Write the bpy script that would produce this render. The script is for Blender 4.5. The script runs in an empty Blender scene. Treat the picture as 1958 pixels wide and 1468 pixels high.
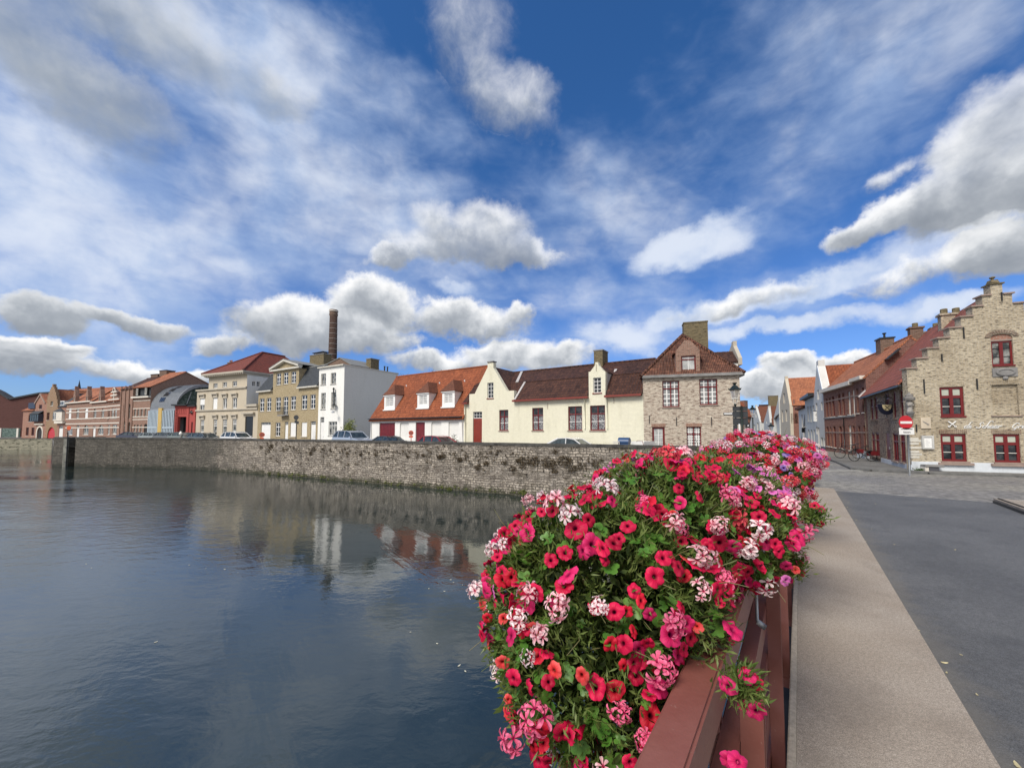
import bpy, bmesh, math, random
import numpy as np
from mathutils import Vector, Matrix
from mathutils.geometry import tessellate_polygon, delaunay_2d_cdt
random.seed(7)
SC = bpy.context.scene
COL = SC.collection
R = math.radians

# ------------------------------------------------------------------ camera
CAMZ = 4.25                      # eye height above the canal water (z = 0)
PITCH = R(3.0)
FPX = 735.0                      # focal length in photo pixels (1958 wide)
PPY = 822.0 - FPX*math.tan(PITCH)
cam = bpy.data.cameras.new('camera')
cam.sensor_width = 36.0
cam.lens = FPX/1958*36.0
cam.shift_y = (PPY-734.0)/1958.0
cam.clip_start = 0.05; cam.clip_end = 3000
camo = bpy.data.objects.new('camera', cam); COL.objects.link(camo)
camo.location = (0, 0, CAMZ)
camo.rotation_euler = (math.pi/2+PITCH, 0, 0)
SC.camera = camo
SC.view_settings.view_transform = 'Standard'
SC.view_settings.look = 'None'
SC.view_settings.gamma = 1
SC.view_settings.exposure = 0.38

def ray(x, y):
    """direction through photo pixel (x, y), y component along the view"""
    a = (x-979.0)/FPX; v = (PPY-y)/FPX
    c, s = math.cos(PITCH), math.sin(PITCH)
    return Vector((a, c-s*v, s+c*v))
def at(x, y, Y):
    d = ray(x, y); d = d*(Y/d.y)
    return Vector((d.x, Y, d.z+CAMZ))
def P2(x, Y):
    p = at(x, 822, Y); return Vector((p.x, p.y))

# ------------------------------------------------------------------ light
SUN_DIR = Vector((-0.62, -0.66, 0.98)).normalized()     # towards the sun
sun = bpy.data.lights.new('sun', 'SUN'); sun.energy = 3.0; sun.angle = R(24); sun.color = (1.0, 0.93, 0.83)
suno = bpy.data.objects.new('sun', sun); COL.objects.link(suno)
suno.rotation_euler = SUN_DIR.to_track_quat('Z', 'Y').to_euler()
suno.location = (0, 0, 60)

# ------------------------------------------------------------------ node helpers
class G:
    """tiny wrapper for building node graphs"""
    def __init__(s, nt): s.nt = nt
    def node(s, t, **kw):
        n = s.nt.nodes.new(t)
        for k, v in kw.items(): setattr(n, k, v)
        return n
    def put(s, sock, v):
        if v is None: return
        if isinstance(v, bpy.types.NodeSocket): s.nt.links.new(v, sock)
        else:
            if isinstance(v, (tuple, list)) and len(v) == 3 and sock.type == 'RGBA': v = (*v, 1)
            sock.default_value = v
    def m(s, op, a, b=None, c=None, clamp=False):
        n = s.node('ShaderNodeMath', operation=op, use_clamp=clamp)
        s.put(n.inputs[0], a); s.put(n.inputs[1], b); s.put(n.inputs[2], c)
        return n.outputs[0]
    def vm(s, op, a, b=None, c=None):
        n = s.node('ShaderNodeVectorMath', operation=op)
        s.put(n.inputs[0], a); s.put(n.inputs[1], b)
        if op == 'SCALE': s.put(n.inputs[3], c)
        elif c is not None: s.put(n.inputs[2], c)
        return n.outputs[1] if op in ('DOT_PRODUCT', 'LENGTH') else n.outputs[0]
    def mix(s, f, a, b, bt='MIX'):
        n = s.node('ShaderNodeMix', data_type='RGBA', blend_type=bt)
        s.put(n.inputs[0], f); s.put(n.inputs[6], a); s.put(n.inputs[7], b)
        return n.outputs[2]
    def noise(s, vec, scale, detail=4, rough=.55, dist=0, out=0):
        n = s.node('ShaderNodeTexNoise'); s.put(n.inputs['Vector'], vec)
        s.put(n.inputs['Scale'], scale); n.inputs['Detail'].default_value = detail
        n.inputs['Roughness'].default_value = rough; n.inputs['Distortion'].default_value = dist
        return n.outputs[out]
    def ss(s, x, a, b):
        n = s.node('ShaderNodeMapRange', interpolation_type='SMOOTHSTEP'); s.put(n.inputs[0], x)
        n.inputs[1].default_value = a; n.inputs[2].default_value = b
        return n.outputs[0]
    def mr(s, x, a, b, c, d):
        n = s.node('ShaderNodeMapRange'); s.put(n.inputs[0], x)
        for i, v in enumerate((a, b, c, d)): n.inputs[i+1].default_value = v
        return n.outputs[0]
    def uv(s, sx=1, sy=1):
        n = s.node('ShaderNodeUVMap')
        if sx == 1 and sy == 1: return n.outputs[0]
        return s.vm('MULTIPLY', n.outputs[0], (sx, sy, 1))
    def pos(s): return s.node('ShaderNodeNewGeometry').outputs['Position']
    def bump(s, h, dist=.01, strength=1.0, normal=None):
        n = s.node('ShaderNodeBump'); s.put(n.inputs['Height'], h); n.inputs['Distance'].default_value = dist
        n.inputs['Strength'].default_value = strength
        if normal is not None: s.put(n.inputs['Normal'], normal)
        return n.outputs[0]

# ------------------------------------------------------------------ world: Nishita sky with clouds on it
W = bpy.data.worlds.new('World'); SC.world = W; W.use_nodes = True
wg = G(W.node_tree)
W.node_tree.nodes.clear()
out = wg.node('ShaderNodeOutputWorld')
bg = wg.node('ShaderNodeBackground'); W.node_tree.links.new(bg.outputs[0], out.inputs[0])
sky = wg.node('ShaderNodeTexSky', sky_type='NISHITA', sun_disc=False)
sky.sun_elevation = math.asin(SUN_DIR.z)
sky.sun_rotation = math.atan2(SUN_DIR.x, SUN_DIR.y)
sky.air_density = 1.0; sky.dust_density = 0.4; sky.ozone_density = 3.0
STR = 0.1
bg.inputs['Strength'].default_value = STR
D0 = wg.node('ShaderNodeTexCoord').outputs['Generated']
SPX = 1/735.0
def cloud_set(blobs, D):
    """blobs: (px, py, rx, ry, rot deg, gain) given as directions of the sky; returns (density, height-in-cloud)"""
    dens = None; sw = None; swb = None
    for (x, y, rx, ry, rot, gain) in blobs:
        C = ray(x, y)
        c, s = math.cos(R(rot)), math.sin(R(rot))
        eps = 1.0
        C1 = C.normalized()
        A = (ray(x+c*eps, y-s*eps).normalized()-C1)
        B = (ray(x-s*eps, y-c*eps).normalized()-C1)
        A = A/A.length**2/rx; B = B/B.length**2/ry
        a = wg.vm('DOT_PRODUCT', D, tuple(A)); a = wg.m('SUBTRACT', a, A.dot(C1))
        b = wg.vm('DOT_PRODUCT', D, tuple(B)); b = wg.m('SUBTRACT', b, B.dot(C1))
        q = wg.m('MULTIPLY_ADD', b, b, wg.m('MULTIPLY', a, a))
        v = wg.m('MULTIPLY_ADD', q, -gain, gain)          # gain*(1-q)
        v = wg.m('MAXIMUM', v, -1.5)
        if A.length < 40:                                  # keep it on this side of the sky
            pass
        front = wg.m('GREATER_THAN', wg.vm('DOT_PRODUCT', D, tuple(C1)), 0.3)
        v = wg.m('MULTIPLY_ADD', wg.m('SUBTRACT', 1.0, front), -3.0, v)
        w = wg.m('MAXIMUM', wg.m('ADD', v, 0.35), 0.0)
        if dens is None:
            dens = v; sw = wg.m('ADD', w, 0.001); swb = wg.m('MULTIPLY', w, b)
        else:
            dens = wg.m('SMOOTH_MAX', dens, v, 0.25)
            sw = wg.m('ADD', sw, w); swb = wg.m('MULTIPLY_ADD', w, b, swb)
    return dens, wg.m('DIVIDE', swb, sw)
n1 = wg.noise(D0, 3.2, 3, .5, 0, 1)
n2 = wg.noise(D0, 11.0, 5, .6, 0, 1)
off = wg.vm('ADD', wg.vm('SCALE', wg.vm('SUBTRACT', n1, (.5, .5, .5)), None, 0.16),
            wg.vm('SCALE', wg.vm('SUBTRACT', n2, (.5, .5, .5)), None, 0.085))
D1 = wg.vm('ADD', D0, off)
CUM = [
 # centre cloud
 (905, 478, 170, 42, 0, 1.0), (838, 432, 52, 42, 0, 1.0), (945, 440, 80, 45, 0, 1.0), (1020, 480, 55, 35, 0, 1), (755, 492, 60, 22, 10, .8),
 # two wisps above the centre
 (905, 100, 60, 60, -20, .22), (975, 200, 90, 50, -15, .50), (1020, 190, 40, 30, 0, .3),
 # low bank behind the chimney
 (560, 605, 105, 55, 0, 1.0), (715, 585, 88, 58, 0, 1.1), (640, 640, 190, 45, 0, 1.0), (425, 650, 60, 26, 0, .9), (880, 612, 130, 36, 0, .8), (985, 600, 50, 20, 20, .6),
 (960, 668, 110, 32, 5, .9), (1060, 680, 90, 28, 0, .8), (850, 690, 90, 22, 0, .7),
 # left, low
 (230, 596, 155, 30, 3, .95), (60, 600, 120, 40, 0, .95), (90, 672, 130, 26, 0, 1.0), (60, 700, 160, 30, 0, 1.0), (300, 712, 170, 26, 0, .8),
 # top left grey masses
 (80, 110, 230, 120, -15, 1.0), (230, 185, 130, 70, -35, 1.0), (20, 60, 200, 100, 0, .8), (330, 60, 150, 70, 0, .6), (530, 160, 85, 38, 0, .6), (180, 20, 200, 60, 0, .6), (430, 100, 120, 40, -10, .35),
 # right bank
 (1900, 255, 120, 80, 15, 1.05), (1960, 330, 200, 110, 0, 1.05), (1800, 375, 150, 50, 20, 1.0), (1660, 425, 110, 36, 18, .85), (1740, 315, 40, 22, 0, .4),
 (1930, 470, 190, 52, 12, .9), (1770, 520, 170, 30, 15, .45), (1420, 580, 110, 22, 8, .35),
 # horizon, down the street
 (1520, 712, 70, 24, 0, 1.1), (1620, 700, 70, 22, 0, .9), (1500, 745, 110, 26, 0, 1.0), (1700, 720, 120, 30, 0, .8),
 # behind the camera, seen in windows and by the light only
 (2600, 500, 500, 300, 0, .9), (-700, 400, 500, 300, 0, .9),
]
dens, hgt = cloud_set(CUM, D1)
fine = wg.noise(D0, 17.0, 8, .64, .35)
mid = wg.noise(D0, 9.0, 5, .55, .2)
dens = wg.m('ADD', dens, wg.mr(fine, 0, 1, -.62, .58))
hard = wg.ss(dens, -.18, .50); softer = wg.m('MULTIPLY', wg.ss(dens, -.55, .95), wg.mr(mid, .3, .65, .55, 1.0))
dz = wg.node('ShaderNodeSeparateXYZ'); wg.put(dz.inputs[0], D0)
hi_ = wg.ss(dz.outputs[2], .34, .52)
alpha = wg.m('ADD', wg.m('MULTIPLY', hard, wg.m('SUBTRACT', 1.0, hi_)), wg.m('MULTIPLY', wg.m('MULTIPLY', softer, .86), hi_))
# shading inside the clouds: bright tops, grey undersides, cauliflower relief from shifted noise
Dup = wg.vm('ADD', D0, (-.012, .0, .022))
fine2 = wg.noise(Dup, 17.0, 4, .6, .35)
mid2 = wg.noise(wg.vm('ADD', D0, (-.03, 0, .05)), 9.0, 4, .55, .2)
relief = wg.m('ADD', wg.m('MULTIPLY', wg.m('SUBTRACT', fine, fine2), .8), wg.m('MULTIPLY', wg.m('SUBTRACT', mid, mid2), 1.5))
sh = wg.m('ADD', wg.m('ADD', wg.m('MULTIPLY', hgt, .85), relief), wg.m('MULTIPLY', wg.m('SUBTRACT', .55, dens), .40))
sh = wg.ss(sh, -1.0, .85)
ccol = wg.node('ShaderNodeValToRGB'); wg.put(ccol.inputs[0], sh)
els = ccol.color_ramp.elements
els[0].position = 0; els[0].color = (.21, .235, .275, 1)
els[1].position = 1; els[1].color = (.80, .80, .80, 1)
e = els.new(.38); e.color = (.35, .375, .41, 1)
e = els.new(.68); e.color = (.54, .56, .585, 1)
# the top-left mass hangs overhead and is grey right through
gm = wg.vm('DOT_PRODUCT', D0, tuple(ray(120, 130).normalized()))
gm = wg.ss(gm, .90, .985)
cl = wg.mix(wg.m('MULTIPLY', gm, .62), ccol.outputs[0], (.23, .27, .32))
# high thin veil: streaks running down to the right
VEIL = [(250, 420, 420, 260, -35, .9), (620, 330, 380, 200, -30, .75), (60, 480, 200, 260, 0, .9), (850, 500, 260, 60, -30, .5),
        (480, 60, 420, 140, 0, .75), (720, 520, 160, 60, -20, .5),
        (1330, 450, 150, 52, 8, 1.5), (1700, 500, 260, 40, 14, 1.3), (1560, 548, 220, 34, 14, 1.5), (1380, 595, 240, 36, 8, 1.6), (1210, 645, 130, 44, 0, 1.4), (1500, 630, 280, 24, 6, 1.5), (1800, 590, 200, 22, 8, 1.2), (1500, 330, 260, 130, 25, .5), (1300, 300, 300, 120, 20, .22), (1640, 170, 300, 90, 25, .28),
        (870, 560, 60, 18, -8, .9), (1150, 560, 160, 50, 0, .35), (420, 620, 140, 22, -12, .7), (1300, 620, 380, 60, 8, .6), (150, 650, 220, 60, 0, .6)]
dv, hv = cloud_set(VEIL, D1)
ax = (ray(900, 560)-ray(300, 200)).normalized()
u = wg.vm('DOT_PRODUCT', D0, tuple(ax))
Ds = wg.vm('ADD', wg.vm('SCALE', D0, None, 1.0), wg.vm('SCALE', tuple(ax), None, wg.m('MULTIPLY', u, -.72)))
st = wg.noise(wg.vm('ADD', Ds, wg.vm('SCALE', wg.vm('SUBTRACT', n1, (.5, .5, .5)), None, .2)), 5.0, 6, .50, .15)
rip = wg.noise(wg.vm('MULTIPLY', D0, (1, 1, 2.2)), 13, 5, .55, .3)
va = wg.m('ADD', wg.m('MULTIPLY', dv, .72), wg.mr(st, .25, .75, -.34, .46))
va = wg.m('ADD', va, wg.mr(rip, .3, .7, -.14, .14))
va = wg.m('MULTIPLY', wg.ss(va, -.22, 1.05), .92)
vcol = wg.mix(wg.ss(wg.m('ADD', mid, wg.m('MULTIPLY', va, .25)), .45, .85), (.34, .44, .63), (.60, .65, .74))
# clear sky: the Nishita sky, deepened towards the photograph's blue
z = wg.node('ShaderNodeSeparateXYZ'); wg.put(z.inputs[0], D0)
tint = wg.mix(wg.ss(z.outputs[2], .0, .75), (.48, .65, 1.03), (.33, .69, 1.04))
base = wg.mix(1.0, sky.outputs[0], tint, 'MULTIPLY')
inv = 1.0/STR
veil = wg.mix(va, base, wg.vm('SCALE', vcol, None, inv))
full = wg.mix(alpha, veil, wg.vm('SCALE', cl, None, inv))
# below the horizon
low = wg.ss(z.outputs[2], -.06, -.01)
zy = wg.ss(wg.m('MULTIPLY', z.outputs[1], -1.0), -.05, .45)       # unseen white overcast added behind the viewer to brighten and neutralise the light
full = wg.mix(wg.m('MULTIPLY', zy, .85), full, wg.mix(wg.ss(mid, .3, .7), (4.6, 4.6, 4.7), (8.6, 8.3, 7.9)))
full = wg.mix(low, (1.5, 1.6, 1.7), full)
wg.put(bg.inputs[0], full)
SC.world.cycles.sampling_method = 'MANUAL'
SC.world.cycles.sample_map_resolution = 512
# ------------------------------------------------------------------ objects
MW = {}                                         # world matrices of things built here
def tag(o, label=None, cat=None, group=None, kind=None):
    if label: o['label'] = label
    if cat: o['category'] = cat
    if group: o['group'] = group
    if kind: o['kind'] = kind
    return o
def thing(name, label, cat, loc=(0, 0, 0), rz=0.0, group=None):
    o = bpy.data.objects.new(name, None); COL.objects.link(o)
    o.empty_display_size = .3
    o.location = loc; o.rotation_euler = (0, 0, rz)
    MW[o] = Matrix.Translation(loc) @ Matrix.Rotation(rz, 4, 'Z')
    return tag(o, label, cat, group)
def copy_tree(o, parent=None):
    c = o.copy(); COL.objects.link(c)
    if parent is not None: c.parent = parent
    for ch in [x for x in KIDS.get(o, [])]:
        copy_tree(ch, c)
    return c
KIDS = {}
class MB:
    """collects polygons and links them as ONE mesh object; UVs are metres along each face"""
    def __init__(s): s.v = []; s.f = []; s.mi = []; s.uvs = {}; s.smooth = False; s.cur = 0
    def face(s, pts, uv=None):
        i = len(s.v); s.v += [tuple(p) for p in pts]; s.f.append(tuple(range(i, i+len(pts)))); s.mi.append(s.cur)
        if uv: s.uvs[len(s.f)-1] = uv
    def idx(s, verts, faces):
        i = len(s.v); s.v += [tuple(p) for p in verts]
        for f in faces: s.f.append(tuple(i+k for k in f)); s.mi.append(s.cur)
    def box(s, x0, x1, y0, y1, z0, z1, M=None):
        p = [Vector((x, y, z)) for z in (z0, z1) for (x, y) in ((x0, y0), (x1, y0), (x1, y1), (x0, y1))]
        if M is not None: p = [M @ q for q in p]
        s.idx(p, [(0, 3, 2, 1), (4, 5, 6, 7), (0, 1, 5, 4), (1, 2, 6, 5), (2, 3, 7, 6), (3, 0, 4, 7)])
    def hull8(s, p):
        s.idx(p, [(0, 3, 2, 1), (4, 5, 6, 7), (0, 1, 5, 4), (1, 2, 6, 5), (2, 3, 7, 6), (3, 0, 4, 7)])
    def prism(s, pts, d):
        """polygon pts extruded by vector d"""
        n = len(pts); d = Vector(d); pts = [Vector(p) for p in pts]
        q = [p+d for p in pts]
        s.idx(pts+q, [tuple(range(n-1, -1, -1)), tuple(range(n, 2*n))] + [(i, (i+1) % n, n+(i+1) % n, n+i) for i in range(n)])
    def tube(s, pts, r, n=6, cap=True):
        pts = [Vector(p) for p in pts]
        rs = r if isinstance(r, (list, tuple)) else [r]*len(pts)
        base = len(s.v); up = Vector((0, 0, 1))
        for i, p in enumerate(pts):
            t = (pts[min(i+1, len(pts)-1)]-pts[max(i-1, 0)]).normalized()
            a = t.cross(up)
            if a.length < .05: a = t.cross(Vector((1, 0, 0)))
            a.normalize(); b = t.cross(a)
            for k in range(n):
                w = 2*math.pi*k/n
                s.v.append(tuple(p+(a*math.cos(w)+b*math.sin(w))*rs[i]))
        for i in range(len(pts)-1):
            for k in range(n):
                s.f.append((base+i*n+k, base+i*n+(k+1) % n, base+(i+1)*n+(k+1) % n, base+(i+1)*n+k)); s.mi.append(s.cur)
        if cap:
            s.f.append(tuple(base+k for k in range(n))); s.mi.append(s.cur)
            s.f.append(tuple(base+(len(pts)-1)*n+k for k in range(n-1, -1, -1))); s.mi.append(s.cur)
    def lathe(s, prof, c=(0, 0, 0), n=12, M=None, scale=(1, 1)):
        c = Vector(c); base = len(s.v)
        for (r, z) in prof:
            for k in range(n):
                w = 2*math.pi*k/n
                p = Vector((r*math.cos(w)*scale[0], r*math.sin(w)*scale[1], z))
                if M is not None: p = M @ p
                s.v.append(tuple(c+p))
        for i in range(len(prof)-1):
            for k in range(n):
                s.f.append((base+i*n+k, base+i*n+(k+1) % n, base+(i+1)*n+(k+1) % n, base+(i+1)*n+k)); s.mi.append(s.cur)
        s.f.append(tuple(base+k for k in range(n-1, -1, -1))); s.mi.append(s.cur)
        s.f.append(tuple(base+(len(prof)-1)*n+k for k in range(n))); s.mi.append(s.cur)
    def slab(s, pts, th):
        """roof plane: polygon pts (top surface) given thickness th downwards"""
        pts = [Vector(p) for p in pts]
        n = Vector((0, 0, 0))
        for i in range(len(pts)):
            a, b = pts[i], pts[(i+1) % len(pts)]
            n += Vector(((a.y-b.y)*(a.z+b.z), (a.z-b.z)*(a.x+b.x), (a.x-b.x)*(a.y+b.y)))
        n.normalize()
        if n.z < 0: pts = pts[::-1]; n = -n
        s.prism([p-n*th for p in pts], n*th)
    def build(s, name, mats, parent=None, smooth=None, bevel=0):
        me = bpy.data.meshes.new(name)
        vv = [Vector(p) for p in s.v]
        # box-projected UVs, in metres, taken in world space
        uvl = []
        Z = Vector((0, 0, 1))
        for fi, f in enumerate(s.f):
            if fi in s.uvs: uvl += list(s.uvs[fi]); continue
            n = Vector((0, 0, 0))
            for i in range(len(f)):
                a, b = vv[f[i]], vv[f[(i+1) % len(f)]]
                n += Vector(((a.y-b.y)*(a.z+b.z), (a.z-b.z)*(a.x+b.x), (a.x-b.x)*(a.y+b.y)))
            if n.length > 0: n.normalize()
            if abs(n.z) > .97: uvl += [(vv[i].x, vv[i].y) for i in f]
            else:
                t = Z.cross(n).normalized(); w = n.cross(t)
                uvl += [(vv[i].dot(t), vv[i].dot(w)) for i in f]
        if parent is not None:
            inv = MW[parent].inverted(); vv = [inv @ p for p in vv]
        me.from_pydata([tuple(p) for p in vv], [], s.f)
        ul = me.uv_layers.new(name='UVMap')
        ul.data.foreach_set('uv', [c for q in uvl for c in q])
        for m in (mats if isinstance(mats, (list, tuple)) else [mats]): me.materials.append(m)
        if max(s.mi, default=0) > 0: me.polygons.foreach_set('material_index', s.mi)
        if smooth or s.smooth: me.polygons.foreach_set('use_smooth', [True]*len(s.f))
        o = bpy.data.objects.new(name, me); COL.objects.link(o)
        if bevel:
            bm = bmesh.new(); bm.from_mesh(me); bmesh.ops.remove_doubles(bm, verts=bm.verts, dist=.0004)
            bmesh.ops.bevel(bm, geom=list(bm.edges), offset=bevel, segments=2, affect='EDGES', clamp_overlap=True)
            bm.to_mesh(me); bm.free()
        if parent is not None:
            o.parent = parent; MW[o] = MW[parent]
            KIDS.setdefault(parent, []).append(o)
        else: MW[o] = Matrix.Identity(4)
        return o

class Fac:
    """a vertical facade plane from A (left, as seen) to B (right), in plan"""
    def __init__(s, A, B):
        s.A = Vector(A); s.B = Vector(B); d = s.B-s.A; s.L = d.length; s.d = d/s.L
        s.n = Vector((s.d.y, -s.d.x))                       # outwards
    def pt(s, u, z, off=0.0):
        p = s.A+s.d*u+s.n*off
        return Vector((p.x, p.y, z))
    def px(s, x, y, off=0.0):
        r = ray(x, y); A = s.A+s.n*off
        k = s.n.dot(A)/(s.n.x*r.x+s.n.y*r.y)
        p = Vector((r.x*k, r.y*k))
        return ((p-A).dot(s.d), r.z*k+CAMZ)
    def rect(s, x0, y0, x1, y1, off=0.0):
        ym = (y0+y1)/2; xm = (x0+x1)/2
        return [s.px(x0, ym, off)[0], s.px(x1, ym, off)[0], s.px(xm, y1, off)[1], s.px(xm, y0, off)[1]]
    def box(s, mb, u0, u1, z0, z1, o0, o1):
        mb.hull8([s.pt(u, z, o) for z in (z0, z1) for (u, o) in ((u0, o1), (u1, o1), (u1, o0), (u0, o0))])
    def shift(s, off):
        f = Fac(s.A+s.n*off, s.B+s.n*off); return f
    def side_right(s, depth): return Fac(s.B, s.B-s.n*depth)
    def side_left(s, depth): return Fac(s.A-s.n*depth, s.A)

# ------------------------------------------------------------------ materials
MATS = {}
def mat(name):
    m = bpy.data.materials.new(name); m.use_nodes = True
    g = G(m.node_tree); b = m.node_tree.nodes['Principled BSDF']
    MATS[name] = m
    return m, g, b
def plain(name, col, rough=.6, metal=0.0, var=.12, bump=0.0, scale=3.0, coat=0, spec=.5):
    m, g, b = mat(name)
    p = g.pos()
    n = g.noise(p, scale, 5, .6)
    c = g.mix(1.0, col, g.mix(g.mr(n, .3, .7, 0, 1), (1-var,)*3, (1+var,)*3), 'MULTIPLY')
    g.put(b.inputs['Base Color'], c); b.inputs['Roughness'].default_value = rough
    b.inputs['Metallic'].default_value = metal
    b.inputs['Coat Weight'].default_value = coat
    b.inputs['Specular IOR Level'].default_value = spec
    if bump: g.put(b.inputs['Normal'], g.bump(g.noise(p, scale*12, 4), bump))
    return m
def brick(name, c1, c2, mortar, w=.23, h=.075, ms=.012, dark=None, darkamt=.5, big=(1, 1, 1), bigamt=.0, bump=.012, soft=.25, darkscale=1.0):
    m, g, b = mat(name)
    uv = g.uv()
    wob = g.noise(uv, 1.2, 3, .5, 0, 1)
    uvd = g.vm('ADD', uv, g.vm('SCALE', g.vm('SUBTRACT', wob, (.5, .5, .5)), None, .03*soft))
    t = g.node('ShaderNodeTexBrick', offset=.5)
    g.put(t.inputs['Vector'], uvd); g.put(t.inputs['Color1'], c1); g.put(t.inputs['Color2'], c2); g.put(t.inputs['Mortar'], mortar)
    t.inputs['Scale'].default_value = 1; t.inputs['Brick Width'].default_value = w; t.inputs['Row Height'].default_value = h
    t.inputs['Mortar Size'].default_value = ms; t.inputs['Mortar Smooth'].default_value = .3; t.inputs['Bias'].default_value = 0
    col = t.outputs[0]
    n = g.noise(g.vm('MULTIPLY', uvd, (1.0/w*darkscale, 1.0/h*darkscale, 1)), .8, 2, .6)
    if dark is not None:
        col = g.mix(g.m('MULTIPLY', g.ss(n, .52, .64), darkamt), col, dark)
        n2 = g.noise(g.vm('MULTIPLY', uvd, (1.0/w*darkscale, 1.0/h*darkscale, 1)), .83, 2, .6)
    st = g.noise(uv, .55, 5, .6)
    col = g.mix(g.ss(st, .38, .72), col, g.mix(1.0, col, big, 'MULTIPLY')) if bigamt else col
    fine = g.noise(uv, 9, 5, .7)
    col = g.mix(1.0, col, g.mix(g.mr(fine, .3, .7, 0, 1), (.82,)*3, (1.16,)*3), 'MULTIPLY')
    g.put(b.inputs['Base Color'], col); b.inputs['Roughness'].default_value = .85
    b.inputs['Specular IOR Level'].default_value = .25
    hgt = g.m('ADD', g.m('MULTIPLY', t.outputs[1], -1.0), g.m('MULTIPLY', n, .8))
    g.put(b.inputs['Normal'], g.bump(hgt, bump))
    return m
def tiles(name, c1, c2, dark, w=.21, h=.30, bump=.05, lichen=None, patch=.5):
    m, g, b = mat(name)
    uv = g.uv()
    wob = g.noise(uv, .8, 3, .5, 0, 1)
    uvd = g.vm('ADD', uv, g.vm('SCALE', g.vm('SUBTRACT', wob, (.5, .5, .5)), None, .05))
    t = g.node('ShaderNodeTexBrick', offset=0.0)
    g.put(t.inputs['Vector'], uvd); g.put(t.inputs['Color1'], c1); g.put(t.inputs['Color2'], c2); g.put(t.inputs['Mortar'], dark)
    t.inputs['Scale'].default_value = 1; t.inputs['Brick Width'].default_value = w; t.inputs['Row Height'].default_value = h
    t.inputs['Mortar Size'].default_value = .022; t.inputs['Mortar Smooth'].default_value = .8
    s = g.node('ShaderNodeSeparateXYZ'); g.put(s.inputs[0], uvd)
    pan = g.m('SINE', g.m('MULTIPLY', s.outputs[0], 2*math.pi/w))
    row = g.m('FRACT', g.m('DIVIDE', s.outputs[1], h))
    hh = g.m('ADD', g.m('MULTIPLY', pan, .45), g.m('MULTIPLY', row, -.8))
    fine = g.noise(uv, 3.3, 5, .7)
    col = g.mix(g.m('MULTIPLY', g.ss(g.noise(uv, .45, 5, .65), .42, .68), patch), t.outputs[0], dark)
    col = g.mix(1.0, col, g.mix(g.mr(fine, .3, .7, 0, 1), (.68,)*3, (1.3,)*3), 'MULTIPLY')
    if lichen: col = g.mix(g.m('MULTIPLY', g.ss(g.noise(uv, 5.5, 4, .7), .58, .70), .6), col, lichen)
    g.put(b.inputs['Base Color'], col); b.inputs['Roughness'].default_value = .8
    b.inputs['Specular IOR Level'].default_value = .3
    g.put(b.inputs['Normal'], g.bump(hh, bump))
    return m
def plaster(name, col, stain=(.75, .74, .70), amt=.4, bump=.006, courses=False):
    m, g, b = mat(name)
    uv = g.uv()
    n = g.noise(g.vm('MULTIPLY', uv, (1.5, .35, 1)), 1.0, 6, .65)
    n2 = g.noise(uv, 5, 5, .6)
    c = g.mix(g.m('MULTIPLY', g.ss(n, .45, .75), amt), col, g.mix(1.0, col, stain, 'MULTIPLY'))
    c = g.mix(1.0, c, g.mix(g.mr(n2, .3, .7, 0, 1), (.95,)*3, (1.04,)*3), 'MULTIPLY')
    h = n2
    if courses:
        t = g.node('ShaderNodeTexBrick', offset=.5); g.put(t.inputs['Vector'], uv)
        t.inputs['Scale'].default_value = 1; t.inputs['Brick Width'].default_value = .24; t.inputs['Row Height'].default_value = .085
        t.inputs['Mortar Size'].default_value = .014; t.inputs['Mortar Smooth'].default_value = 1
        c = g.mix(g.m('MULTIPLY', t.outputs[1], .35), c, g.mix(1.0, c, (.72, .7, .66), 'MULTIPLY'))
        c = g.mix(g.m('MULTIPLY', g.ss(g.noise(g.vm('MULTIPLY', uv, (3, 12, 1)), 1, 3, .6), .55, .7), .3), c, g.mix(1.0, c, (.82, .8, .72), 'MULTIPLY'))
        h = g.m('SUBTRACT', n2, g.m('MULTIPLY', t.outputs[1], .9))
    g.put(b.inputs['Base Color'], c); b.inputs['Roughness'].default_value = .85; b.inputs['Specular IOR Level'].default_value = .25
    g.put(b.inputs['Normal'], g.bump(h, bump))
    return m
def glass(name, lo, hi, rough=.04, lace=False, spec=.5):
    m, g, b = mat(name)
    uv = g.uv()
    n = g.noise(uv, 2.3, 4, .6)
    c = g.mix(g.ss(n, .4, .62), lo, hi)
    if lace:
        v = g.node('ShaderNodeTexVoronoi'); g.put(v.inputs['Vector'], uv); v.inputs['Scale'].default_value = 16
        c = g.mix(g.ss(v.outputs['Distance'], .25, .5), c, (.10, .10, .11))
    g.put(b.inputs['Base Color'], c); b.inputs['Roughness'].default_value = rough
    b.inputs['IOR'].default_value = 1.5; b.inputs['Specular IOR Level'].default_value = spec
    g.put(b.inputs['Normal'], g.bump(g.noise(uv, 1.3, 2), .012))
    return m

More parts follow.
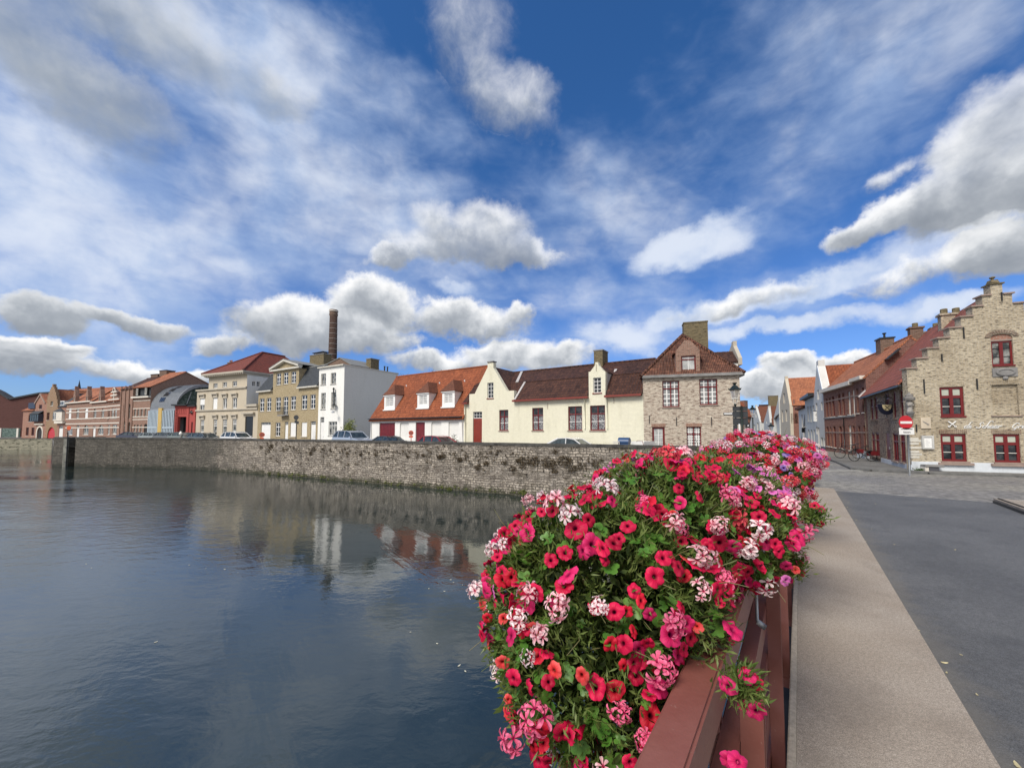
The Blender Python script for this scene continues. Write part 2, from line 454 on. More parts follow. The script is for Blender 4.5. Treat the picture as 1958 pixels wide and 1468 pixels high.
# walls
mCream = plaster('cream_limewash', (.775, .752, .60), amt=.4, courses=True, bump=.012)
mWhite = plaster('white_render', (.80, .80, .77), amt=.35)
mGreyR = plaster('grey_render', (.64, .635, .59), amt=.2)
mBeige = plaster('beige_stucco', (.52, .46, .36), (.72, .7, .68), .5)
mBeigeTrim = plaster('beige_trim', (.46, .42, .35), amt=.4)
mGreyPl = plaster('grey_and_shaded_white_plaster', (.52, .53, .51), amt=.4)  # own grey of one row house; stands for shade on white gables
mStoneB = brick('pale_pink_brick', (.62, .55, .45), (.41, .325, .26), (.54, .49, .41), dark=(.16, .11, .09), darkamt=.75, w=.24, h=.08)
mYellowB = brick('yellow_brick', (.47, .38, .225), (.37, .295, .165), (.42, .37, .28), dark=(.20, .13, .06), darkamt=.5)
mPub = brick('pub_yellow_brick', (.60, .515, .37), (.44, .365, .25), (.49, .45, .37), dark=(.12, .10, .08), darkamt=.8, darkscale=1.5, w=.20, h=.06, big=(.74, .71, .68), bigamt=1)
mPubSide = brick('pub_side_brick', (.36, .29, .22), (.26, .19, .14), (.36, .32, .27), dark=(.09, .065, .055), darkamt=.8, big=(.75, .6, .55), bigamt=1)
mRedB = brick('red_brick', (.30, .125, .085), (.22, .085, .06), (.30, .22, .18), dark=(.12, .05, .04), darkamt=.5)
mRedB2 = brick('dark_red_brick', (.23, .10, .075), (.17, .07, .055), (.26, .19, .165), dark=(.07, .035, .03), darkamt=.5)
mPinkB = brick('pink_brick', (.38, .175, .12), (.30, .13, .09), (.42, .33, .27), dark=(.2, .1, .08), darkamt=.4)
mOchreB = brick('ochre_brick', (.34, .21, .125), (.27, .16, .09), (.4, .33, .24), dark=(.18, .1, .06), darkamt=.5)
mTerB = brick('terrace_brick', (.32, .17, .12), (.25, .125, .09), (.37, .31, .26), dark=(.13, .09, .07), darkamt=.5)
mBrownB = brick('brown_brick', (.20, .12, .085), (.15, .09, .065), (.24, .19, .155), dark=(.06, .04, .03), darkamt=.5)
mPurpB = brick('purple_brick_cladding', (.12, .052, .045), (.095, .04, .036), (.08, .04, .036), w=.6, h=.12)
mChimB = brick('chimney_brick', (.22, .17, .09), (.15, .12, .065), (.2, .18, .13), dark=(.06, .05, .03), darkamt=.7)
mStackB = brick('stack_brick', (.075, .04, .03), (.05, .028, .022), (.08, .06, .05), dark=(.025, .016, .014), darkamt=.5, w=.3, h=.09)
mRedPaint = plaster('oxblood_painted_wall', (.40, .085, .075), amt=.3)
# roofs
tOrange = tiles('orange_pantiles', (.40, .12, .05), (.28, .08, .034), (.10, .035, .02), patch=.3, bump=.09)
tOrangeOld = tiles('weathered_orange_pantiles', (.44, .17, .085), (.33, .12, .06), (.16, .07, .045), patch=.45)
tBrown = tiles('dark_brown_pantiles', (.125, .056, .038), (.066, .030, .024), (.012, .008, .007), patch=.35, bump=.09)
tRust = tiles('rust_plain_tiles', (.20, .075, .042), (.145, .055, .032), (.08, .035, .022), w=.17, h=.12, bump=.02, patch=.3)
tMossy = tiles('mossy_red_pantiles', (.235, .10, .062), (.13, .056, .038), (.028, .018, .015), lichen=(.34, .28, .2), patch=.6, bump=.10)
tPub = tiles('pub_red_pantiles', (.31, .10, .07), (.24, .075, .055), (.09, .038, .03), h=.34, patch=.3)
tDarkRed = tiles('deep_red_tiles', (.22, .055, .038), (.17, .045, .03), (.08, .03, .022), w=.2, h=.18, bump=.02, patch=.3)
tSlate = tiles('dark_slates', (.062, .07, .08), (.048, .055, .065), (.03, .035, .04), w=.2, h=.14, bump=.01, patch=.2)
tGreyRoof = plain('grey_roofing', (.20, .205, .20), .7, var=.2)
mZinc = plain('zinc', (.36, .38, .40), .45, .5, var=.15)
mLead = plain('lead_flashing', (.44, .42, .41), .6, .0, var=.2)
# joinery and trim
pWhite = plain('white_paint', (.80, .80, .78), .4, var=.05)
pOffW = plain('offwhite_paint', (.68, .66, .60), .5, var=.08)
pRed = plain('signal_red_paint', (.15, .011, .012), .35, var=.15)
pDkRed = plain('wine_red_paint', (.155, .014, .018), .4, var=.2)
pBrick = plain('brick_red_paint', (.22, .032, .018), .45, var=.15)
pGutter = plain('red_gutter_paint', (.19, .032, .022), .5, var=.15)
pBlack = plain('black_paint', (.018, .02, .022), .4, var=.2)
pDkGreen = plain('black_green_iron', (.016, .024, .022), .35, .2, var=.3)
pGreyStone = plain('bluestone', (.22, .215, .21), .7, var=.25, bump=.004)
pPinkStone = plain('pink_stone_sill', (.30, .225, .19), .8, var=.2)
pDark = plain('dark_interior', (.02, .02, .022), .8)
pBlueDoor = plain('navy_paint', (.03, .04, .07), .5)
pLime = plain('pale_limestone', (.56, .54, .48), .8, var=.15, bump=.003)
pRedDoor = plain('scarlet_paint', (.50, .025, .03), .4, var=.1)
pPlinth = plaster('white_plinth', (.62, .66, .70), (.6, .6, .6), .6)
pBand = plain('white_stone_band', (.66, .62, .55), .8, var=.12)
pOrangeSign = plain('orange_red_sign', (.62, .11, .04), .5, var=.1)
gDark = glass('dark_glass', (.012, .014, .018), (.05, .055, .06))
gCurt = glass('net_curtain_glass', (.34, .35, .35), (.52, .53, .52), .12)
gLace = glass('lace_curtain_glass', (.42, .42, .42), (.56, .56, .55), .1, lace=True)
gHalf = glass('half_curtained_glass', (.03, .035, .035), (.30, .30, .28), .08)
gGrey = glass('grey_house_glass', (.16, .165, .17), (.30, .31, .31), .1)
pYellowP = plain('yellow_panel_paint', (.55, .38, .11), .5)
gStreet = glass('dim_street_glass', (.012, .013, .015), (.03, .032, .034), .25, spec=.12)
mShadeW = plaster('shaded_white_render', (.60, .595, .57), amt=.5)  # white render with the shade of the street put into its colour
gBlue = glass('blue_glass', (.10, .15, .19), (.25, .32, .38), .08)
gGreen = glass('green_glass', (.05, .085, .075), (.14, .2, .18), .1)

# ------------------------------------------------------------------ building pieces
def openpoly(r, arch=0.0):
    u0, u1, z0, z1 = r
    if not arch: return [(u0, z0), (u1, z0), (u1, z1), (u0, z1)]
    n = 10 if arch > .4 else 6; pts = [(u0, z0), (u1, z0)]
    w = (u1-u0)/2; c = (u0+u1)/2
    rise = w*arch
    for i in range(n+1):
        t = math.pi*i/n
        pts.append((c+w*math.cos(t), z1-rise+rise*math.sin(t)))
    return pts
def wall(mb, F, outline, holes=(), depth=.14, off=0.0, back=0.0):
    """wall face on F with real openings and their reveals"""
    polys = [[Vector((u, z, 0)) for (u, z) in outline]] + [[Vector((u, z, 0)) for (u, z) in h] for h in holes]
    flat = [p for q in polys for p in q]
    tri = tessellate_polygon(polys)
    base = len(mb.v)
    mb.v += [tuple(F.pt(p.x, p.y, off)) for p in flat]
    for t in tri:
        a, b, c = (flat[i] for i in t)
        cr = (b.x-a.x)*(c.y-a.y)-(b.y-a.y)*(c.x-a.x)
        if abs(cr) < 1e-9: continue
        mb.f.append(tuple(base+i for i in (t if cr > 0 else (t[0], t[2], t[1])))); mb.mi.append(mb.cur)
    for h in holes:
        n = len(h)
        for i in range(n):
            a, b = h[i], h[(i+1) % n]
            mb.face([F.pt(a[0], a[1], off), F.pt(a[0], a[1], off-depth), F.pt(b[0], b[1], off-depth), F.pt(b[0], b[1], off)][::-1])
    if back:
        n = len(outline)
        for i in range(n):
            a, b = outline[i], outline[(i+1) % n]
            mb.face([F.pt(a[0], a[1], off), F.pt(a[0], a[1], off-back), F.pt(b[0], b[1], off-back), F.pt(b[0], b[1], off)])
        mb.v += [tuple(F.pt(u, z, off-back)) for (u, z) in outline]
        mb.f.append(tuple(range(len(mb.v)-1, len(mb.v)-1-n, -1))); mb.mi.append(mb.cur)
def shell(mb, F, ez, g, depth, rz=None, s=None, holes_r=(), holes_l=(), faces='rlb'):
    """the other walls of a box volume behind facade F; a ridge parallel to F at setback s and height rz gives gabled sides"""
    for key, S, flip in (('r', F.side_right(depth), 0), ('l', F.side_left(depth), 1)):
        if key not in faces: continue
        D = depth
        if rz is None: o = [(0, g), (D, g), (D, ez), (0, ez)]
        else:
            k = D-s if flip else s
            o = [(0, g), (D, g), (D, ez), (k, rz), (0, ez)]
        wall(mb, S, o, holes_l if flip else holes_r)
    if 'b' in faces:
        Bk = Fac(F.B-F.n*depth, F.A-F.n*depth)
        wall(mb, Bk, [(0, g), (F.L, g), (F.L, ez), (0, ez)])
def win(parent, F, r, frame=pWhite, pane=gDark, v=(.5,), h=(), mv=(), mh=(), bw=.06, fw=.06, mw=.025, mun=pWhite, sill=None, off=-.10, sillout=.06, arch=0, silld=.07, name='window', label=None):
    u0, u1, z0, z1 = r; w = u1-u0; H = z1-z0
    if w < 0: u0, u1 = u1, u0; w = -w
    mb = MB()
    e = .003
    # border butted end to end
    F.box(mb, u0+e, u0+fw, z0+e, z1-e, off-.05, off)
    F.box(mb, u1-fw, u1-e, z0+e, z1-e, off-.05, off)
    F.box(mb, u0+fw, u1-fw, z0+e, z0+fw, off-.05, off)
    F.box(mb, u0+fw, u1-fw, z1-fw, z1-e, off-.05, off)
    for t in v: F.box(mb, u0+t*w-bw/2, u0+t*w+bw/2, z0+fw, z1-fw, off-.045, off+.004)
    for t in h: F.box(mb, u0+fw, u1-fw, z0+t*H-bw/2, z0+t*H+bw/2, off-.04, off+.008)
    mb.cur = 1
    for t in mv: F.box(mb, u0+t*w-mw/2, u0+t*w+mw/2, z0+fw, z1-fw, off-.035, off-.008)
    for t in mh: F.box(mb, u0+fw, u1-fw, z0+t*H-mw/2, z0+t*H+mw/2, off-.032, off-.011)
    o = mb.build(name, [frame, mun], parent)
    if label: o['label'] = label
    p = MB(); p.face([F.pt(u0+e, z0+e, off-.04), F.pt(u1-e, z0+e, off-.04), F.pt(u1-e, z1-e, off-.04), F.pt(u0+e, z1-e, off-.04)])
    p.build('pane', pane, o)
    if sill is not None:
        q = MB(); F.box(q, u0-.06, u1+.06, z0-silld, z0-.002, off-.02, sillout); q.build('sill', sill, o)
    return o
def doorp(parent, F, r, m=pDkRed, name='door', planks=5, off=-.10, light=None, lightf=.2, handle=True):
    u0, u1, z0, z1 = r; mb = MB(); w = (u1-u0)
    zt = z1-(z1-z0)*lightf if light else z1
    for i in range(planks):
        F.box(mb, u0+w*i/planks+.006, u0+w*(i+1)/planks-.006, z0+.01, zt-.01, off-.05, off)
    F.box(mb, u0+.002, u1-.002, z0+.004, zt-.004, off-.06, off-.02)
    o = mb.build(name, m, parent)
    if light: win(o, F, (u0, u1, zt, z1), pWhite, light, (), (), (.33, .66), (.5,), fw=.05, off=off, name='fanlight')
    if handle:
        q = MB(); F.box(q, u1-.14, u1-.10, z0+1.0, z0+1.15, off, off+.05); q.build('handle', mZinc, o)
    return o
def band(parent, F, u0, u1, z0, z1, out=.05, m=pBand, name='string_course', inn=-.01):
    mb = MB(); F.box(mb, u0, u1, z0, z1, inn, out); return mb.build(name, m, parent)
def pipe(parent, F, u, z0, z1, m=pOffW, out=.08, r=.045):
    mb = MB(); mb.smooth = True; mb.tube([F.pt(u, z1, out), F.pt(u, z0, out)], r, 8); return mb.build('downpipe', m, parent)
def chimney(parent, F, u0, u1, z0, z1, o0, o1, m=mChimB, pots=0, cap=pGreyStone, capm=.06):
    mb = MB(); F.box(mb, u0, u1, z0, z1, o0, o1); c = mb.build('chimney', m, parent)
    q = MB(); F.box(q, u0-capm, u1+capm, z1, z1+.10, o0-capm, o1+capm); q.build('chimney_cap', cap, c)
    for i in range(pots):
        t = MB(); u = u0+(u1-u0)*(i+.5)/pots
        t.lathe([(.11, z1+.10), (.13, z1+.18), (.11, z1+.22), (.12, z1+.5)], (*F.pt(u, 0, (o0+o1)/2).xy, 0), 10); t.build('chimney_pot', tOrangeOld, c, smooth=True)
    return c
def anchor(mb, F, u, z, L=.55):
    F.box(mb, u-.02, u+.02, z-L/2, z+L/2, .0, .05)
def roof2(parent, F, ez, rz, s, depth, m, over=.25, ends=.12, g=.1, back=True, name='roof', u0=0.0, u1=None, ridge_m=None):
    """two slopes, ridge parallel to the facade"""
    u1 = F.L if u1 is None else u1
    mb = MB()
    k = (rz-ez)/s
    a, b = u0-ends, u1+ends
    mb.slab([F.pt(a, ez-k*over, over), F.pt(b, ez-k*over, over), F.pt(b, rz, -s), F.pt(a, rz, -s)], g)
    if back:
        k2 = (rz-ez)/(depth-s)
        mb.slab([F.pt(b, ez, -depth), F.pt(a, ez, -depth), F.pt(a, rz, -s), F.pt(b, rz, -s)], g)
    o = mb.build(name, m, parent)
    q = MB()
    n = max(2, int((b-a)/.38))
    for i in range(n):
        x0 = a+(b-a)*i/n; x1 = a+(b-a)*(i+1)/n
        q.lathe([(.115, 0), (.095, x1-x0-.01)], F.pt(x0, rz-.03, -s), 8, Matrix(((F.d.x, 0, 0), (F.d.y, 0, 0), (0, 0, 1))).to_3x3() if False else Vector((F.d.x, F.d.y, 0)).to_track_quat('Z', 'Y').to_matrix())
    q.build('ridge_tiles', ridge_m or m, o)
    return o
# ------------------------------------------------------------------ the setting
G0 = 2.25                                     # quay level
BD = Vector((.598, .802)); BR = Vector((.802, -.598))     # along the bridge / to its right
def br(t, d, z): p = BD*t+BR*d; return Vector((p.x, p.y, z))
def gz(x, y):
    w = min(1, max(0, (x-12)/4.0)); t = .598*x+.802*y
    return 2.31-.01*min(11, max(0, t-16))-.044*max(0, y-26.5)*w
QUAY = [(9.4, 12.75), (10.9, 15.2), (11.5, 17.6), (10.2, 20.2)]
a = Vector((10.2, 20.2)); b = P2(510, 37.4)
b2 = P2(400, 41.0); b3 = P2(330, 42.6); b4 = P2(250, 43.6); b5 = P2(170, 44.6); b6 = P2(146, 44.9); b7 = P2(130, 45.1); b8 = P2(104, 45.6)
WALLPTS = [Vector(q) for q in QUAY] + [b, b2, b3, b4, b5]
FAR = P2(101, 84)
# stone wall material
def stonewall():
    m, g, bs = mat('quay_masonry')
    uv = g.uv()
    wob = g.noise(uv, 1.3, 4, .6, 0, 1)
    uvd = g.vm('ADD', uv, g.vm('SCALE', g.vm('SUBTRACT', wob, (.5, .5, .5)), None, .30))
    t = g.node('ShaderNodeTexBrick', offset=.43, offset_frequency=2, squash=.55, squash_frequency=3)
    g.put(t.inputs['Vector'], uvd); g.put(t.inputs['Color1'], (.50, .445, .375)); g.put(t.inputs['Color2'], (.27, .238, .20)); g.put(t.inputs['Mortar'], (.10, .09, .08))
    t.inputs['Scale'].default_value = 1; t.inputs['Brick Width'].default_value = .42; t.inputs['Row Height'].default_value = .165
    t.inputs['Mortar Size'].default_value = .022; t.inputs['Mortar Smooth'].default_value = .4
    t2 = g.node('ShaderNodeTexBrick', offset=.37, offset_frequency=2, squash=1.6, squash_frequency=2)
    g.put(t2.inputs['Vector'], g.vm('ADD', uvd, g.vm('SCALE', g.vm('SUBTRACT', g.noise(uv, 6, 2, .5, 0, 1), (.5, .5, .5)), None, .05))); g.put(t2.inputs['Color1'], (.44, .395, .34)); g.put(t2.inputs['Color2'], (.20, .175, .15)); g.put(t2.inputs['Mortar'], (.09, .08, .07))
    t2.inputs['Scale'].default_value = 1; t2.inputs['Brick Width'].default_value = .30; t2.inputs['Row Height'].default_value = .105; t2.inputs['Mortar Size'].default_value = .016; t2.inputs['Mortar Smooth'].default_value = .5
    pk_ = g.ss(g.noise(g.vm('MULTIPLY', uv, (.5, 1.1, 1)), 1.0, 4, .6), .46, .54)
    c = g.mix(pk_, t.outputs[0], t2.outputs[0])
    n = g.noise(g.vm('MULTIPLY', uv, (1.6, 3.4, 1)), 1.3, 6, .7)
    c = g.mix(g.m('MULTIPLY', g.ss(n, .50, .64), .65), c, (.11, .09, .07))
    dk = g.noise(g.vm('MULTIPLY', uv, (.6, .9, 1)), 1.1, 6, .72)
    c = g.mix(g.m('MULTIPLY', g.ss(dk, .53, .66), .65), c, (.075, .062, .045))
    fl = g.noise(uv, 8, 6, .75)
    c = g.mix(1.0, c, g.mix(g.mr(fl, .28, .72, 0, 1), (.38,)*3, (1.65,)*3), 'MULTIPLY')
    lich = g.noise(uv, 2.1, 5, .7)
    c = g.mix(g.m('MULTIPLY', g.ss(lich, .56, .72), .55), c, (.50, .47, .43))
    sz = g.node('ShaderNodeSeparateXYZ'); g.put(sz.inputs[0], g.pos())
    zz = g.m('ADD', sz.outputs[2], g.mr(g.noise(uv, 2, 4, .7), .3, .7, -.35, .35))
    wet = g.m('SUBTRACT', 1.0, g.ss(zz, .08, .55))          # algae line the water leaves on the stones
    c = g.mix(g.m('MULTIPLY', wet, .8), c, (.035, .04, .02))
    # the far curve of the wall is blackened with age
    sx = g.ss(g.m('ADD', sz.outputs[0], g.mr(g.noise(uv, .5, 3, .6), .3, .7, -4, 4)), -33, -25)
    c = g.mix(g.m('MULTIPLY', g.m('SUBTRACT', 1.0, sx), .70), c, (.045, .047, .043))
    strk = g.noise(g.vm('MULTIPLY', uv, (1.5, .18, 1)), 1.0, 5, .7)
    c = g.mix(g.m('MULTIPLY', g.ss(strk, .52, .68), .5), c, (.05, .045, .036))
    g.put(bs.inputs['Base Color'], c); bs.inputs['Roughness'].default_value = .9; bs.inputs['Specular IOR Level'].default_value = .2
    h = g.m('ADD', g.m('MULTIPLY', t.outputs[1], -1), g.m('MULTIPLY', fl, 1.1))
    g.put(bs.inputs['Normal'], g.bump(h, .05))
    return m
mQuay = stonewall()
mCope = plain('coping_stone', (.062, .06, .055), .85, var=.6, bump=.02, scale=2)
# water
def water():
    m, g, b = mat('canal_water')
    p = g.pos()
    s = g.node('ShaderNodeSeparateXYZ'); g.put(s.inputs[0], p)
    # breeze patches: rougher to the left and far, calm in the lee of the wall
    patch = g.noise(g.vm('MULTIPLY', p, (.09, .16, 0)), 1.0, 4, .55)
    lee = g.ss(g.m('ADD', g.m('ADD', s.outputs[0], g.m('MULTIPLY', s.outputs[1], .55)), g.mr(patch, .3, .7, -6, 6)), -14, 4)
    amp = g.mix(lee, (1.05,)*3, (.20,)*3)
    amp = g.m('MULTIPLY', amp, g.mr(patch, .38, .62, .25, 1.5))
    w1 = g.noise(g.vm('MULTIPLY', p, (1.0, 1.9, 1)), 1.35, 3, .5, .3)
    w2 = g.noise(g.vm('MULTIPLY', p, (1.2, 1.8, 1)), 4.2, 4, .55, .4)
    w3 = g.noise(g.vm('MULTIPLY', p, (.35, .55, 1)), .9, 2, .5)
    # diagonal ripples fanning from the left
    rot = g.node('ShaderNodeVectorRotate', rotation_type='Z_AXIS'); g.put(rot.inputs['Vector'], p); rot.inputs['Angle'].default_value = R(52)
    w4 = g.noise(g.vm('MULTIPLY', rot.outputs[0], (.6, 5.0, 1)), 1.0, 2, .5, .2)
    pm = g.ss(g.noise(g.vm('MULTIPLY', rot.outputs[0], (.10, .5, 1)), 1.0, 2, .5), .52, .66)
    h = g.m('ADD', g.m('MULTIPLY', w1, 1.0), g.m('MULTIPLY', w2, .42))
    h = g.m('ADD', g.m('MULTIPLY', h, amp), g.m('MULTIPLY', w3, .34))
    h = g.m('ADD', h, g.m('MULTIPLY', g.m('MULTIPLY', w4, pm), .30))
    g.put(b.inputs['Normal'], g.bump(h, .026))
    c = g.mix(g.ss(patch, .35, .65), (.014, .026, .028), (.022, .032, .028))
    g.put(b.inputs['Base Color'], c)
    b.inputs['Roughness'].default_value = .03; b.inputs['IOR'].default_value = 1.55
    b.inputs['Specular IOR Level'].default_value = 1.0
    return m
mWater = water()
mb = MB(); mb.face([(-400, -150, 0), (300, -150, 0), (300, 260, 0), (-400, 260, 0)])
tag(mb.build('water', mWater), kind='structure')

# cobbled ground of the quays and streets
def cobble():
    m, g, b = mat('granite_setts')
    p = g.pos()
    wob = g.noise(p, .8, 3, .5, 0, 1)
    q = g.vm('ADD', p, g.vm('SCALE', g.vm('SUBTRACT', wob, (.5, .5, .5)), None, .10))
    rot = g.node('ShaderNodeVectorRotate', rotation_type='Z_AXIS'); g.put(rot.inputs['Vector'], q); rot.inputs['Angle'].default_value = R(-20)
    t = g.node('ShaderNodeTexBrick', offset=.5); g.put(t.inputs['Vector'], rot.outputs[0])
    g.put(t.inputs['Color1'], (.31, .30, .285)); g.put(t.inputs['Color2'], (.19, .185, .18)); g.put(t.inputs['Mortar'], (.075, .07, .06))
    t.inputs['Scale'].default_value = 1; t.inputs['Brick Width'].default_value = .17; t.inputs['Row Height'].default_value = .125
    t.inputs['Mortar Size'].default_value = .014; t.inputs['Mortar Smooth'].default_value = .6
    n = g.noise(p, .35, 6, .65); n2 = g.noise(p, 4, 5, .7)
    c = g.mix(g.ss(n, .38, .66), t.outputs[0], g.mix(1.0, t.outputs[0], (1.30, 1.28, 1.18), 'MULTIPLY'))
    c = g.mix(1.0, c, g.mix(g.mr(n2, .3, .7, 0, 1), (.70,)*3, (1.28,)*3), 'MULTIPLY')
    g.put(b.inputs['Base Color'], c); b.inputs['Roughness'].default_value = .62
    h = g.m('ADD', g.m('MULTIPLY', t.outputs[1], -1), g.m('MULTIPLY', n2, .7))
    g.put(b.inputs['Normal'], g.bump(h, .035))
    return m
mCob = cobble()
def mesh_region(name, poly, zf, m, step=None, kind='structure'):
    poly = [Vector(p) for p in poly]
    area = sum(poly[i].x*poly[(i+1) % len(poly)].y-poly[(i+1) % len(poly)].x*poly[i].y for i in range(len(poly)))
    if area < 0: poly = poly[::-1]
    verts = list(poly)
    if step:
        xs = [p.x for p in poly]; ys = [p.y for p in poly]
        x = step*math.floor(min(xs)/step)
        def inside(px_, py_):
            c = False
            for i in range(len(poly)):
                a, b = poly[i], poly[(i+1) % len(poly)]
                if (a.y > py_) != (b.y > py_) and px_ < (b.x-a.x)*(py_-a.y)/(b.y-a.y)+a.x: c = not c
            return c
        while x < max(xs):
            y = step*math.floor(min(ys)/step)
            while y < max(ys):
                if inside(x, y): verts.append(Vector((x+.013, y+.017)))
                y += step
            x += step
    r = delaunay_2d_cdt(verts, [], [list(range(len(poly)))], 1, 1e-4)
    mb = MB(); mb.idx([(v.x, v.y, zf(v.x, v.y)) for v in r[0]], [tuple(f) for f in r[2]])
    return tag(mb.build(name, m), kind=kind) if kind else mb.build(name, m)
e0 = br(16.0, -.105, 0).xy; e1 = br(16.0, 6.2, 0).xy
land = [e0, Vector(QUAY[0])] + WALLPTS[1:] + [b6, b7, b8, FAR, Vector((-170, 84)), Vector((-170, 230)), Vector((150, 230)), Vector((150, -60)), Vector((30, -2)), e1]
mesh_region('ground', land, lambda x, y: gz(x, y), mCob, step=4.0)
# dirt-dark strip of fine cobbles is one with the ground; skirt down to the water along the quay comes from the walls

# the quay wall, coping and far quay
def wallrun(name, label, pts, z0, z1, m, thick=.45, copeh=.16, cat='wall', inward=1, cope_mat=None, closed=False):
    t = thing(name, label, cat, (*pts[0], 0))
    mb = MB(); cp = MB()
    L = 0; pts = [Vector(p) for p in pts]
    nrm = []
    for i in range(len(pts)):
        d = (pts[min(i+1, len(pts)-1)]-pts[max(i-1, 0)]).normalized()
        nrm.append(Vector((d.y, -d.x))*inward)
    for i in range(len(pts)-1):
        a, b = pts[i], pts[i+1]; l = (b-a).length
        ai, bi = a+nrm[i]*thick, b+nrm[i+1]*thick
        uv = [(L, z0), (L+l, z0), (L+l, z1-copeh), (L, z1-copeh)]
        mb.face([(*a, z0), (*b, z0), (*b, z1-copeh), (*a, z1-copeh)], uv)
        mb.face([(*bi, z0), (*ai, z0), (*ai, z1-copeh), (*bi, z1-copeh)], uv)
        # coping stones, each a little off its neighbour
        n = max(1, int(l/1.15))
        for k in range(n):
            p, q = a.lerp(b, k/n), a.lerp(b, (k+1)/n); g_ = (q-p).normalized()*.006
            pn, qn = nrm[i].lerp(nrm[i+1], k/n), nrm[i].lerp(nrm[i+1], (k+1)/n)
            j = random.uniform(-.008, .008); o = .05+random.uniform(-.008, .008)
            p0, q0 = p-pn*o+g_, q-qn*o-g_; p1, q1 = p+pn*(thick+.04)+g_, q+qn*(thick+.04)-g_
            cp.hull8([(*p0, z1-copeh+j), (*q0, z1-copeh+j), (*q1, z1-copeh+j), (*p1, z1-copeh+j), (*p0, z1+j), (*q0, z1+j), (*q1, z1+j), (*p1, z1+j)])
        L += l
    mb.face([(*pts[0], z0), (*(pts[0]+nrm[0]*thick), z0), (*(pts[0]+nrm[0]*thick), z1-copeh), (*pts[0], z1-copeh)])
    mb.face([(*pts[-1], z0), (*(pts[-1]+nrm[-1]*thick), z0), (*(pts[-1]+nrm[-1]*thick), z1-copeh), (*pts[-1], z1-copeh)][::-1])
    mb.build('masonry', m, t); cp.build('coping', cope_mat or mCope, t)
    return t
qw = wallrun('quay_wall', 'long weathered stone quay wall with dark coping and brown weeds, rising from the canal', WALLPTS+[b6], -.6, 3.4, mQuay)
# corner pier with the dark timber-lined slot
mPierS = plain('pale_pier_stone', (.20, .20, .175), .9, var=.5, bump=.03, scale=1.5)
pier = thing('quay_pier', 'stone pier at the far corner of the quay wall with a dark stop-plank slot', 'pier', (*b8, 0))
mb = MB()
pp = [b7, b8, b8+Vector((-2.2, 2.2)), b7+Vector((1.2, 3.0))]
mb.prism([(*p, -.6) for p in pp][::-1], (0, 0, 3.84)); mb.build('masonry', mQuay, pier)
mb = MB(); mb.prism([(*(p+(p-sum(pp, Vector((0, 0)))/4)*.03), 3.24) for p in pp][::-1], (0, 0, .17)); mb.build('coping', mCope, pier)
F = Fac(b7, b6); mb = MB(); F.box(mb, -.35, .30, -.4, 3.2, .02, .12); mb.build('stone_quoin', mPierS, pier)
mb = MB(); F.box(mb, .30, F.L+.02, -.4, 3.3, -1.0, -.6)
for i in range(6): F.box(mb, .34, F.L-.05, -.3+i*.58, .22+i*.58, -.6, -.55)
mb.build('timber_slot', plain('dark_blue_timber', (.015, .022, .035), .5), pier)
mb = MB(); mb.tube([F.pt(.34, -.3, .2), F.pt(.34, 4.0, .2)], .05, 6)
for z in (.5, 2.2): F.box(mb, .0, .34, z, z+.06, .1, .2)
mb.build('iron_post', pBlack, pier)
wallrun('quay_wall', 'grey masonry side of the quay turning away behind its corner pier', [b8+Vector((-.3, .9)), FAR], -.6, 2.5, mQuay)
mFarQ = brick('far_quay_masonry', (.36, .34, .26), (.27, .26, .2), (.14, .13, .1), dark=(.06, .06, .04), darkamt=.8, w=.7, h=.3, bump=.03)
wallrun('quay_wall', 'low buff stone quay wall across the water on the far left', [Vector((-170, 84.0)), FAR][::-1], -.6, 2.5, mFarQ)

# the weeds on the wall
mWeed = plain('dry_weeds', (.085, .06, .03), .9, var=.5); mWeedG = plain('green_weeds', (.14, .17, .03), .9, var=.4)
FW = Fac(b, Vector((10.2, 20.2)))
def leafquads(centers, normals, L, Wd, rng, spread=.8, bend=.0):
    """numpy leaf cloud: returns verts, faces for thin leaf-shaped quads"""
    n = len(centers)
    r = rng.normal(size=(n, 3))
    d = normals+spread*r; d /= np.linalg.norm(d, axis=1)[:, None]
    s = np.cross(d, rng.normal(size=(n, 3))); s /= np.linalg.norm(s, axis=1)[:, None]
    nn = np.cross(d, s)
    L = L[:, None]; Wd = Wd[:, None]
    p0 = centers; p1 = centers+d*L*.45+s*Wd*.5+nn*L*bend; p3 = centers+d*L*.45-s*Wd*.5+nn*L*bend; p2 = centers+d*L
    v = np.stack([p0, p1, p2, p3], 1).reshape(-1, 3)
    return v
def quadmesh(name, v, m, parent=None, k=4):
    me = bpy.data.meshes.new(name)
    nf = len(v)//k
    if parent is not None:
        inv = np.array(MW[parent].inverted()); v = v @ inv[:3, :3].T + inv[:3, 3]
    me.vertices.add(len(v)); me.vertices.foreach_set('co', v.astype(np.float32).ravel())
    me.loops.add(nf*k); me.loops.foreach_set('vertex_index', np.arange(nf*k, dtype=np.int32))
    me.polygons.add(nf); me.polygons.foreach_set('loop_start', np.arange(0, nf*k, k, dtype=np.int32))
    me.update(calc_edges=True); me.materials.append(m)
    o = bpy.data.objects.new(name, me); COL.objects.link(o)
    if parent is not None: o.parent = parent; KIDS.setdefault(parent, []).append(o); MW[o] = MW[parent]
    else: MW[o] = Matrix.Identity(4)
    return o
rng = np.random.default_rng(5)
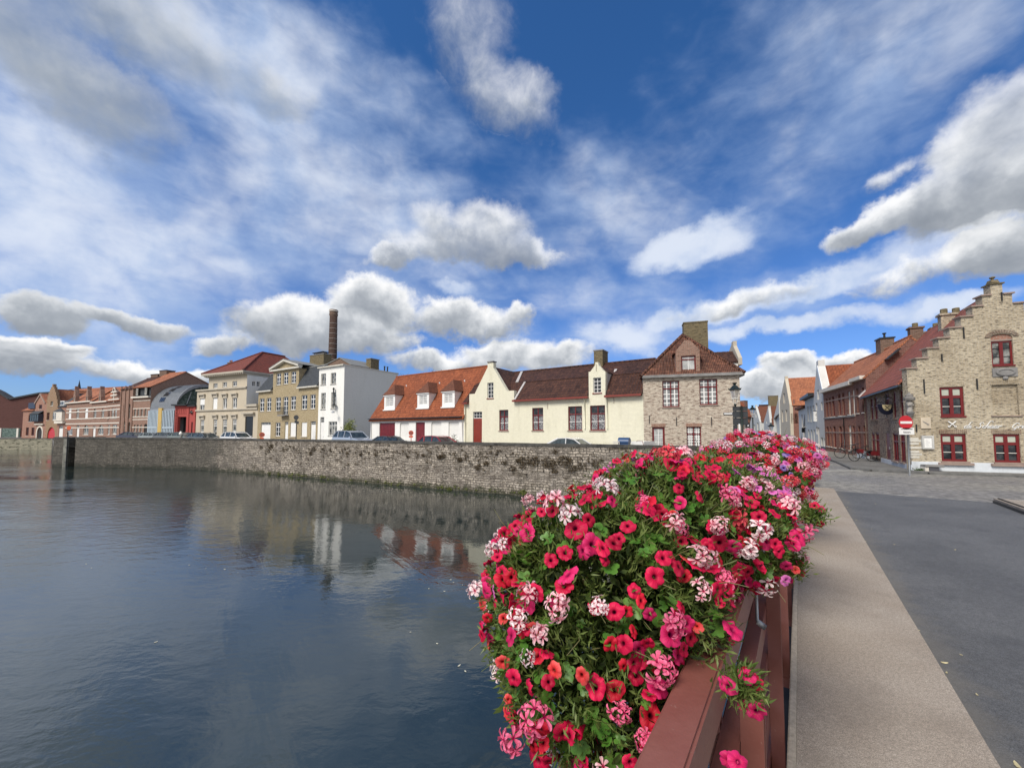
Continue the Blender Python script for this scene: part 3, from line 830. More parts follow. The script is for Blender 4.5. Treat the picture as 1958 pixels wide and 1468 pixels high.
def weeds(name, spots, m, label):
    cs = []; ns = []
    for (u, z, r, cnt) in spots:
        for _ in range(cnt):
            a = rng.uniform(0, 6.28); rr = r*math.sqrt(rng.uniform())
            p = FW.pt(u+rr*math.cos(a)*1.5, z+rr*math.sin(a), .01+rng.uniform(0, .05))
            cs.append(p); ns.append((FW.n.x, FW.n.y, -.5))
    cs = np.array(cs); ns = np.array(ns)
    v = leafquads(cs, ns, rng.uniform(.05, .16, len(cs)), rng.uniform(.02, .05, len(cs)), rng, .6)
    tag(quadmesh(name, v, m), label=label, kind='stuff')
sp = []
for (x, y, r, c) in [(1050, 885, .34, 420), (1020, 882, .3, 320), (1080, 880, .34, 420), (1000, 878, .2, 160), (1095, 895, .2, 160), (1060, 900, .14, 90), (990, 880, .14, 120), (930, 885, .16, 120), (965, 884, .14, 100), (880, 878, .16, 130), (845, 872, .16, 150), (915, 893, .2, 120), (840, 874, .12, 90),
                    (980, 895, .2, 120), (1000, 890, .18, 110), (720, 868, .15, 80), (665, 866, .12, 60), (690, 868, .1, 60), (600, 858, .2, 140), (595, 866, .2, 120), (520, 852, .18, 110), (500, 855, .2, 100), (430, 848, .4, 120), (470, 850, .3, 120),
                    (1110, 890, .25, 160), (1140, 885, .2, 130), (780, 872, .1, 40), (810, 870, .1, 50), (1060, 862, .12, 60), (950, 868, .08, 30), (870, 866, .1, 40)]:
    u, z = FW.px(x, y); sp.append((u, z, r, c))
for _ in range(420):
    u = rng.uniform(0, FW.L); z = rng.choice([rng.uniform(1.2, 3.2), rng.normal(2.5, .25)]); sp.append((u, min(z, 3.2), rng.uniform(.02, .10), int(rng.uniform(4, 20))))
weeds('wall_weeds', sp, mWeed, 'dry brown weeds and moss growing in the joints of the quay wall')
sp = []
for (x, y, r, c) in [(1002, 940, .16, 130), (1012, 946, .10, 60), (560, 905, .1, 40), (620, 910, .1, 40), (700, 920, .1, 30), (860, 935, .12, 50), (845, 930, .1, 30)]:
    u, z = FW.px(x, y); sp.append((u, max(.1, z), r, c))
for _ in range(70):
    sp.append((rng.uniform(0, FW.L), rng.uniform(.04, .3), .08, 14))
weeds('wall_weeds', sp, mWeedG, 'green weeds sprouting along the waterline of the quay wall')

# ------------------------------------------------------------------ the bridge
def concrete():
    m, g, b = mat('sand_coated_concrete')
    p = g.pos()
    n = g.noise(p, 1.1, 6, .6); f = g.noise(p, 170, 3, .7); f2 = g.noise(p, 45, 4, .7)
    c = g.mix(g.ss(n, .35, .7), (.31, .264, .216), (.365, .32, .27))
    c = g.mix(1.0, c, g.mix(g.mr(f, .3, .7, 0, 1), (.45,)*3, (1.55,)*3), 'MULTIPLY')
    c = g.mix(1.0, c, g.mix(g.mr(f2, .3, .7, 0, 1), (.74,)*3, (1.24,)*3), 'MULTIPLY')
    wv = g.noise(g.vm('MULTIPLY', p, (1, 1, 1)), 1.7, 4, .6)
    c = g.mix(g.m('MULTIPLY', g.ss(wv, .50, .68), .35), c, (.20, .17, .14))
    sp_ = g.noise(g.vm('MULTIPLY', p, (1, 1, 1)), 5.5, 3, .6, 1.2)
    c = g.mix(g.m('MULTIPLY', g.ss(sp_, .70, .78), .55), c, (.12, .10, .085))
    g.put(b.inputs['Base Color'], c); b.inputs['Roughness'].default_value = .9; b.inputs['Specular IOR Level'].default_value = .2
    g.put(b.inputs['Normal'], g.bump(f, .004))
    return m
def asphalt():
    m, g, b = mat('asphalt')
    p = g.pos()
    n = g.noise(p, .45, 5, .6); f = g.noise(p, 140, 3, .7); f2 = g.noise(p, 30, 4, .7)
    c = g.mix(g.ss(n, .35, .7), (.085, .088, .092), (.122, .125, .128))
    c = g.mix(1.0, c, g.mix(g.mr(f, .3, .7, 0, 1), (.45,)*3, (1.6,)*3), 'MULTIPLY')
    c = g.mix(1.0, c, g.mix(g.mr(f2, .3, .7, 0, 1), (.76,)*3, (1.26,)*3), 'MULTIPLY')
    trk = g.noise(g.vm('MULTIPLY', p, (1, 1, 1)), 1.6, 5, .65, .6)
    c = g.mix(g.m('MULTIPLY', g.ss(trk, .52, .70), .4), c, (.060, .062, .068))
    # dust that gathers beside the kerb
    d = g.vm('DOT_PRODUCT', p, (BR.x, BR.y, 0))
    k = g.m('SUBTRACT', 1.0, g.ss(g.m('ADD', d, g.mr(g.noise(p, 3, 4, .6), .3, .7, -.12, .12)), .84, 1.12))
    c = g.mix(g.m('MULTIPLY', k, .45), c, (.17, .155, .13))
    g.put(b.inputs['Base Color'], c); b.inputs['Roughness'].default_value = .8
    g.put(b.inputs['Normal'], g.bump(f, .004))
    return m
mConc = concrete(); mAsph = asphalt()
ZS = CAMZ-1.85; ZA = CAMZ-1.93
def brbox(mb, t0, t1, d0, d1, z0, z1):
    mb.hull8([br(t, d, z) for z in (z0, z1) for (t, d) in ((t0, d0), (t0, d1), (t1, d1), (t1, d0))])
T0, T1 = -6.0, 16.0
mb = MB(); brbox(mb, T0, T1, -.070, .83, ZS-.34, ZS); tag(mb.build('pavement', mConc), kind='structure')
mEdge = plain('pale_edge_stone', (.42, .37, .30), .85, var=.25, bump=.004, scale=30)
mb = MB(); brbox(mb, T0, T1, -.112, -.071, ZS-.36, ZS+.012); tag(mb.build('kerb_edge', mEdge, bevel=.006), kind='structure')
mb = MB(); brbox(mb, T0, T1, .834, 4.1, ZA-.3, ZA); tag(mb.build('road', mAsph), kind='structure')
mb = MB(); brbox(mb, T0, T1, 4.105, 6.2, ZS-.34, ZS+.03); tag(mb.build('pavement', mConc), kind='structure')
mb = MB(); brbox(mb, T0, T1-.1, 4.06, 4.10, ZA-.1, ZA+.06); brbox(mb, T0, T1-.1, 4.15, 4.18, ZS+.02, ZS+.06); tag(mb.build('kerb', pBlack), kind='structure')
mUnder = plain('dark_bridge_steel', (.03, .032, .036), .6, var=.4)
mb = MB(); brbox(mb, T0, T1, .05, 6.0, ZS-1.1, ZS-.37); tag(mb.build('bridge_deck_beam', mUnder), kind='structure')
mb = MB(); brbox(mb, T0, T1, -.36, -.114, ZS-.95, ZS-.62); tag(mb.build('gap_dark_box', pBlack), kind='structure')  # black box added under the slab gap so that it reads dark
mb = MB(); brbox(mb, 15.7, 17.0, -.3, 6.4, -.5, ZA-.32); tag(mb.build('abutment', mQuay), kind='structure')

# railing in oxblood steel
def railpaint():
    m, g, b = mat('oxblood_steel_paint')
    p = g.pos()
    n = g.noise(p, 2.5, 5, .6); sc = g.noise(p, 26.0, 5, .75)
    c = g.mix(g.ss(n, .35, .7), (.19, .066, .052), (.235, .095, .078))
    c = g.mix(g.m('MULTIPLY', g.ss(sc, .64, .70), .5), c, (.36, .23, .20))
    g.put(b.inputs['Base Color'], c); g.put(b.inputs['Roughness'], g.mr(n, .3, .7, .34, .52))
    g.put(b.inputs['Normal'], g.bump(g.noise(p, 60, 3), .0012))
    return m
mRail = railpaint()
rail = thing('bridge_railing', 'oxblood red steel railing along the canal side of the bridge', 'railing', tuple(br(0, -.25, ZS)))
HR = CAMZ-.75
for i, (d0, d1, z0, z1, e_) in enumerate([(-.322, -.222, HR-.15, HR, .008), (-.268, -.200, HR-.48, HR-.34, .004), (-.262, -.200, HR-.78, HR-.64, .004), (-.262, -.200, HR-1.08, HR-.94, .004), (-.262, -.200, HR-1.38, HR-1.24, .004)]):
    segs = [(-3.0, .9), (.905, 4.9), (4.905, 8.9), (8.905, 12.9), (12.905, 16.4)] if i else [(-3.0, 16.4)]
    mb = MB()
    for (t0, t1) in segs: brbox(mb, t0, t1, d0, d1, z0, z1)
    mb.build('top_rail' if i == 0 else 'rail', mRail, rail, bevel=e_)
for t in [-1.0+1.32*k for k in range(14)]:
    mb = MB()
    for dt in (-.035, .022):
        brbox(mb, t+dt, t+dt+.013, -.198, -.128, HR-1.42, HR-.16)
        brbox(mb, t+dt, t+dt+.013, -.30, -.264, HR-1.42, HR-.16)
    brbox(mb, t-.05, t+.05, -.30, -.09, HR-1.50, HR-1.422)
    mb.build('post', mRail, rail)
# steel hooks that carry the planters
for t in (2.35, 2.95, 4.1, 4.7, 6.0):
    mb = MB(); mb.smooth = True
    mb.tube([br(t, -.33, HR+.02), br(t, -.27, HR+.03), br(t, -.205, HR+.02), br(t, -.20, HR-.10), br(t, -.20, HR-.22)], .007, 6)
    mb.tube([br(t, -.20, HR-.22), br(t, -.165, HR-.24)], .014, 6)
    o = mb.build('planter_hook', mZinc, rail)
# ------------------------------------------------------------------ zoom-sheet coordinates -> photo pixels
def zc(ox, oy, s): return lambda x, y: (ox+x/s, oy+y/s)
z1 = zc(0, 700, 7.53); z2 = zc(230, 640, 6.671); z3 = zc(480, 570, 5.061); z4 = zc(700, 680, 7.531)
z5 = zc(880, 660, 5.439); z6 = zc(1210, 590, 5.242); z7 = zc(1410, 670, 6.381); z8 = zc(1640, 510, 3.67)
z9 = zc(1700, 770, 7.589); zb = zc(1640, 740, 9.171); zs = zc(1380, 720, 12.233)
def rc(F, Z, x0, y0, x1, y1, off=0): a = Z(x0, y0); b = Z(x1, y1); return F.rect(a[0], a[1], b[0], b[1], off)
def uz(F, Z, x, y): return F.px(*Z(x, y))
GB = G0-.35                                        # walls go below the ground

# ================= the pale brick corner house
S_R = P2(1417, 24.5); S_L = P2(1231, 26.15)
F = Fac(S_L, S_R)
h = thing('corner_house', 'two-storey corner house of pale mottled brick with red windows, steep hipped roof and big chimney', 'house', (*S_L, G0))
ez = F.px(1330, 719.5)[1]
ops = [rc(F, z6, 297, 722, 467, 985), rc(F, z6, 668, 705, 850, 962), rc(F, z6, 195, 1185, 322, 1420), rc(F, z6, 540, 1182, 688, 1420)]
mb = MB(); wall(mb, F, [(0, GB), (F.L, GB), (F.L, ez), (0, ez)], [openpoly(r) for r in ops])
shell(mb, F, ez, GB, 9.5)
mb.build('wall', mStoneB, h)
for r in ops[:2]: win(h, F, r, pRed, gGrey, (.5,), (.70,), (.27, .73), (.15, .32, .49, .85), sill=pPinkStone, bw=.07, fw=.07, mw=.065)
win(h, F, ops[2], pRed, gCurt, (), (), (.5,), (.33, .66), fw=.12, mw=.035, sill=pPinkStone)
win(h, F, ops[3], pRed, gGrey, (.5,), (.68,), (.18, .32, .68, .82), (.12, .24, .36, .48, .58, .78, .88), fw=.06, bw=.06, mw=.05, sill=pPinkStone)
for r in ops[2:]:
    mb = MB(); n = 12
    for i in range(n):
        x0 = r[0]-.05+(r[1]-r[0]+.1)*i/n; F.box(mb, x0+.012, x0+(r[1]-r[0]+.1)/n-.012, r[3]+.005, r[3]+.22, -.05, .025)
    mb.build('brick_lintel', mPinkB, h)
for x, y in ((165, 1110), (437, 1130), (788, 1130)): mb = MB(); u, z = uz(F, z6, x, y); anchor(mb, F, u, z, .55); mb.build('wall_anchor', pBlack, h)
band(h, F, -.05, F.L+.2, ez-.02, ez+.16, .22, pGreyStone, 'gutter')
# hipped roof
ap = F.px(1332, 637)
R_ = .35; dp = 9.5; sp = 2.7; um = F.L*.50
rz = CAMZ+(822-637)/735*(25.2+2.4)
A = F.pt(-.15, ez+.1, .22); Bp = F.pt(F.L+.25, ez+.1, .22); Cp = F.pt(F.L+.25, ez+.1, -dp-.2); Dp = F.pt(-.15, ez+.1, -dp-.2)
P1 = F.pt(um, rz, -sp); P2_ = F.pt(um, rz, -dp+1.5)
mb = MB()
mb.slab([A, Bp, P1], .12); mb.slab([Bp, Cp, P2_, P1], .12); mb.slab([Dp, A, P1, P2_], .12); mb.slab([Cp, Dp, P2_], .12)
rf = mb.build('roof', tMossy, h)
mb = MB(); mb.smooth = True
for a, b in ((A, P1), (Bp, P1), (P1, P2_)):
    n = 14
    for i in range(n): mb.tube([a.lerp(b, i/n)+Vector((0, 0, .02)), a.lerp(b, (i+.96)/n)+Vector((0, 0, .035))], [.12, .10], 7)
mb.build('ridge_tiles', tMossy, rf)
# dormer flush with the front
S = F.shift(.0)
du0, dz0 = uz(F, z6, 434, 655); du1, dz1 = uz(F, z6, 676, 650); ds = uz(F, z6, 430, 425)[1]; dt = uz(F, z6, 556, 318)[1]; dsr = uz(F, z6, 690, 395)[1]
dw = rc(F, z6, 485, 470, 633, 640)
uc = (du0+du1)/2
dm = MB(); wall(dm, F, [(du0, ez+.17), (du1, ez+.17), (du1, ds), (uc+.18, dt), (uc-.18, dt), (du0, ds)], [openpoly(dw)], back=2.6)
d_ = dm.build('dormer', mTerB, h)
win(d_, F, dw, pRed, gCurt, (), (.78,), (.5,), (.88,), fw=.08, mw=.035, sill=pPinkStone)
mb = MB()
for sg in (-1, 1): mb.slab([F.pt(uc+sg*(du1-uc+.14), ds-.12, -.06), F.pt(uc+sg*(du1-uc+.14), ds-.12, -3.0), F.pt(uc, dt+.02, -3.2), F.pt(uc, dt+.02, -.06)], .08)
mb.build('dormer_roof', tMossy, d_)
# chimney behind the apex
c0 = F.shift(-3.9).px(1308, 650)[0]; c1 = F.shift(-3.9).px(1354, 650)[0]
zt = F.shift(-3.9).px(1330, 617)[1]
ch = chimney(h, F, c0, c1, rz-1.6, zt, -4.7, -3.9, mChimB, 0, cap=mChimB, capm=.03)
# street sign
mb = MB(); r = rc(F, z6, 908, 1042, 999, 1063); F.box(mb, *r, .01, .05)
nm = mb.build('street_name_sign', pBlueDoor, h)
mb = MB(); F.box(mb, r[0]+.03, r[1]-.03, r[2]+.03, r[3]-.03, .05, .056); mb.build('sign_face', pWhite, nm)
# right side wall: downpipes
FS = F.side_right(9.5)
pipe(h, FS, 2.0, GB, ez, pOffW, .1); pipe(h, FS, 3.3, GB, ez, pOffW, .1)
mb = MB(); FS.box(mb, 0, 9.5, ez-.05, ez+.1, 0, .3); mb.build('gutter', pBlack, h)
# rear wing with the parapet gable
wing = thing('rear_house', 'white gabled house with red tiles and a stepped parapet, seen behind the hipped corner roof', 'house', (*F.pt(3, 0, -11).xy, G0))
FR = F.shift(-10.2)
u0 = FR.px(1330, 700)[0]; u1 = FR.px(1411, 700)[0]; zr = FR.px(1395, 667)[1]; ze = FR.px(1395, 690)[1]
FW2 = Fac(FR.pt(u0, 0).xy, FR.pt(u1, 0).xy)
mb = MB(); wall(mb, FW2, [(0, GB), (FW2.L, GB), (FW2.L, ze), (0, ze)]); shell(mb, FW2, ze, GB, 5, zr+.2, 1.6, faces='rl')
mb.build('wall', mWhite, wing); roof2(wing, FW2, ze, zr, 1.6, 5, tBrown, .15, .0)
FP = FW2.side_right(5)
mb = MB(); wall(mb, FP, [(-.2, ze-.4), (5, ze-.4), (5, ze+.3), (1.9, zr+.75), (1.9, zr+.95), (1.3, zr+.95), (1.3, zr+.5), (-.2, ze+.2)], off=.3, back=.3); mb.build('parapet_gable', mBeigeTrim, wing)
# brown house just beyond on the street
A0 = F.pt(F.L+.3, 0, -9.7).xy; bh = thing('brown_house', 'narrow dark brick house end just beyond the corner house', 'house', (*A0, G0))
FB = Fac(A0-F.d*4, A0+F.d*.45)
zt = FB.px(1428, 735)[1]
mb = MB(); wall(mb, FB, [(0, GB-1), (FB.L, GB-1), (FB.L, zt), (0, zt)]); shell(mb, FB, zt, GB-1, 8)
mb.build('wall', mBrownB, bh); band(bh, FB, 2, FB.L+.1, zt, zt+.15, .1, pBlack, 'coping')

# ================= the long cream cottage
C_R = S_L; C_L = P2(887, 34.9)
F = FC = Fac(C_L, C_R)
h = thing('cream_cottage', 'long low cream limewashed cottage with gabled dormers, red windows and dark brown roof', 'house', (*C_L, G0))
ez = F.px(1100, 758.5)[1]
ops = {}
ops['door'] = rc(F, z5, 132, 690, 226, 1090); ops['door'][2] = G0+.02
W4 = [rc(F, z5, 405, 672, 500, 887), rc(F, z5, 748, 650, 863, 885), rc(F, z5, 1122, 633, 1268, 885), rc(F, z5, 1350, 625, 1508, 885)]
AT = [rc(F, z5, 282, 388, 345, 550), rc(F, z5, 1382, 335, 1466, 495)]
gp = [uz(F, z5, *p) for p in ((95, 612), (95, 510), (150, 505), (285, 228), (285, 180), (345, 180), (345, 235), (485, 475), (560, 478), (535, 560))]
g2 = [uz(F, z5, *p) for p in ((1333, 540), (1335, 283), (1352, 275), (1402, 208), (1405, 178), (1432, 175), (1440, 208), (1490, 266), (1510, 272), (1510, 530))]
outline = [(0, GB), (F.L, GB), (F.L, ez)] + [(g2[9][0], ez), (g2[8][0], g2[8][1]), (g2[7][0], g2[7][1])] + [g2[6], g2[5], g2[4], g2[3], g2[2], (g2[1][0], g2[2][1]), (g2[1][0], ez)] + \
    [(gp[8][0], ez), (gp[8][0], gp[7][1]), gp[7], gp[6], gp[5], gp[4], gp[3], gp[2], (gp[1][0], gp[2][1]), (gp[1][0], ez), (0, ez)]
mb = MB(); wall(mb, F, outline, [openpoly(ops['door'])]+[openpoly(r) for r in W4+AT], depth=.16)
wall(mb, F, [(gp[1][0], ez-.2), (gp[8][0], ez-.2)]+outline[14:21+1], off=-.42) if False else None
# thickness of the two gable heads
def head(pts):
    n = len(pts)
    for i in range(n-1):
        a, b = pts[i], pts[i+1]; mb.face([F.pt(*a), F.pt(*b), F.pt(*b, -.4), F.pt(*a, -.4)])
    mb.v += [tuple(F.pt(*p, -.4)) for p in pts]; mb.f.append(tuple(range(len(mb.v)-n, len(mb.v)))); mb.mi.append(0)
head(outline[3:13]); head(outline[13:23])
shell(mb, F, ez, GB, 9, faces='rlb')
# cheeks of the right dormer
for u in (g2[1][0], g2[8][0]):
    pass
mb.build('wall', mCream, h)
doorp(h, F, ops['door'], pBrick, light=gDark, lightf=.165)
for k, r in enumerate(W4):
    win(h, F, r, pRed, gLace, (.5,), (.67,), (), (.36,), sill=pPinkStone, bw=.07, fw=.07, mw=.045, mun=pWhite)
    H = r[3]-r[2]; mbb = MB(); F.box(mbb, r[0]+.08, r[1]-.08, r[2]+.70*H, r[3]-.08, -.138, -.132); mbb.build('transom_glass', gDark, h)
for r in AT: win(h, F, r, pWhite, gDark, (), (), (.5,), (.25, .5, .75), fw=.05, mw=.035, mun=pWhite, sill=pBrick)
# roofs: steep lower slope, flatter upper slope, ridge
k1, k2 = 1.45, 3.9
zb1 = ez+1.62; zr1 = CAMZ+(822-694)/735*(F.pt(F.px(1134, 700)[0], 0, -k2).y)
zr1 = max(zr1, zb1+.9)
def croof(u0, u1):
    mb = MB()
    mb.slab([F.pt(u0, ez-.1, .28), F.pt(u1, ez-.1, .28), F.pt(u1, zb1, -k1), F.pt(u0, zb1, -k1)], .09)
    mb.slab([F.pt(u0, zb1+.02, -k1+.06), F.pt(u1, zb1+.02, -k1+.06), F.pt(u1, zr1, -k2), F.pt(u0, zr1, -k2)], .09)
    mb.slab([F.pt(u1, ez, -9), F.pt(u0, ez, -9), F.pt(u0, zr1, -k2), F.pt(u1, zr1, -k2)], .09)
    return mb
ua, ub = gp[8][0]+.12, g2[1][0]-.05
rf = croof(ua, ub).build('roof', tBrown, h)
ud = g2[8][0]+.05
croof(ud, F.L-.02).build('roof', tBrown, h)
mb = croof(-.02, gp[1][0]-.02); mb.build('roof', tBrown, h); mb = MB()
zlo = ez-.1+(.70/1.73)*(zb1-ez+.1)
mb.slab([F.pt(gp[1][0]-.02, zlo, -.42), F.pt(ua, zlo, -.42), F.pt(ua, zb1, -k1), F.pt(gp[1][0]-.02, zb1, -k1)], .09)
# behind the heads the ridge runs on
mb.slab([F.pt(gp[1][0]-.02, zb1, -k1), F.pt(ua, zb1, -k1), F.pt(ua, zr1, -k2), F.pt(gp[1][0]-.02, zr1, -k2)], .09)
mb.build('roof', tBrown, h); mb = MB()
mb.slab([F.pt(ub, zlo, -.42), F.pt(ud, zlo, -.42), F.pt(ud, zb1, -k1), F.pt(ub, zb1, -k1)], .09)
mb.slab([F.pt(ub, zb1, -k1), F.pt(ud, zb1, -k1), F.pt(ud, zr1, -k2), F.pt(ub, zr1, -k2)], .09)
mb.build('roof', tBrown, h); mb = MB()
for (c, w2, zs_, zt_, dep) in ((sum(p[0] for p in (gp[3], gp[6]))/2, (gp[7][0]-gp[2][0])/2, gp[7][1]+.05, gp[3][1]+.05, 3.9), ((g2[3][0]+g2[6][0])/2, (g2[8][0]-g2[1][0])/2, g2[2][1]-.05, g2[3][1], 2.6)):
    for sg in (-1, 1):
        mb.slab([F.pt(c+sg*w2, zs_, -.4), F.pt(c+sg*w2, zs_, -dep), F.pt(c, zt_, -dep), F.pt(c, zt_, -.4)], .08)
    mb.build('dormer_roof', tBrown, h); mb = MB()
mb = MB()
for u in (g2[1][0]+.06, g2[8][0]-.06):
    mb.face([F.pt(u, ez, -.4), F.pt(u, ez, -1.6), F.pt(u, g2[2][1]-.05, -1.6), F.pt(u, g2[2][1]-.05, -.4)])
mb.slab([F.pt(ua-.02, ez+.02, .24), F.pt(ua+.16, ez+.02, .24), F.pt(ua+.16, zb1+.05, -k1+.02), F.pt(ua-.02, zb1+.05, -k1+.02)], .10)
mb.slab([F.pt(ua-.9, zb1+.08, -k1+.02), F.pt(ua-.62, zb1+.08, -k1+.02), F.pt(ua-1.6, zr1+.06, -k2+.1), F.pt(ua-1.85, zr1+.06, -k2+.1)], .06)
mb.slab([F.pt(g2[8][0]+.02, ez+.2, -.2), F.pt(g2[8][0]+.2, ez+.2, -.2), F.pt(g2[8][0]+.1, zb1+.6, -k1-.9), F.pt(g2[8][0]-.1, zb1+.6, -k1-.9)], .15)
mb.build('lead_flashing', mLead, h)
mb = MB(); mb.smooth = True
n = 40
for i in range(n):
    a = F.pt(F.L*i/n, zr1+.02, -k2); b = F.pt(F.L*(i+.95)/n, zr1+.035, -k2); mb.tube([a, b], [.11, .095], 6)
mb.build('ridge_tiles', tBrown, rf)
for (u0, u1) in ((-.02, gp[1][0]-.02), (gp[8][0], g2[1][0]), (g2[8][0]-.02, F.L-.06)):
    band(h, F, u0, u1, ez-.17, ez-.03, .34, pGutter, 'gutter', inn=.0)
u, z = uz(F, z5, 1295, 545); pipe(h, F, u, ez-2.4, ez-.1, mCream)
u, z = uz(F, z5, 1528, 545); pipe(h, F, u, ez-2.4, ez-.1, mCream)
pipe(h, F, .22, GB, ez-.1, mCream)
for x, y in ((1415, 230), (1598, 570), (910, 630)): mb = MB(); u, z = uz(F, z5, x, y); anchor(mb, F, u, z, .5); mb.build('wall_anchor', mBeigeTrim, h)
mb = MB(); u, z = uz(F, z5, 315, 180); F.box(mb, u-.32, u+.32, gp[4][1], gp[4][1]+.09, -.5, .08); mb.build('gable_cap', pGreyStone, h)
Fk = F.shift(-3.4); c0 = Fk.px(1135.5, 680)[0]; c1 = Fk.px(1152, 680)[0]; chimney(h, F, c0, c1, zr1-1.2, Fk.px(1145, 670.5)[1], -4.7, -3.4, mChimB, capm=.04)

# ================= white cottage with the orange roof
K_R = C_L; K_L = P2(709, 42.7)
F = FK = Fac(K_L, K_R)
h = thing('white_cottage', 'white cottage with bright orange tiled roof, three white dormers and wine red doors', 'house', (*K_L, G0))
ez = F.px(800, 795.2)[1]
gar = rc(F, z4, 190, 965, 415, 1240); gar[2] = G0+.02
dr = rc(F, z4, 713, 957, 845, 1240); dr[2] = G0+.02
bl = [rc(F, z4, 485, 955, 615, 1200), rc(F, z4, 938, 945, 1083, 1200), rc(F, z4, 1187, 940, 1336, 1200)]
mb = MB(); wall(mb, F, [(0, GB), (F.L, GB), (F.L, ez), (0, ez)], [openpoly(gar), openpoly(dr)]+[openpoly(r, .22) for r in bl], depth=.14)
s_ = 3.45; zr = CAMZ+6.35
shell(mb, F, ez, GB, 7.2, zr-.1, s_); mb.build('wall', mWhite, h)
doorp(h, F, gar, pDkRed, 'garage_door', 9); doorp(h, F, dr, pDkRed, 'door', 4)
for r in bl:
    mb = MB(); n = 14
    for i in range(n): F.box(mb, r[0]+.005, r[1]-.005, r[2]+(r[3]-r[2])*i/n+.008, r[2]+(r[3]-r[2])*(i+1)/n, -.16, -.12)
    mb.build('roller_shutter', pOffW if False else mWhite, h)
roof2(h, F, ez, zr, s_, 7.2, tOrange, .28, .10)
band(h, F, -.1, F.L-.02, ez-.24, ez-.16, .36, pBlack, 'gutter', inn=.2)
pipe(h, F, .12, GB, ez-.1, pWhite); pipe(h, F, F.L-.12, GB, ez-.1, pWhite)
k = (zr-ez)/s_
for (x0, y0, x1, y1, xa, ya) in ((262, 560, 415, 788, 415, 422), (738, 530, 905, 778, 900, 372), (1096, 505, 1275, 765, 1258, 345)):
    off = -.55
    r = rc(F, z4, x0, y0, x1, y1, off); FD = F.shift(off)
    u0, u1, za, zb_ = r; za = ez-k*(off)-.05
    dmr = MB(); hole = (u0+.28, u1-.28, za+.42, zb_-.28)
    wall(dmr, FD, [(u0, za), (u1, za), (u1, zb_), (u0, zb_)], [openpoly(hole)], depth=.1)
    for u in (u0, u1):
        dep = (zb_-za)/k
        dmr.face([FD.pt(u, za, 0), FD.pt(u, zb_, 0), FD.pt(u, zb_, -dep)])
    FD.box(dmr, u0-.08, u1+.08, zb_-.14, zb_, .0, .10); FD.box(dmr, u0-.08, u1+.08, za-.02, za+.10, .0, .12)
    d_ = dmr.build('dormer', pWhite, h)
    win(d_, FD, hole, pWhite, gCurt, (.5,), (), (.17, .33, .67, .83), (.25, .5, .75), fw=.07, bw=.07, mw=.035, off=-.05)
    uc = (u0+u1)/2; zt = zb_+1.15; bk = 1.15
    dr_ = MB()
    a_, b_ = FD.pt(u0-.16, zb_-.02, .16), FD.pt(u1+.16, zb_-.02, .16)
    apx = FD.pt(uc, zt, -bk*.55); ridge_end = FD.pt(uc, zt, -(zt-za)/k)
    da = FD.pt(u0-.16, zb_-.02, -(zb_-za)/k-.1); db = FD.pt(u1+.16, zb_-.02, -(zb_-za)/k-.1)
    dr_.slab([a_, b_, apx], .06); dr_.slab([b_, db, ridge_end, apx], .06); dr_.slab([da, a_, apx, ridge_end], .06)
    o = dr_.build('dormer_roof', tRust, d_)
    fl = MB(); fl.slab([db+F.pt(.0, 0, 0)*0, FD.pt(u1+.34, zb_-.02, -(zb_-za)/k-.1), FD.pt(uc+.38, zt+.1, -(zt-za)/k), ridge_end], .03)
    fl.build('lead_flashing', mLead, d_)

# ================= white three-storey house with grey flank
H_R = P2(656, 45.7); H_L = P2(607.5, 48.2)
F = FH = Fac(H_L, H_R)
h = thing('white_townhouse', 'narrow white three-storey house with blank grey side wall and flat roof', 'house', (*H_L, G0))
ez = F.px(632, 702)[1]
ops = [rc(F, z3, *q) for q in ((677, 730, 725, 838), (772, 722, 822, 830), (677, 917, 722, 1075), (775, 910, 822, 1070))]
dd = rc(F, z3, 668, 1150, 706, 1360); dd[2] = G0+.1; sw = rc(F, z3, 750, 1193, 832, 1330)
mb = MB(); wall(mb, F, [(0, GB), (F.L, GB), (F.L, ez), (0, ez)], [openpoly(r) for r in ops+[dd, sw]], depth=.15)
mb.build('wall', mWhite, h)
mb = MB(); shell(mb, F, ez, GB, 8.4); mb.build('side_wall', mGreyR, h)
mb = MB(); mb.prism([F.pt(-.05, ez, .25), F.pt(F.L+.06, ez, .25), F.pt(F.L+.06, ez, -8.5), F.pt(-.05, ez, -8.5)][::-1], (0, 0, .14)); mb.build('flat_roof', pLime, h)
for r in ops: win(h, F, r, pOffW, gHalf, (.5,), (), fw=.07, sill=pGreyStone)
win(h, F, sw, pWhite, gHalf, (.33, .66), (.72,), sill=pGreyStone); doorp(h, F, dd, pWhite, light=gDark)
Fk = F.shift(-4.5); u0 = Fk.px(670, 690)[0]; u1 = Fk.px(687, 690)[0]
chimney(h, F, F.L-1.0, F.L-.1, ez, Fk.px(678, 692.5)[1], -5.2, -3.9, mChimB)
mb = MB()
for o_ in (-6.4, -6.9): mb.lathe([(.09, ez), (.09, ez+.75), (.13, ez+.76), (.13, ez+.85)], (*F.pt(F.L-.4, 0, o_).xy, 0), 8)
mb.build('vent_pipe', pBlack, h)
mb = MB(); FG = F.shift(-1.2)
pA = FG.px(614, 699)[0]; pB = FG.px(668, 699)[0]; pC, zC = FG.px(650, 684.5)
wall(mb, FG, [(pA, ez), (F.L-.3, ez), (F.L-.3, ez+.25), (pC, zC), (pA, ez+.45)], back=4); mb.build('attic_gable', mBrownB, h)
mb = MB()
mb.slab([FG.pt(pA, ez+.5, .1), FG.pt(pC, zC+.08, .1), FG.pt(pC, zC+.08, -4.2), FG.pt(pA, ez+.5, -4.2)], .08)
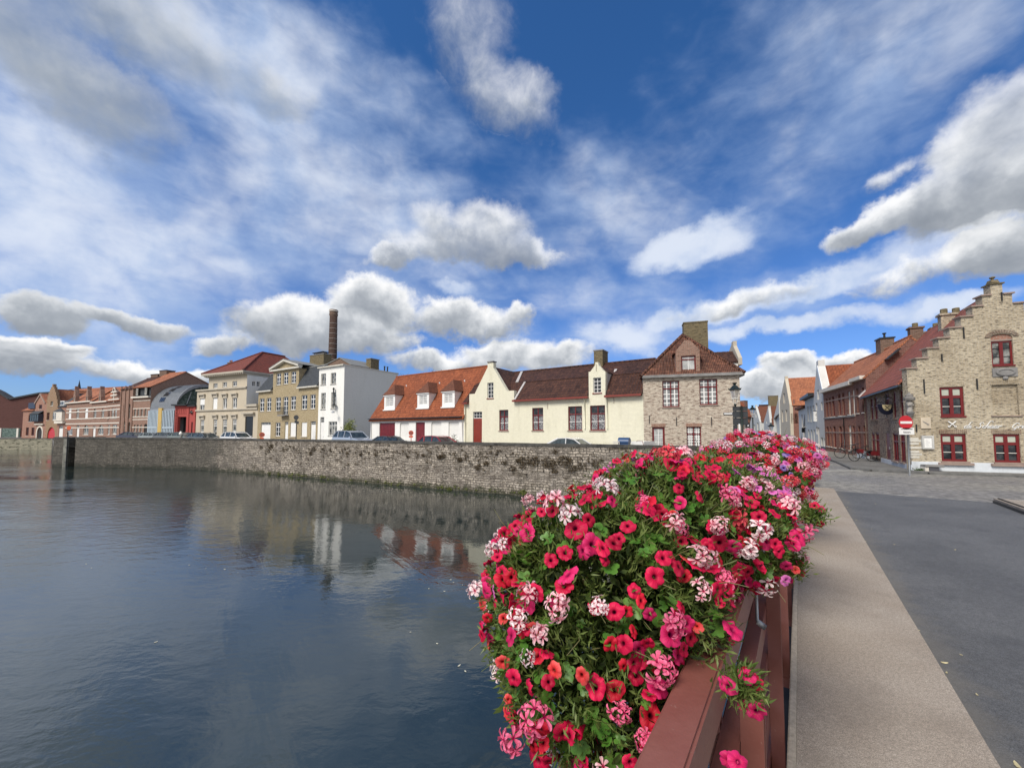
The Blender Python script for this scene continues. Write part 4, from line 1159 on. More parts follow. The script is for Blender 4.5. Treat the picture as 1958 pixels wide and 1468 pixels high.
mb.slab([FG.pt(pC, zC+.08, .1), FG.pt(F.L-.25, ez+.3, .1), FG.pt(F.L-.25, ez+.3, -4.2), FG.pt(pC, zC+.08, -4.2)], .08)
mb.build('attic_roof', tGreyRoof, h)
# hanging lamp and dark ornament on the front
mb = MB(); u, z = uz(F, z3, 845, 1100); mb.tube([F.pt(u-.35, z+.25, .05), F.pt(u-.1, z+.05, .5), F.pt(u, z, .7)], .03, 6); mb.lathe([(.05, .25), (.25, .05), (.06, 0)], F.pt(u, z-.15, .7), 8); mb.build('wall_lamp', mZinc, h)
mb = MB(); u, z = uz(F, z3, 815, 905)
mb.lathe([(.02, 0), (.08, .1), (.08, .4), (.14, .5), (.10, .62), (.02, .7)], F.pt(u, z-.2, .22), 8)
u, z2_ = uz(F, z3, 818, 1035); mb.tube([F.pt(u, z-.15, .22), F.pt(u+.1, (z+z2_)/2, .3), F.pt(u+.12, z2_, .3)], .05, 6)
mb.lathe([(.03, .3), (.12, .22), (.2, .05), (.35, 0), (.05, -.08)], F.pt(u+.12, z2_-.05, .3), 8); mb.build('iron_ornament', pBlack, h)

# ================= yellow brick house with pediment
Y_R = H_L; Y_L = P2(492, 55.7)
F = FY = Fac(Y_L, Y_R)
h = thing('yellow_brick_house', 'yellow brick house with central pediment, slate mansards and white casements', 'house', (*Y_L, G0))
ezL = uz(F, z3, 140, 905)[1]; ezR = uz(F, z3, 545, 865)[1]
cu0 = uz(F, z3, 214, 800)[0]; cu1 = uz(F, z3, 462, 800)[0]; ct = uz(F, z3, 335, 695)[1]
A3 = [(83, 970, 128, 1095), (150, 965, 195, 1092), (238, 960, 287, 1088), (383, 948, 433, 1080), (243, 728, 288, 840), (313, 718, 360, 830), (387, 710, 435, 820), (488, 937, 543, 1075), (572, 932, 623, 1070), (235, 1203, 283, 1335)]
ops = [rc(F, z3, *q) for q in A3]; bal = rc(F, z3, 310, 955, 358, 1130)
gr = rc(F, z3, 95, 1200, 188, 1360); gr[2] = G0+.02; d1 = rc(F, z3, 325, 1195, 358, 1365); d1[2] = G0+.02; d2 = rc(F, z3, 575, 1190, 625, 1368); d2[2] = G0+.02
sh_ = [rc(F, z3, 378, 1200, 433, 1338), rc(F, z3, 487, 1200, 541, 1338)]
outl = [(0, GB), (F.L, GB), (F.L, ezR), (cu1, ezR), (cu1, ct), (cu0, ct), (cu0, ezL), (0, ezL)]
mb = MB(); wall(mb, F, outl, [openpoly(r) for r in ops+[bal, gr, d1, d2]+sh_], depth=.16)
shell(mb, F, ezR, GB, 9)
mb.face([F.pt(cu1, ezR, 0), F.pt(cu1, ezR, -3.2), F.pt(cu1, ct, -3.2), F.pt(cu1, ct, 0)])
mb.face([F.pt(cu0, ezL, 0), F.pt(cu0, ct, 0), F.pt(cu0, ct, -3.2), F.pt(cu0, ezL, -3.2)])
mb.build('wall', mYellowB, h)
for r in ops: win(h, F, r, pWhite, gDark, (.5,), (.68,), (), (.33,), fw=.08, bw=.10, mw=.05, sill=mYellowB if False else mBeigeTrim)
bw = win(h, F, bal, pWhite, gDark, (.5,), (.78,), (), (.25, .5), fw=.08, bw=.1, mw=.05)
mb = MB(); F.box(mb, bal[0]-.3, bal[1]+.3, bal[2]-.14, bal[2], 0, .6)
bc = mb.build('balcony', pGreyStone, h); mb = MB()
for i in range(9): u = bal[0]-.25+(bal[1]-bal[0]+.5)*i/8; F.box(mb, u-.015, u+.015, bal[2], bal[2]+.95, .55, .58)
F.box(mb, bal[0]-.27, bal[1]+.27, bal[2]+.95, bal[2]+1.0, .54, .59)
mb.build('railing', pBlack, bc)
doorp(h, F, gr, pWhite, 'garage_door', 3, light=gDark, lightf=.13); doorp(h, F, d1, pWhite, planks=2, light=gDark, lightf=.15); doorp(h, F, d2, pWhite, planks=2, light=gDark, lightf=.15)
for r in sh_:
    mb = MB(); n = 14
    for i in range(n): F.box(mb, r[0]+.005, r[1]-.005, r[2]+(r[3]-r[2])*i/n+.008, r[2]+(r[3]-r[2])*(i+1)/n, -.12, -.08)
    mb.build('roller_shutter', pWhite, h)
    mb = MB(); F.box(mb, r[0]-.1, r[1]+.1, r[2]-.12, r[2]-.003, -.05, .08); mb.build('sill', mBeigeTrim, h)
# pediment
pt_ = [uz(F, z3, 186, 693), uz(F, z3, 323, 600), uz(F, z3, 528, 668)]
cm = (cu0+cu1)/2; hw = (cu1-cu0)/2+.45; pk = pt_[1][1]
mb = MB(); wall(mb, F, [(cu0, ct), (cu1, ct), (cm, pk-.25)], back=.3); mb.build('tympanum', mYellowB, h)
mb = MB(); F.box(mb, cm-hw, cm+hw, ct-.02, ct+.2, -.1, .32)
for sg in (-1, 1):
    mb.slab([F.pt(cm+sg*hw, ct+.42, .4), F.pt(cm, pk+.02, .4), F.pt(cm, pk+.02, -.2), F.pt(cm+sg*hw, ct+.42, -.2)], .24)
mb.build('cornice', pLime, h)
mb = MB()
for sg in (-1, 1): mb.slab([F.pt(cm+sg*(hw+.02), ct+.5, .42), F.pt(cm, pk+.1, .42), F.pt(cm, pk+.1, -6.5), F.pt(cm+sg*(hw+.02), ct+.5, -6.5)], .06)
mb.build('pediment_roof', tGreyRoof, h)
ms = MB()
zt = ct+.25
ms.slab([F.pt(-.1, ezL+.12, .28), F.pt(cu0+.0, ezL+.12, .28), F.pt(cu0, zt-.3, -1.2), F.pt(.85, zt-.3, -1.2)], .1)
ms.slab([F.pt(-.1, ezL+.12, .28), F.pt(.85, zt-.3, -1.2), F.pt(.85, zt-.3, -6), F.pt(-.1, ezL+.12, -6)], .1)
ms.build('mansard_roof', tSlate, h); ms = MB()
ms.slab([F.pt(cu1, ezR+.12, .28), F.pt(F.L, ezR+.12, .28), F.pt(F.L, zt, -1.2), F.pt(cu1+.0, zt, -1.2)], .1)
ms.build('mansard_roof', tSlate, h)
mb = MB(); mb.prism([F.pt(.8, zt-.32, -1.1), F.pt(F.L, zt-.02, -1.1), F.pt(F.L, zt+.4, -4.5), F.pt(.8, zt+.3, -4.5)][::-1], (0, 0, .12)); mb.build('flat_roof', tGreyRoof, h)
band(h, F, -.1, cu0-.02, ezL-.05, ezL+.13, .32, pLime, 'gutter'); band(h, F, cu1+.02, F.L-.02, ezR-.05, ezR+.13, .32, pLime, 'gutter')
Fk = F.shift(-3.6); c0 = Fk.px(*z3(568, 580))[0]; c1 = Fk.px(*z3(703, 580))[0]
ch = chimney(h, F, c0, c1, zt, Fk.px(*z3(630, 550))[1], -4.8, -3.6, mChimB)
mb = MB()
for o_ in (-4.5, -3.9):
    for u in (c0+.6, c1-.6): mb.tube([F.pt(u, Fk.px(*z3(630, 550))[1]+.1, o_), F.pt(u, Fk.px(*z3(630, 527))[1], o_)], .05, 6)
zz = Fk.px(*z3(630, 524))[1]; F.box(mb, c0+.4, c1-.4, zz-.05, zz+.05, -4.7, -3.7); mb.build('chimney_hood', pBlack, ch)

# ================= tall round factory chimney
base = P2(632.5, 92)
st = thing('factory_chimney', 'tall round brick factory chimney with pale bands, rising far behind the rooftops', 'chimney', (*base, G0))
zt = CAMZ+(822-590)/735*92
mb = MB(); mb.smooth = True; n = 14
z0_ = G0
rad = lambda z: 1.18-.33*(z-z0_)/(zt-z0_)
mb.lathe([(rad(z0_), z0_), (rad(zt-1), zt-1.0)], (*base, 0), 20); mb.build('shaft', mStackB, st)
mb = MB()
for i in range(11):
    z = zt-3.4-i*1.25; mb.lathe([(rad(z)+.01, z), (rad(z)+.05, z+.02), (rad(z)+.05, z+.12), (rad(z)+.01, z+.14)], (*base, 0), 20)
mb.build('band', plain('dim_band', (.27, .24, .22), .8), st)
mb = MB(); mb.lathe([(.86, zt-1.6), (.98, zt-1.2), (1.0, zt-.9), (.90, zt-.8), (.92, zt-.3), (1.0, zt-.2), (1.0, zt), (.8, zt)], (*base, 0), 20); mb.build('cap', mBrownB, st)
mb = MB(); mb.lathe([(1.02, zt-.45), (1.05, zt-.42), (1.05, zt-.22), (1.02, zt-.2)], (*base, 0), 20); mb.build('band', pBand, st)
# ================= beige villa
V_R = Y_L; V_L = P2(374, 62)
F = Fac(V_L, V_R)
h = thing('beige_villa', 'beige stucco villa with moulded window heads, dark gateway and deep red hipped roof', 'house', (*V_L, G0))
cl = uz(F, z2, 1290, 690)[1]
ua = uz(F, z2, 1130, 600)[0]; ub = uz(F, z2, 1617, 600)[0]; ct = uz(F, z2, 1400, 505)[1]; cr = uz(F, z2, 1680, 905)[1]
top = [(1185, 620, 1240, 682), (1305, 605, 1360, 668), (1430, 592, 1488, 657)]
mid_ = [(1015, 815, 1075, 962), (1180, 805, 1238, 960), (1308, 810, 1360, 945), (1430, 805, 1488, 940)]
gnd = [(1020, 1085, 1068, 1245), (1185, 1080, 1232, 1282), (1303, 1080, 1358, 1292), (1428, 1075, 1482, 1238)]
T = [rc(F, z2, *q) for q in top]; Mi = [rc(F, z2, *q) for q in mid_]; Gn = [rc(F, z2, *q) for q in gnd]
dr = rc(F, z2, 1590, 1040, 1692, 1300); dr[2] = G0+.02
mb = MB(); wall(mb, F, [(0, GB), (F.L, GB), (F.L, cr), (ub, cr), (ub, ct), (ua, ct), (ua, cl), (0, cl)], [openpoly(r) for r in T+Mi+Gn+[dr]], depth=.2)
shell(mb, F, cl, GB, 8, faces='l'); mb.face([F.pt(ua, cl, 0), F.pt(ua, ct, 0), F.pt(ua, ct, -13), F.pt(ua, cl, -13)]); mb.build('wall', mBeige, h)
FSd = Fac(F.pt(ub, 0).xy, F.pt(ub, 0).xy-F.n*13)
sw_ = [rc(FSd, z2, 1683, 595, 1725, 655), rc(FSd, z2, 1742, 598, 1785, 660)]
mb = MB(); wall(mb, FSd, [(0, cr-.4), (13, cr-.4), (13, ct), (0, ct)], [openpoly(r) for r in sw_]); mb.build('side_wall', mWhite, h)
for r in sw_: win(h, FSd, r, pWhite, gDark, (.5,), (), (), (.5,), fw=.06)
for r in T: win(h, F, r, pWhite, gHalf, (.5,), (), fw=.08, sill=mBeigeTrim)
for i, r in enumerate(Mi):
    if i == 1:
        mb = MB(); F.box(mb, r[0]+.004, r[1]-.004, r[2]+.004, r[3]-.004, -.13, -.08); mb.build('roller_shutter', pWhite, h)
    else: win(h, F, r, pWhite, gHalf, (.5,), (), fw=.10, bw=.12, sill=mBeigeTrim)
    if i == 0: mb = MB(); F.box(mb, r[0]+.004, r[1]-.004, r[3]-1.0, r[3]-.004, -.09, -.05); mb.build('roller_shutter', pWhite, h)
for r in Gn: win(h, F, r, pWhite, gHalf, (), (.60,), (), (.7, .8, .9), fw=.09, bw=.1, mw=.06, sill=mBeigeTrim)
doorp(h, F, dr, pBlack, 'gate', 6)
for r in Mi+Gn:
    mb = MB(); F.box(mb, r[0]-.18, r[1]+.18, r[3]+.55, r[3]+.72, -.05, .28); F.box(mb, r[0]-.10, r[1]+.10, r[3]+.02, r[3]+.55, -.05, .07)
    for u in (r[0]-.12, r[1]-.04): F.box(mb, u, u+.16, r[3]+.25, r[3]+.549, .071, .2)
    mb.build('window_head', mBeigeTrim, h)
mb = MB(); F.box(mb, dr[0]-.5, dr[1]+.4, dr[3]+.35, dr[3]+.6, -.05, .35); mb.build('gate_head', mBeigeTrim, h)
z_ = uz(F, z2, 1290, 957)[1]
band(h, F, -.05, F.L+.02, z_-.1, z_+.12, .18, mBeigeTrim, 'string_course')
band(h, F, -.08, ub+.05, cl-.12, cl+.1, .2, mBeigeTrim, 'string_course'); band(h, F, ub+.06, F.L+.05, cr-.1, cr+.22, .3, mBeigeTrim, 'cornice')
o = .75
mb = MB()
for (o0, z0_, z1_) in ((.35, ct-.25, ct), (o, ct+.001, ct+.28)):
    mb.prism([F.pt(ua-o0, z0_, o0), F.pt(ub+o0*.3, z0_, o0), F.pt(ub+o0*.3, z0_, -13-o0), F.pt(ua-o0, z0_, -13-o0)][::-1], (0, 0, z1_-z0_))
for i in range(22): u = ua+(ub-ua)*i/21; F.box(mb, u-.08, u+.08, ct-.22, ct-.005, .351, .7)
mb.build('cornice', mBeigeTrim, h)
rzv = CAMZ+(822-669)/735*(P2(480, 61).y+1.0)
A, Bp, Cp, Dp = F.pt(ua-o, ct+.28, o), F.pt(ub+.2, ct+.28, o), F.pt(ub+.2, ct+.28, -13.5), F.pt(ua-o, ct+.28, -13.5)
w2 = (ub-ua)/2; pa = F.pt(ua+w2, rzv, -5.2); pb = F.pt(ua+w2, rzv, -9.2)
mb = MB(); mb.slab([A, Bp, pa], .1); mb.slab([Bp, Cp, pb, pa], .1); mb.slab([Dp, A, pa, pb], .1); mb.slab([Cp, Dp, pb], .1)
rf = mb.build('roof', tDarkRed, h)
mb = MB()
for a_, b_ in ((A, pa), (Bp, pa), (pa, pb)): mb.tube([a_+Vector((0, 0, .05)), b_+Vector((0, 0, .05))], .12, 6)
mb.build('ridge_tiles', tDarkRed, rf)
Fk = F.shift(-8); u_, z_ = Fk.px(*z2(1400, 375)); chimney(h, F, u_-.5, u_+.5, ct+.5, z_+.25, -8.5, -7.8, mBrownB, 2)

# ================= red painted gateway
A0 = P2(333, 62.6); F = Fac(A0, V_L)
h = thing('red_gateway_building', 'low oxblood red building with dark open gateway between the glass hall and the beige villa', 'building', (*A0, G0))
ez = uz(F, z2, 820, 905)[1]
g_ = rc(F, z2, 735, 1045, 842, 1236); g_[2] = G0+.02; d_ = rc(F, z2, 905, 1112, 938, 1240); d_[2] = G0+.02
mb = MB(); wall(mb, F, [(0, GB), (F.L-.02, GB), (F.L-.02, ez), (0, ez)], [openpoly(g_), openpoly(d_)], depth=.35); shell(mb, F, ez, GB, 6); mb.build('wall', mRedPaint, h)
mb = MB(); F.box(mb, g_[0]-.2, g_[1]+.2, g_[2], g_[3], -1.2, -1.1); mb.build('gate', pDark, h); doorp(h, F, d_, pDark)
mb = MB(); F.box(mb, -.3, F.L*.62, ez, ez+.22, -6, .45); F.box(mb, F.L*.62+.01, F.L-.02, ez-.15, ez+.1, -6, .3); mb.build('flat_roof', pBlack, h)
mb = MB()
for u0, u1 in ((.15, .55), (g_[0]-.45, g_[0]-.05), (g_[1]+.05, g_[1]+.45), (F.L-.5, F.L-.1)): F.box(mb, u0, u1, GB, ez-.3, .0, .08)
F.box(mb, .1, F.L-.1, ez-.29, ez-.1, .0, .12)
for i in range(7): u = g_[0]-.2+i*(g_[1]-g_[0]+.4)/6; F.box(mb, u-.12, u+.12, g_[3]+.5, g_[3]+1.3, 0, .05)
mb.build('pilasters', mRedPaint, h)
u, z = uz(F, z2, 915, 985); mb = MB()
for k in range(5): mb.tube([F.pt(u+.35*math.cos(k*1.25), z+.35*math.sin(k*1.25), .12), F.pt(u-.3*math.cos(k*1.25+.4), z-.3*math.sin(k*1.25+.4), .2)], .05, 5)
mb.build('wall_ornament', pBlack, h)

# ================= glass hall with barrel roof
B0 = P2(285, 65.6); F = Fac(B0, A0)
h = thing('barrel_roofed_hall', 'glass fronted hall under a grey zinc barrel vault with one yellow panel', 'building', (*B0, G0))
ez = uz(F, z2, 520, 945)[1]
Rv = 4.4; tz = CAMZ+(822-739)/735*70
k = (tz-ez)/Rv
mb = MB(); n = 14
for i in range(n):
    a, b = math.pi*i/n, math.pi*(i+1)/n
    pa = (Rv*(1-math.cos(a)), ez+Rv*k*math.sin(a)); pb = (Rv*(1-math.cos(b)), ez+Rv*k*math.sin(b))
    mb.face([F.pt(-.1, pa[1], -pa[0]), F.pt(F.L+.1, pa[1], -pa[0]), F.pt(F.L+.1, pb[1], -pb[0]), F.pt(-.1, pb[1], -pb[0])])
    mb.face([F.pt(-.1, pa[1]-.15, -pa[0]), F.pt(-.1, pb[1]-.15, -pb[0]), F.pt(F.L+.1, pb[1]-.15, -pb[0]), F.pt(F.L+.1, pa[1]-.15, -pa[0])])
    for u in (-.1, F.L+.1): mb.face([F.pt(u, pa[1], -pa[0]), F.pt(u, pb[1], -pb[0]), F.pt(u, pb[1]-.5, -pb[0]), F.pt(u, pa[1]-.5, -pa[0])])
for j in range(26):
    u = F.L*(j+.5)/26
    for i in range(n//2+2):
        a, b = math.pi*i/n, math.pi*(i+1)/n
        pa = (Rv*(1-math.cos(a)), ez+Rv*k*math.sin(a)); pb = (Rv*(1-math.cos(b)), ez+Rv*k*math.sin(b))
        F.box(mb, u-.02, u+.02, 0, 0, 0, 0) if False else mb.hull8([F.pt(u-.02, pa[1]-.03, -pa[0]), F.pt(u+.02, pa[1]-.03, -pa[0]), F.pt(u+.02, pb[1]-.03, -pb[0]), F.pt(u-.02, pb[1]-.03, -pb[0]), F.pt(u-.02, pa[1]+.05, -pa[0]+.04), F.pt(u+.02, pa[1]+.05, -pa[0]+.04), F.pt(u+.02, pb[1]+.05, -pb[0]+.04), F.pt(u-.02, pb[1]+.05, -pb[0]+.04)])
rf = mb.build('barrel_roof', mZinc, h)
# roof lights
mb = MB()
for (i0, uu) in ((1.2, .42), (2.3, .44), (3.4, .47), (4.3, .5)):
    a, b = math.pi*i0/n, math.pi*(i0+.8)/n
    for q in range(3):
        u = F.L*uu+(q-1)*.5
        pa = (Rv*(1-math.cos(a)), ez+Rv*k*math.sin(a)); pb = (Rv*(1-math.cos(b)), ez+Rv*k*math.sin(b))
        mb.face([F.pt(u-.18, pa[1]+.08, -pa[0]+.08), F.pt(u+.18, pa[1]+.08, -pa[0]+.08), F.pt(u+.18, pb[1]+.08, -pb[0]+.08), F.pt(u-.18, pb[1]+.08, -pb[0]+.08)])
mb.build('roof_light', gDark, rf)
# glazed end to the right
FE = F.side_right(2*Rv); mb = MB()
pts = [(Rv*(1-math.cos(math.pi*i/n)), ez+Rv*k*math.sin(math.pi*i/n)-.3) for i in range(n+1)]
mb.v += [tuple(FE.pt(u, z, -.3)) for (u, z) in pts]; mb.f.append(tuple(range(n+1))); mb.mi.append(0)
mb.build('end_glazing', gGreen, h)
mb = MB()
for i in range(1, 6): u = 2*Rv*i/6; zt_ = ez+Rv*k*math.sin(math.acos(1-u/Rv))-.3; mb.tube([FE.pt(u, ez, -.22), FE.pt(u+(.8 if i < 3 else -.8), zt_-.1, -.22)], .06, 5)
mb.build('glazing_bars', mZinc, h)
mb = MB(); wall(mb, F, [(0, GB), (F.L, GB), (F.L, ez), (0, ez)], back=.0); shell(mb, F, ez, GB, 2*Rv); mb.build('wall', mZinc, h)
for (xa, xb) in ((365, 482), (545, 682)):
    r = rc(F, z2, xa, 965, xb, 1255); r[2] = G0
    mb = MB(); F.box(mb, *r, .02, .05); gl = mb.build('glazing', gStreet, h); mb = MB()
    nn = 7
    for i in range(nn+1): u = r[0]+(r[1]-r[0])*i/nn; F.box(mb, u-.12, u+.12, r[2], r[3], .05, .12)
    zz = r[2]+(r[3]-r[2])*.46; F.box(mb, r[0], r[1], zz-.12, zz+.12, .125, .15)
    mb.build('mullions', plain('pale_blue_mullions', (.42, .50, .56), .4) if 'pale_blue_mullions' not in MATS else MATS['pale_blue_mullions'], gl)
r = rc(F, z2, 497, 935, 541, 1255); r[2] = GB; mb = MB(); F.box(mb, *r, .0, .2); mb.build('panel', pYellowP, h)

# ================= striped brick townhouse with gabled flank
C0 = P2(252.5, 67.5); F = Fac(C0, B0)
h = thing('striped_brick_house', 'dark brick townhouse with white stripes, long orange roof and blank gable end', 'house', (*C0, G0))
ez = uz(F, z2, 270, 800)[1]
Fr = F.side_right(12)
rs = 5.0; rzz = CAMZ+(822-710.5)/735*70.5
up = [rc(F, z2, x0, 945, x1, 1040) for x0, x1 in ((176, 200), (218, 242), (262, 286), (310, 334))]
gd = [rc(F, z2, 172, 1145, 196, 1240), rc(F, z2, 210, 1145, 236, 1240), rc(F, z2, 255, 1145, 276, 1240)]; dd = rc(F, z2, 300, 1135, 345, 1265); dd[2] = G0
mb = MB(); wall(mb, F, [(0, GB), (F.L, GB), (F.L, ez), (0, ez)], [openpoly(r, .5) for r in up+gd]+[openpoly(dd, .8)], depth=.2)
shell(mb, F, ez+1.9, GB, 12, rzz, rs); mb.build('wall', mTerB, h)
roof2(h, F, ez+1.9, rzz, rs, 12, tOrangeOld, .2, .15)
mb = MB(); F.box(mb, .05, F.L-.2, ez+.2, ez+1.8, -.9, -.25); at_ = mb.build('attic', tSlate, h)
mb = MB()
for t in (.2, .72): u = F.L*t; F.box(mb, u-.35, u+.35, ez+.3, ez+1.7, -.24, .0)
mb.build('dormer', pBlack, h)
for t in (.2, .72):
    u = F.L*t; win(h, F, (u-.27, u+.27, ez+.45, ez+1.6), pOffW, gDark, (.5,), (), off=.06)
for r in up: win(h, F, r, pOffW, gDark, (.5,), (), off=-.12, sill=pBand)
for r in gd: win(h, F, r, pOffW, gDark, (.5,), (), off=-.12, sill=pBand)
doorp(h, F, dd, pDark)
band(h, F, -.05, F.L+.05, ez-.08, ez+.18, .4, pBand, 'cornice')
for y in (840, 940, 1047, 1080, 1180): z = uz(F, z2, 260, y)[1]; band(h, F, 0, F.L, z-.06, z+.07, .03, pBand)
for (x0, x1, y0, y1) in ((388, 478, 512, 620), (500, 590, 462, 560)):
    Fk = F.shift(-rs+.4); c0, zt_ = Fk.px(*z2(x0, y0)); c1 = Fk.px(*z2(x1, y0))[0]
    if c1 > F.L-.1: c1 = F.L-.1; c0 = min(c0, c1-.9)
    chimney(h, F, c0, c1, rzz-1.6, zt_, -rs-1.2 if x0 < 450 else -rs-1, -rs+.4, mBrownB, 0, cap=pBlack)

# ================= brown pilastered building
D0_ = P2(228.5, 70); F = Fac(D0_, C0)
h = thing('pilastered_brick_building', 'narrow brown brick building with tall arched recesses and pinnacles', 'building', (*D0_, G0))
ez = uz(F, z2, 60, 690)[1]
ar = [rc(F, z2, 38, 870, 66, 1055), rc(F, z2, 98, 880, 126, 1070)]; dn = [rc(F, z2, 30, 1090, 60, 1250), rc(F, z2, 98, 1110, 126, 1270)]
mb = MB(); wall(mb, F, [(0, GB), (F.L, GB), (F.L, ez), (0, ez)], [openpoly(r, 1) for r in ar+dn], depth=.3); shell(mb, F, ez, GB, 8)
for t in (.03, .36, .66, .97): u = F.L*t; F.box(mb, u-.14, u+.14, GB, ez+.5, .0, .12)
mb.build('wall', mTerB, h)
for r in ar+dn: win(h, F, r, pOffW, gHalf, (.5,), (.6,), off=-.2)
roof2(h, F, ez, ez+2.4, 3.5, 7, tBrown, .2, .0)

# ================= the brick terrace across the water
def yl(x): return 70+(228.5-x)*(84-70)/(228.5-124)
terr = []
def house_px(name, label, cat, x0, x1, ytop, wm, wins, Z, rdepth=8, arch=0, ylf=yl, extra=None, frame=pWhite):
    a_, b_ = P2(x0, ylf(x0)), P2(x1, ylf(x1)); F = Fac(a_, b_)
    h = thing(name, label, cat, (*a_, G0))
    ez = F.px((x0+x1)/2, ytop)[1]
    rr = []
    for w in wins:
        r = rc(F, Z, *w[:4]); rr.append(r)
        if len(w) > 4 and 'd' in w[4]: r[2] = G0+.05
    mb = MB(); wall(mb, F, [(0, GB), (F.L, GB), (F.L, ez), (0, ez)], [openpoly(r, w[5] if len(w) > 5 else arch) for r, w in zip(rr, wins)], depth=.18)
    shell(mb, F, ez, GB, rdepth); mb.build('wall', wm, h)
    for r, w in zip(rr, wins):
        k = w[4] if len(w) > 4 else 'w'
        if k == 'w': win(h, F, r, frame, gHalf, (.5,), (.7,), sill=pBand, fw=.09, bw=.09)
        elif k == 's':
            mb = MB(); F.box(mb, r[0]+.01, r[1]-.01, r[2]+.01, r[3]-.01, -.14, -.08); mb.build('roller_shutter', pWhite, h)
        elif k == 'd': doorp(h, F, r, pWhite if len(w) < 7 else w[6], light=gDark)
        elif k == 'b': win(h, F, r, pBrick, gDark, (.5,), (.7,), sill=pBand, fw=.09)
    return h, F, ez
T1 = [(985, 602, 1025, 758, 's'), (1098, 600, 1138, 752), (1222, 605, 1265, 748, 's'), (965, 860, 1045, 990, 'w', .8), (1100, 850, 1140, 995, 'd'), (1200, 845, 1275, 985, 'w', .8)]
h, F, ez = house_px('terraced_house', 'left brick terraced house with white bands and two white shuttered windows across the water', 'house', 124.8, 172.5, 769, mTerB, T1, z1)
T = [(F, h, ez, 925, 1300)]
band(h, F, -.05, F.L+.02, ez-.15, ez+.1, .3, pBand, 'cornice')
T2 = [(1345, 610, 1388, 748, 'w', .8), (1460, 608, 1500, 745, 'w', .8), (1335, 860, 1375, 985, 'd'), (1412, 845, 1490, 985, 'w', .8)]
h2, F2, ez2 = house_px('terraced_house', 'middle brick terraced house with white bands and arched windows across the water', 'house', 172.6, 204, 768.5, mTerB, T2, z1)
band(h2, F2, 0, F2.L+.02, ez2-.15, ez2+.1, .3, pBand, 'cornice')
T3 = [(1548, 610, 1580, 750), (1605, 605, 1640, 750), (1648, 605, 1682, 750), (1550, 845, 1580, 985), (1618, 840, 1680, 980)]
h3, F3, ez3 = house_px('terraced_house', 'white stone fronted terraced house with ornate scrolled gable across the water', 'house', 204.1, 228.4, 765, mTerB, T3, z1)
for (hh, FF, ee) in ((h, F, ez), (h2, F2, ez2), (h3, F3, ez3)):
    for y in (600, 650, 752, 825, 885): z = uz(FF, z1, 1300, y)[1]; band(hh, FF, 0, FF.L, z-.08, z+.10, .03, pBand)
    roof2(hh, FF, ee, ee+3.0, 3.4, 7.5, tOrangeOld, .2, .0)
for hh, FF, xc in ((h, F, 1070), (h, F, 1250), (h2, F2, 1435)):
    uc = FF.px(*z1(xc, 450))[0]; za = FF.px(*z1(xc, 510))[1]; zb_ = FF.px(*z1(xc, 435))[1]; zt_ = FF.px(*z1(xc, 350))[1]; zp = FF.px(*z1(xc, 290))[1]
    mb = MB(); r = (uc-.32, uc+.32, za+.1, zb_-.1)
    wall(mb, FF, [(uc-.65, za-.1), (uc+.65, za-.1), (uc+.65, zb_), (uc+.3, zt_), (uc+.14, zt_+.2), (uc+.14, zp), (uc-.14, zp), (uc-.14, zt_+.2), (uc-.3, zt_), (uc-.65, zb_)], [openpoly(r)], back=.6)
    d_ = mb.build('gabled_dormer', mTerB, hh); win(d_, FF, r, pWhite, gHalf, (.5,), ())
# scroll gable
uc = F3.px(*z1(1647, 450))[0]; zz = [F3.px(*z1(1647, y))[1] for y in (520, 480, 420, 360, 330)]
mb = MB(); w = F3.L*.42
wall(mb, F3, [(uc-w, zz[0]-.3), (uc+w, zz[0]-.3), (uc+w, zz[1]), (uc+w*.7, zz[1]+.1), (uc+w*.45, zz[2]), (uc+w*.4, zz[3]-.1), (uc+.15, zz[3]+.15), (uc, zz[4]), (uc-.15, zz[3]+.15), (uc-w*.4, zz[3]-.1), (uc-w*.45, zz[2]), (uc-w*.7, zz[1]+.1), (uc-w, zz[1])], back=.5)
gb = mb.build('scroll_gable', mTerB, h3)
mb = MB()
for i, (wz, zq) in enumerate(((w, zz[1]), (w*.55, zz[2]), (w*.5, zz[3]-.15))): F3.box(mb, uc-wz-.08, uc+wz+.08, zq-.1, zq+.12, .0, .15)
for k in range(10):
    a0, a1 = math.pi*k/10, math.pi*(k+1)/10
    mb.tube([F3.pt(uc+.62*math.cos(a0), zz[3]-.1+.7*math.sin(a0), .1), F3.pt(uc+.62*math.cos(a1), zz[3]-.1+.7*math.sin(a1), .1)], .09, 5)
F3.box(mb, uc-.1, uc+.1, zz[0], zz[3], .0, .12)
mb.build('white_trim', pBand, gb)
# corner house with oriel
H4 = [(845, 860, 905, 990, 'd')]
ylf2 = lambda x: 84+(124.8-x)*.10
h, F, ez = house_px('oriel_house', 'pink brick house with pale oriel window and slate hipped roof beside the stepped gable', 'house', 108.6, 124.7, 778, mPinkB, H4, z1, ylf=ylf2)
r = rc(F, z1, 800, 655, 935, 785); mb = MB()
mb.prism([F.pt(r[0], r[2], 0), F.pt(r[1], r[2], 0), F.pt(r[1]-.1, r[2], .7), F.pt(r[0]+.35, r[2], .7)][::-1] if False else [F.pt(r[0], r[2], 0), F.pt(r[0]+.3, r[2], .45), F.pt(r[1]-.1, r[2], .45), F.pt(r[1], r[2], 0)], (0, 0, r[3]-r[2]))
orl = mb.build('oriel', pPinkStone if False else pBand, h)
FO = F.shift(.46)
for (a_, b_) in ((.38, 1.0), (1.15, 1.75)): win(orl, FO, (r[0]+a_, min(r[0]+b_, r[1]-.15), r[2]+.25, r[3]-.2), pWhite, gDark, (), (.7,), off=.04)
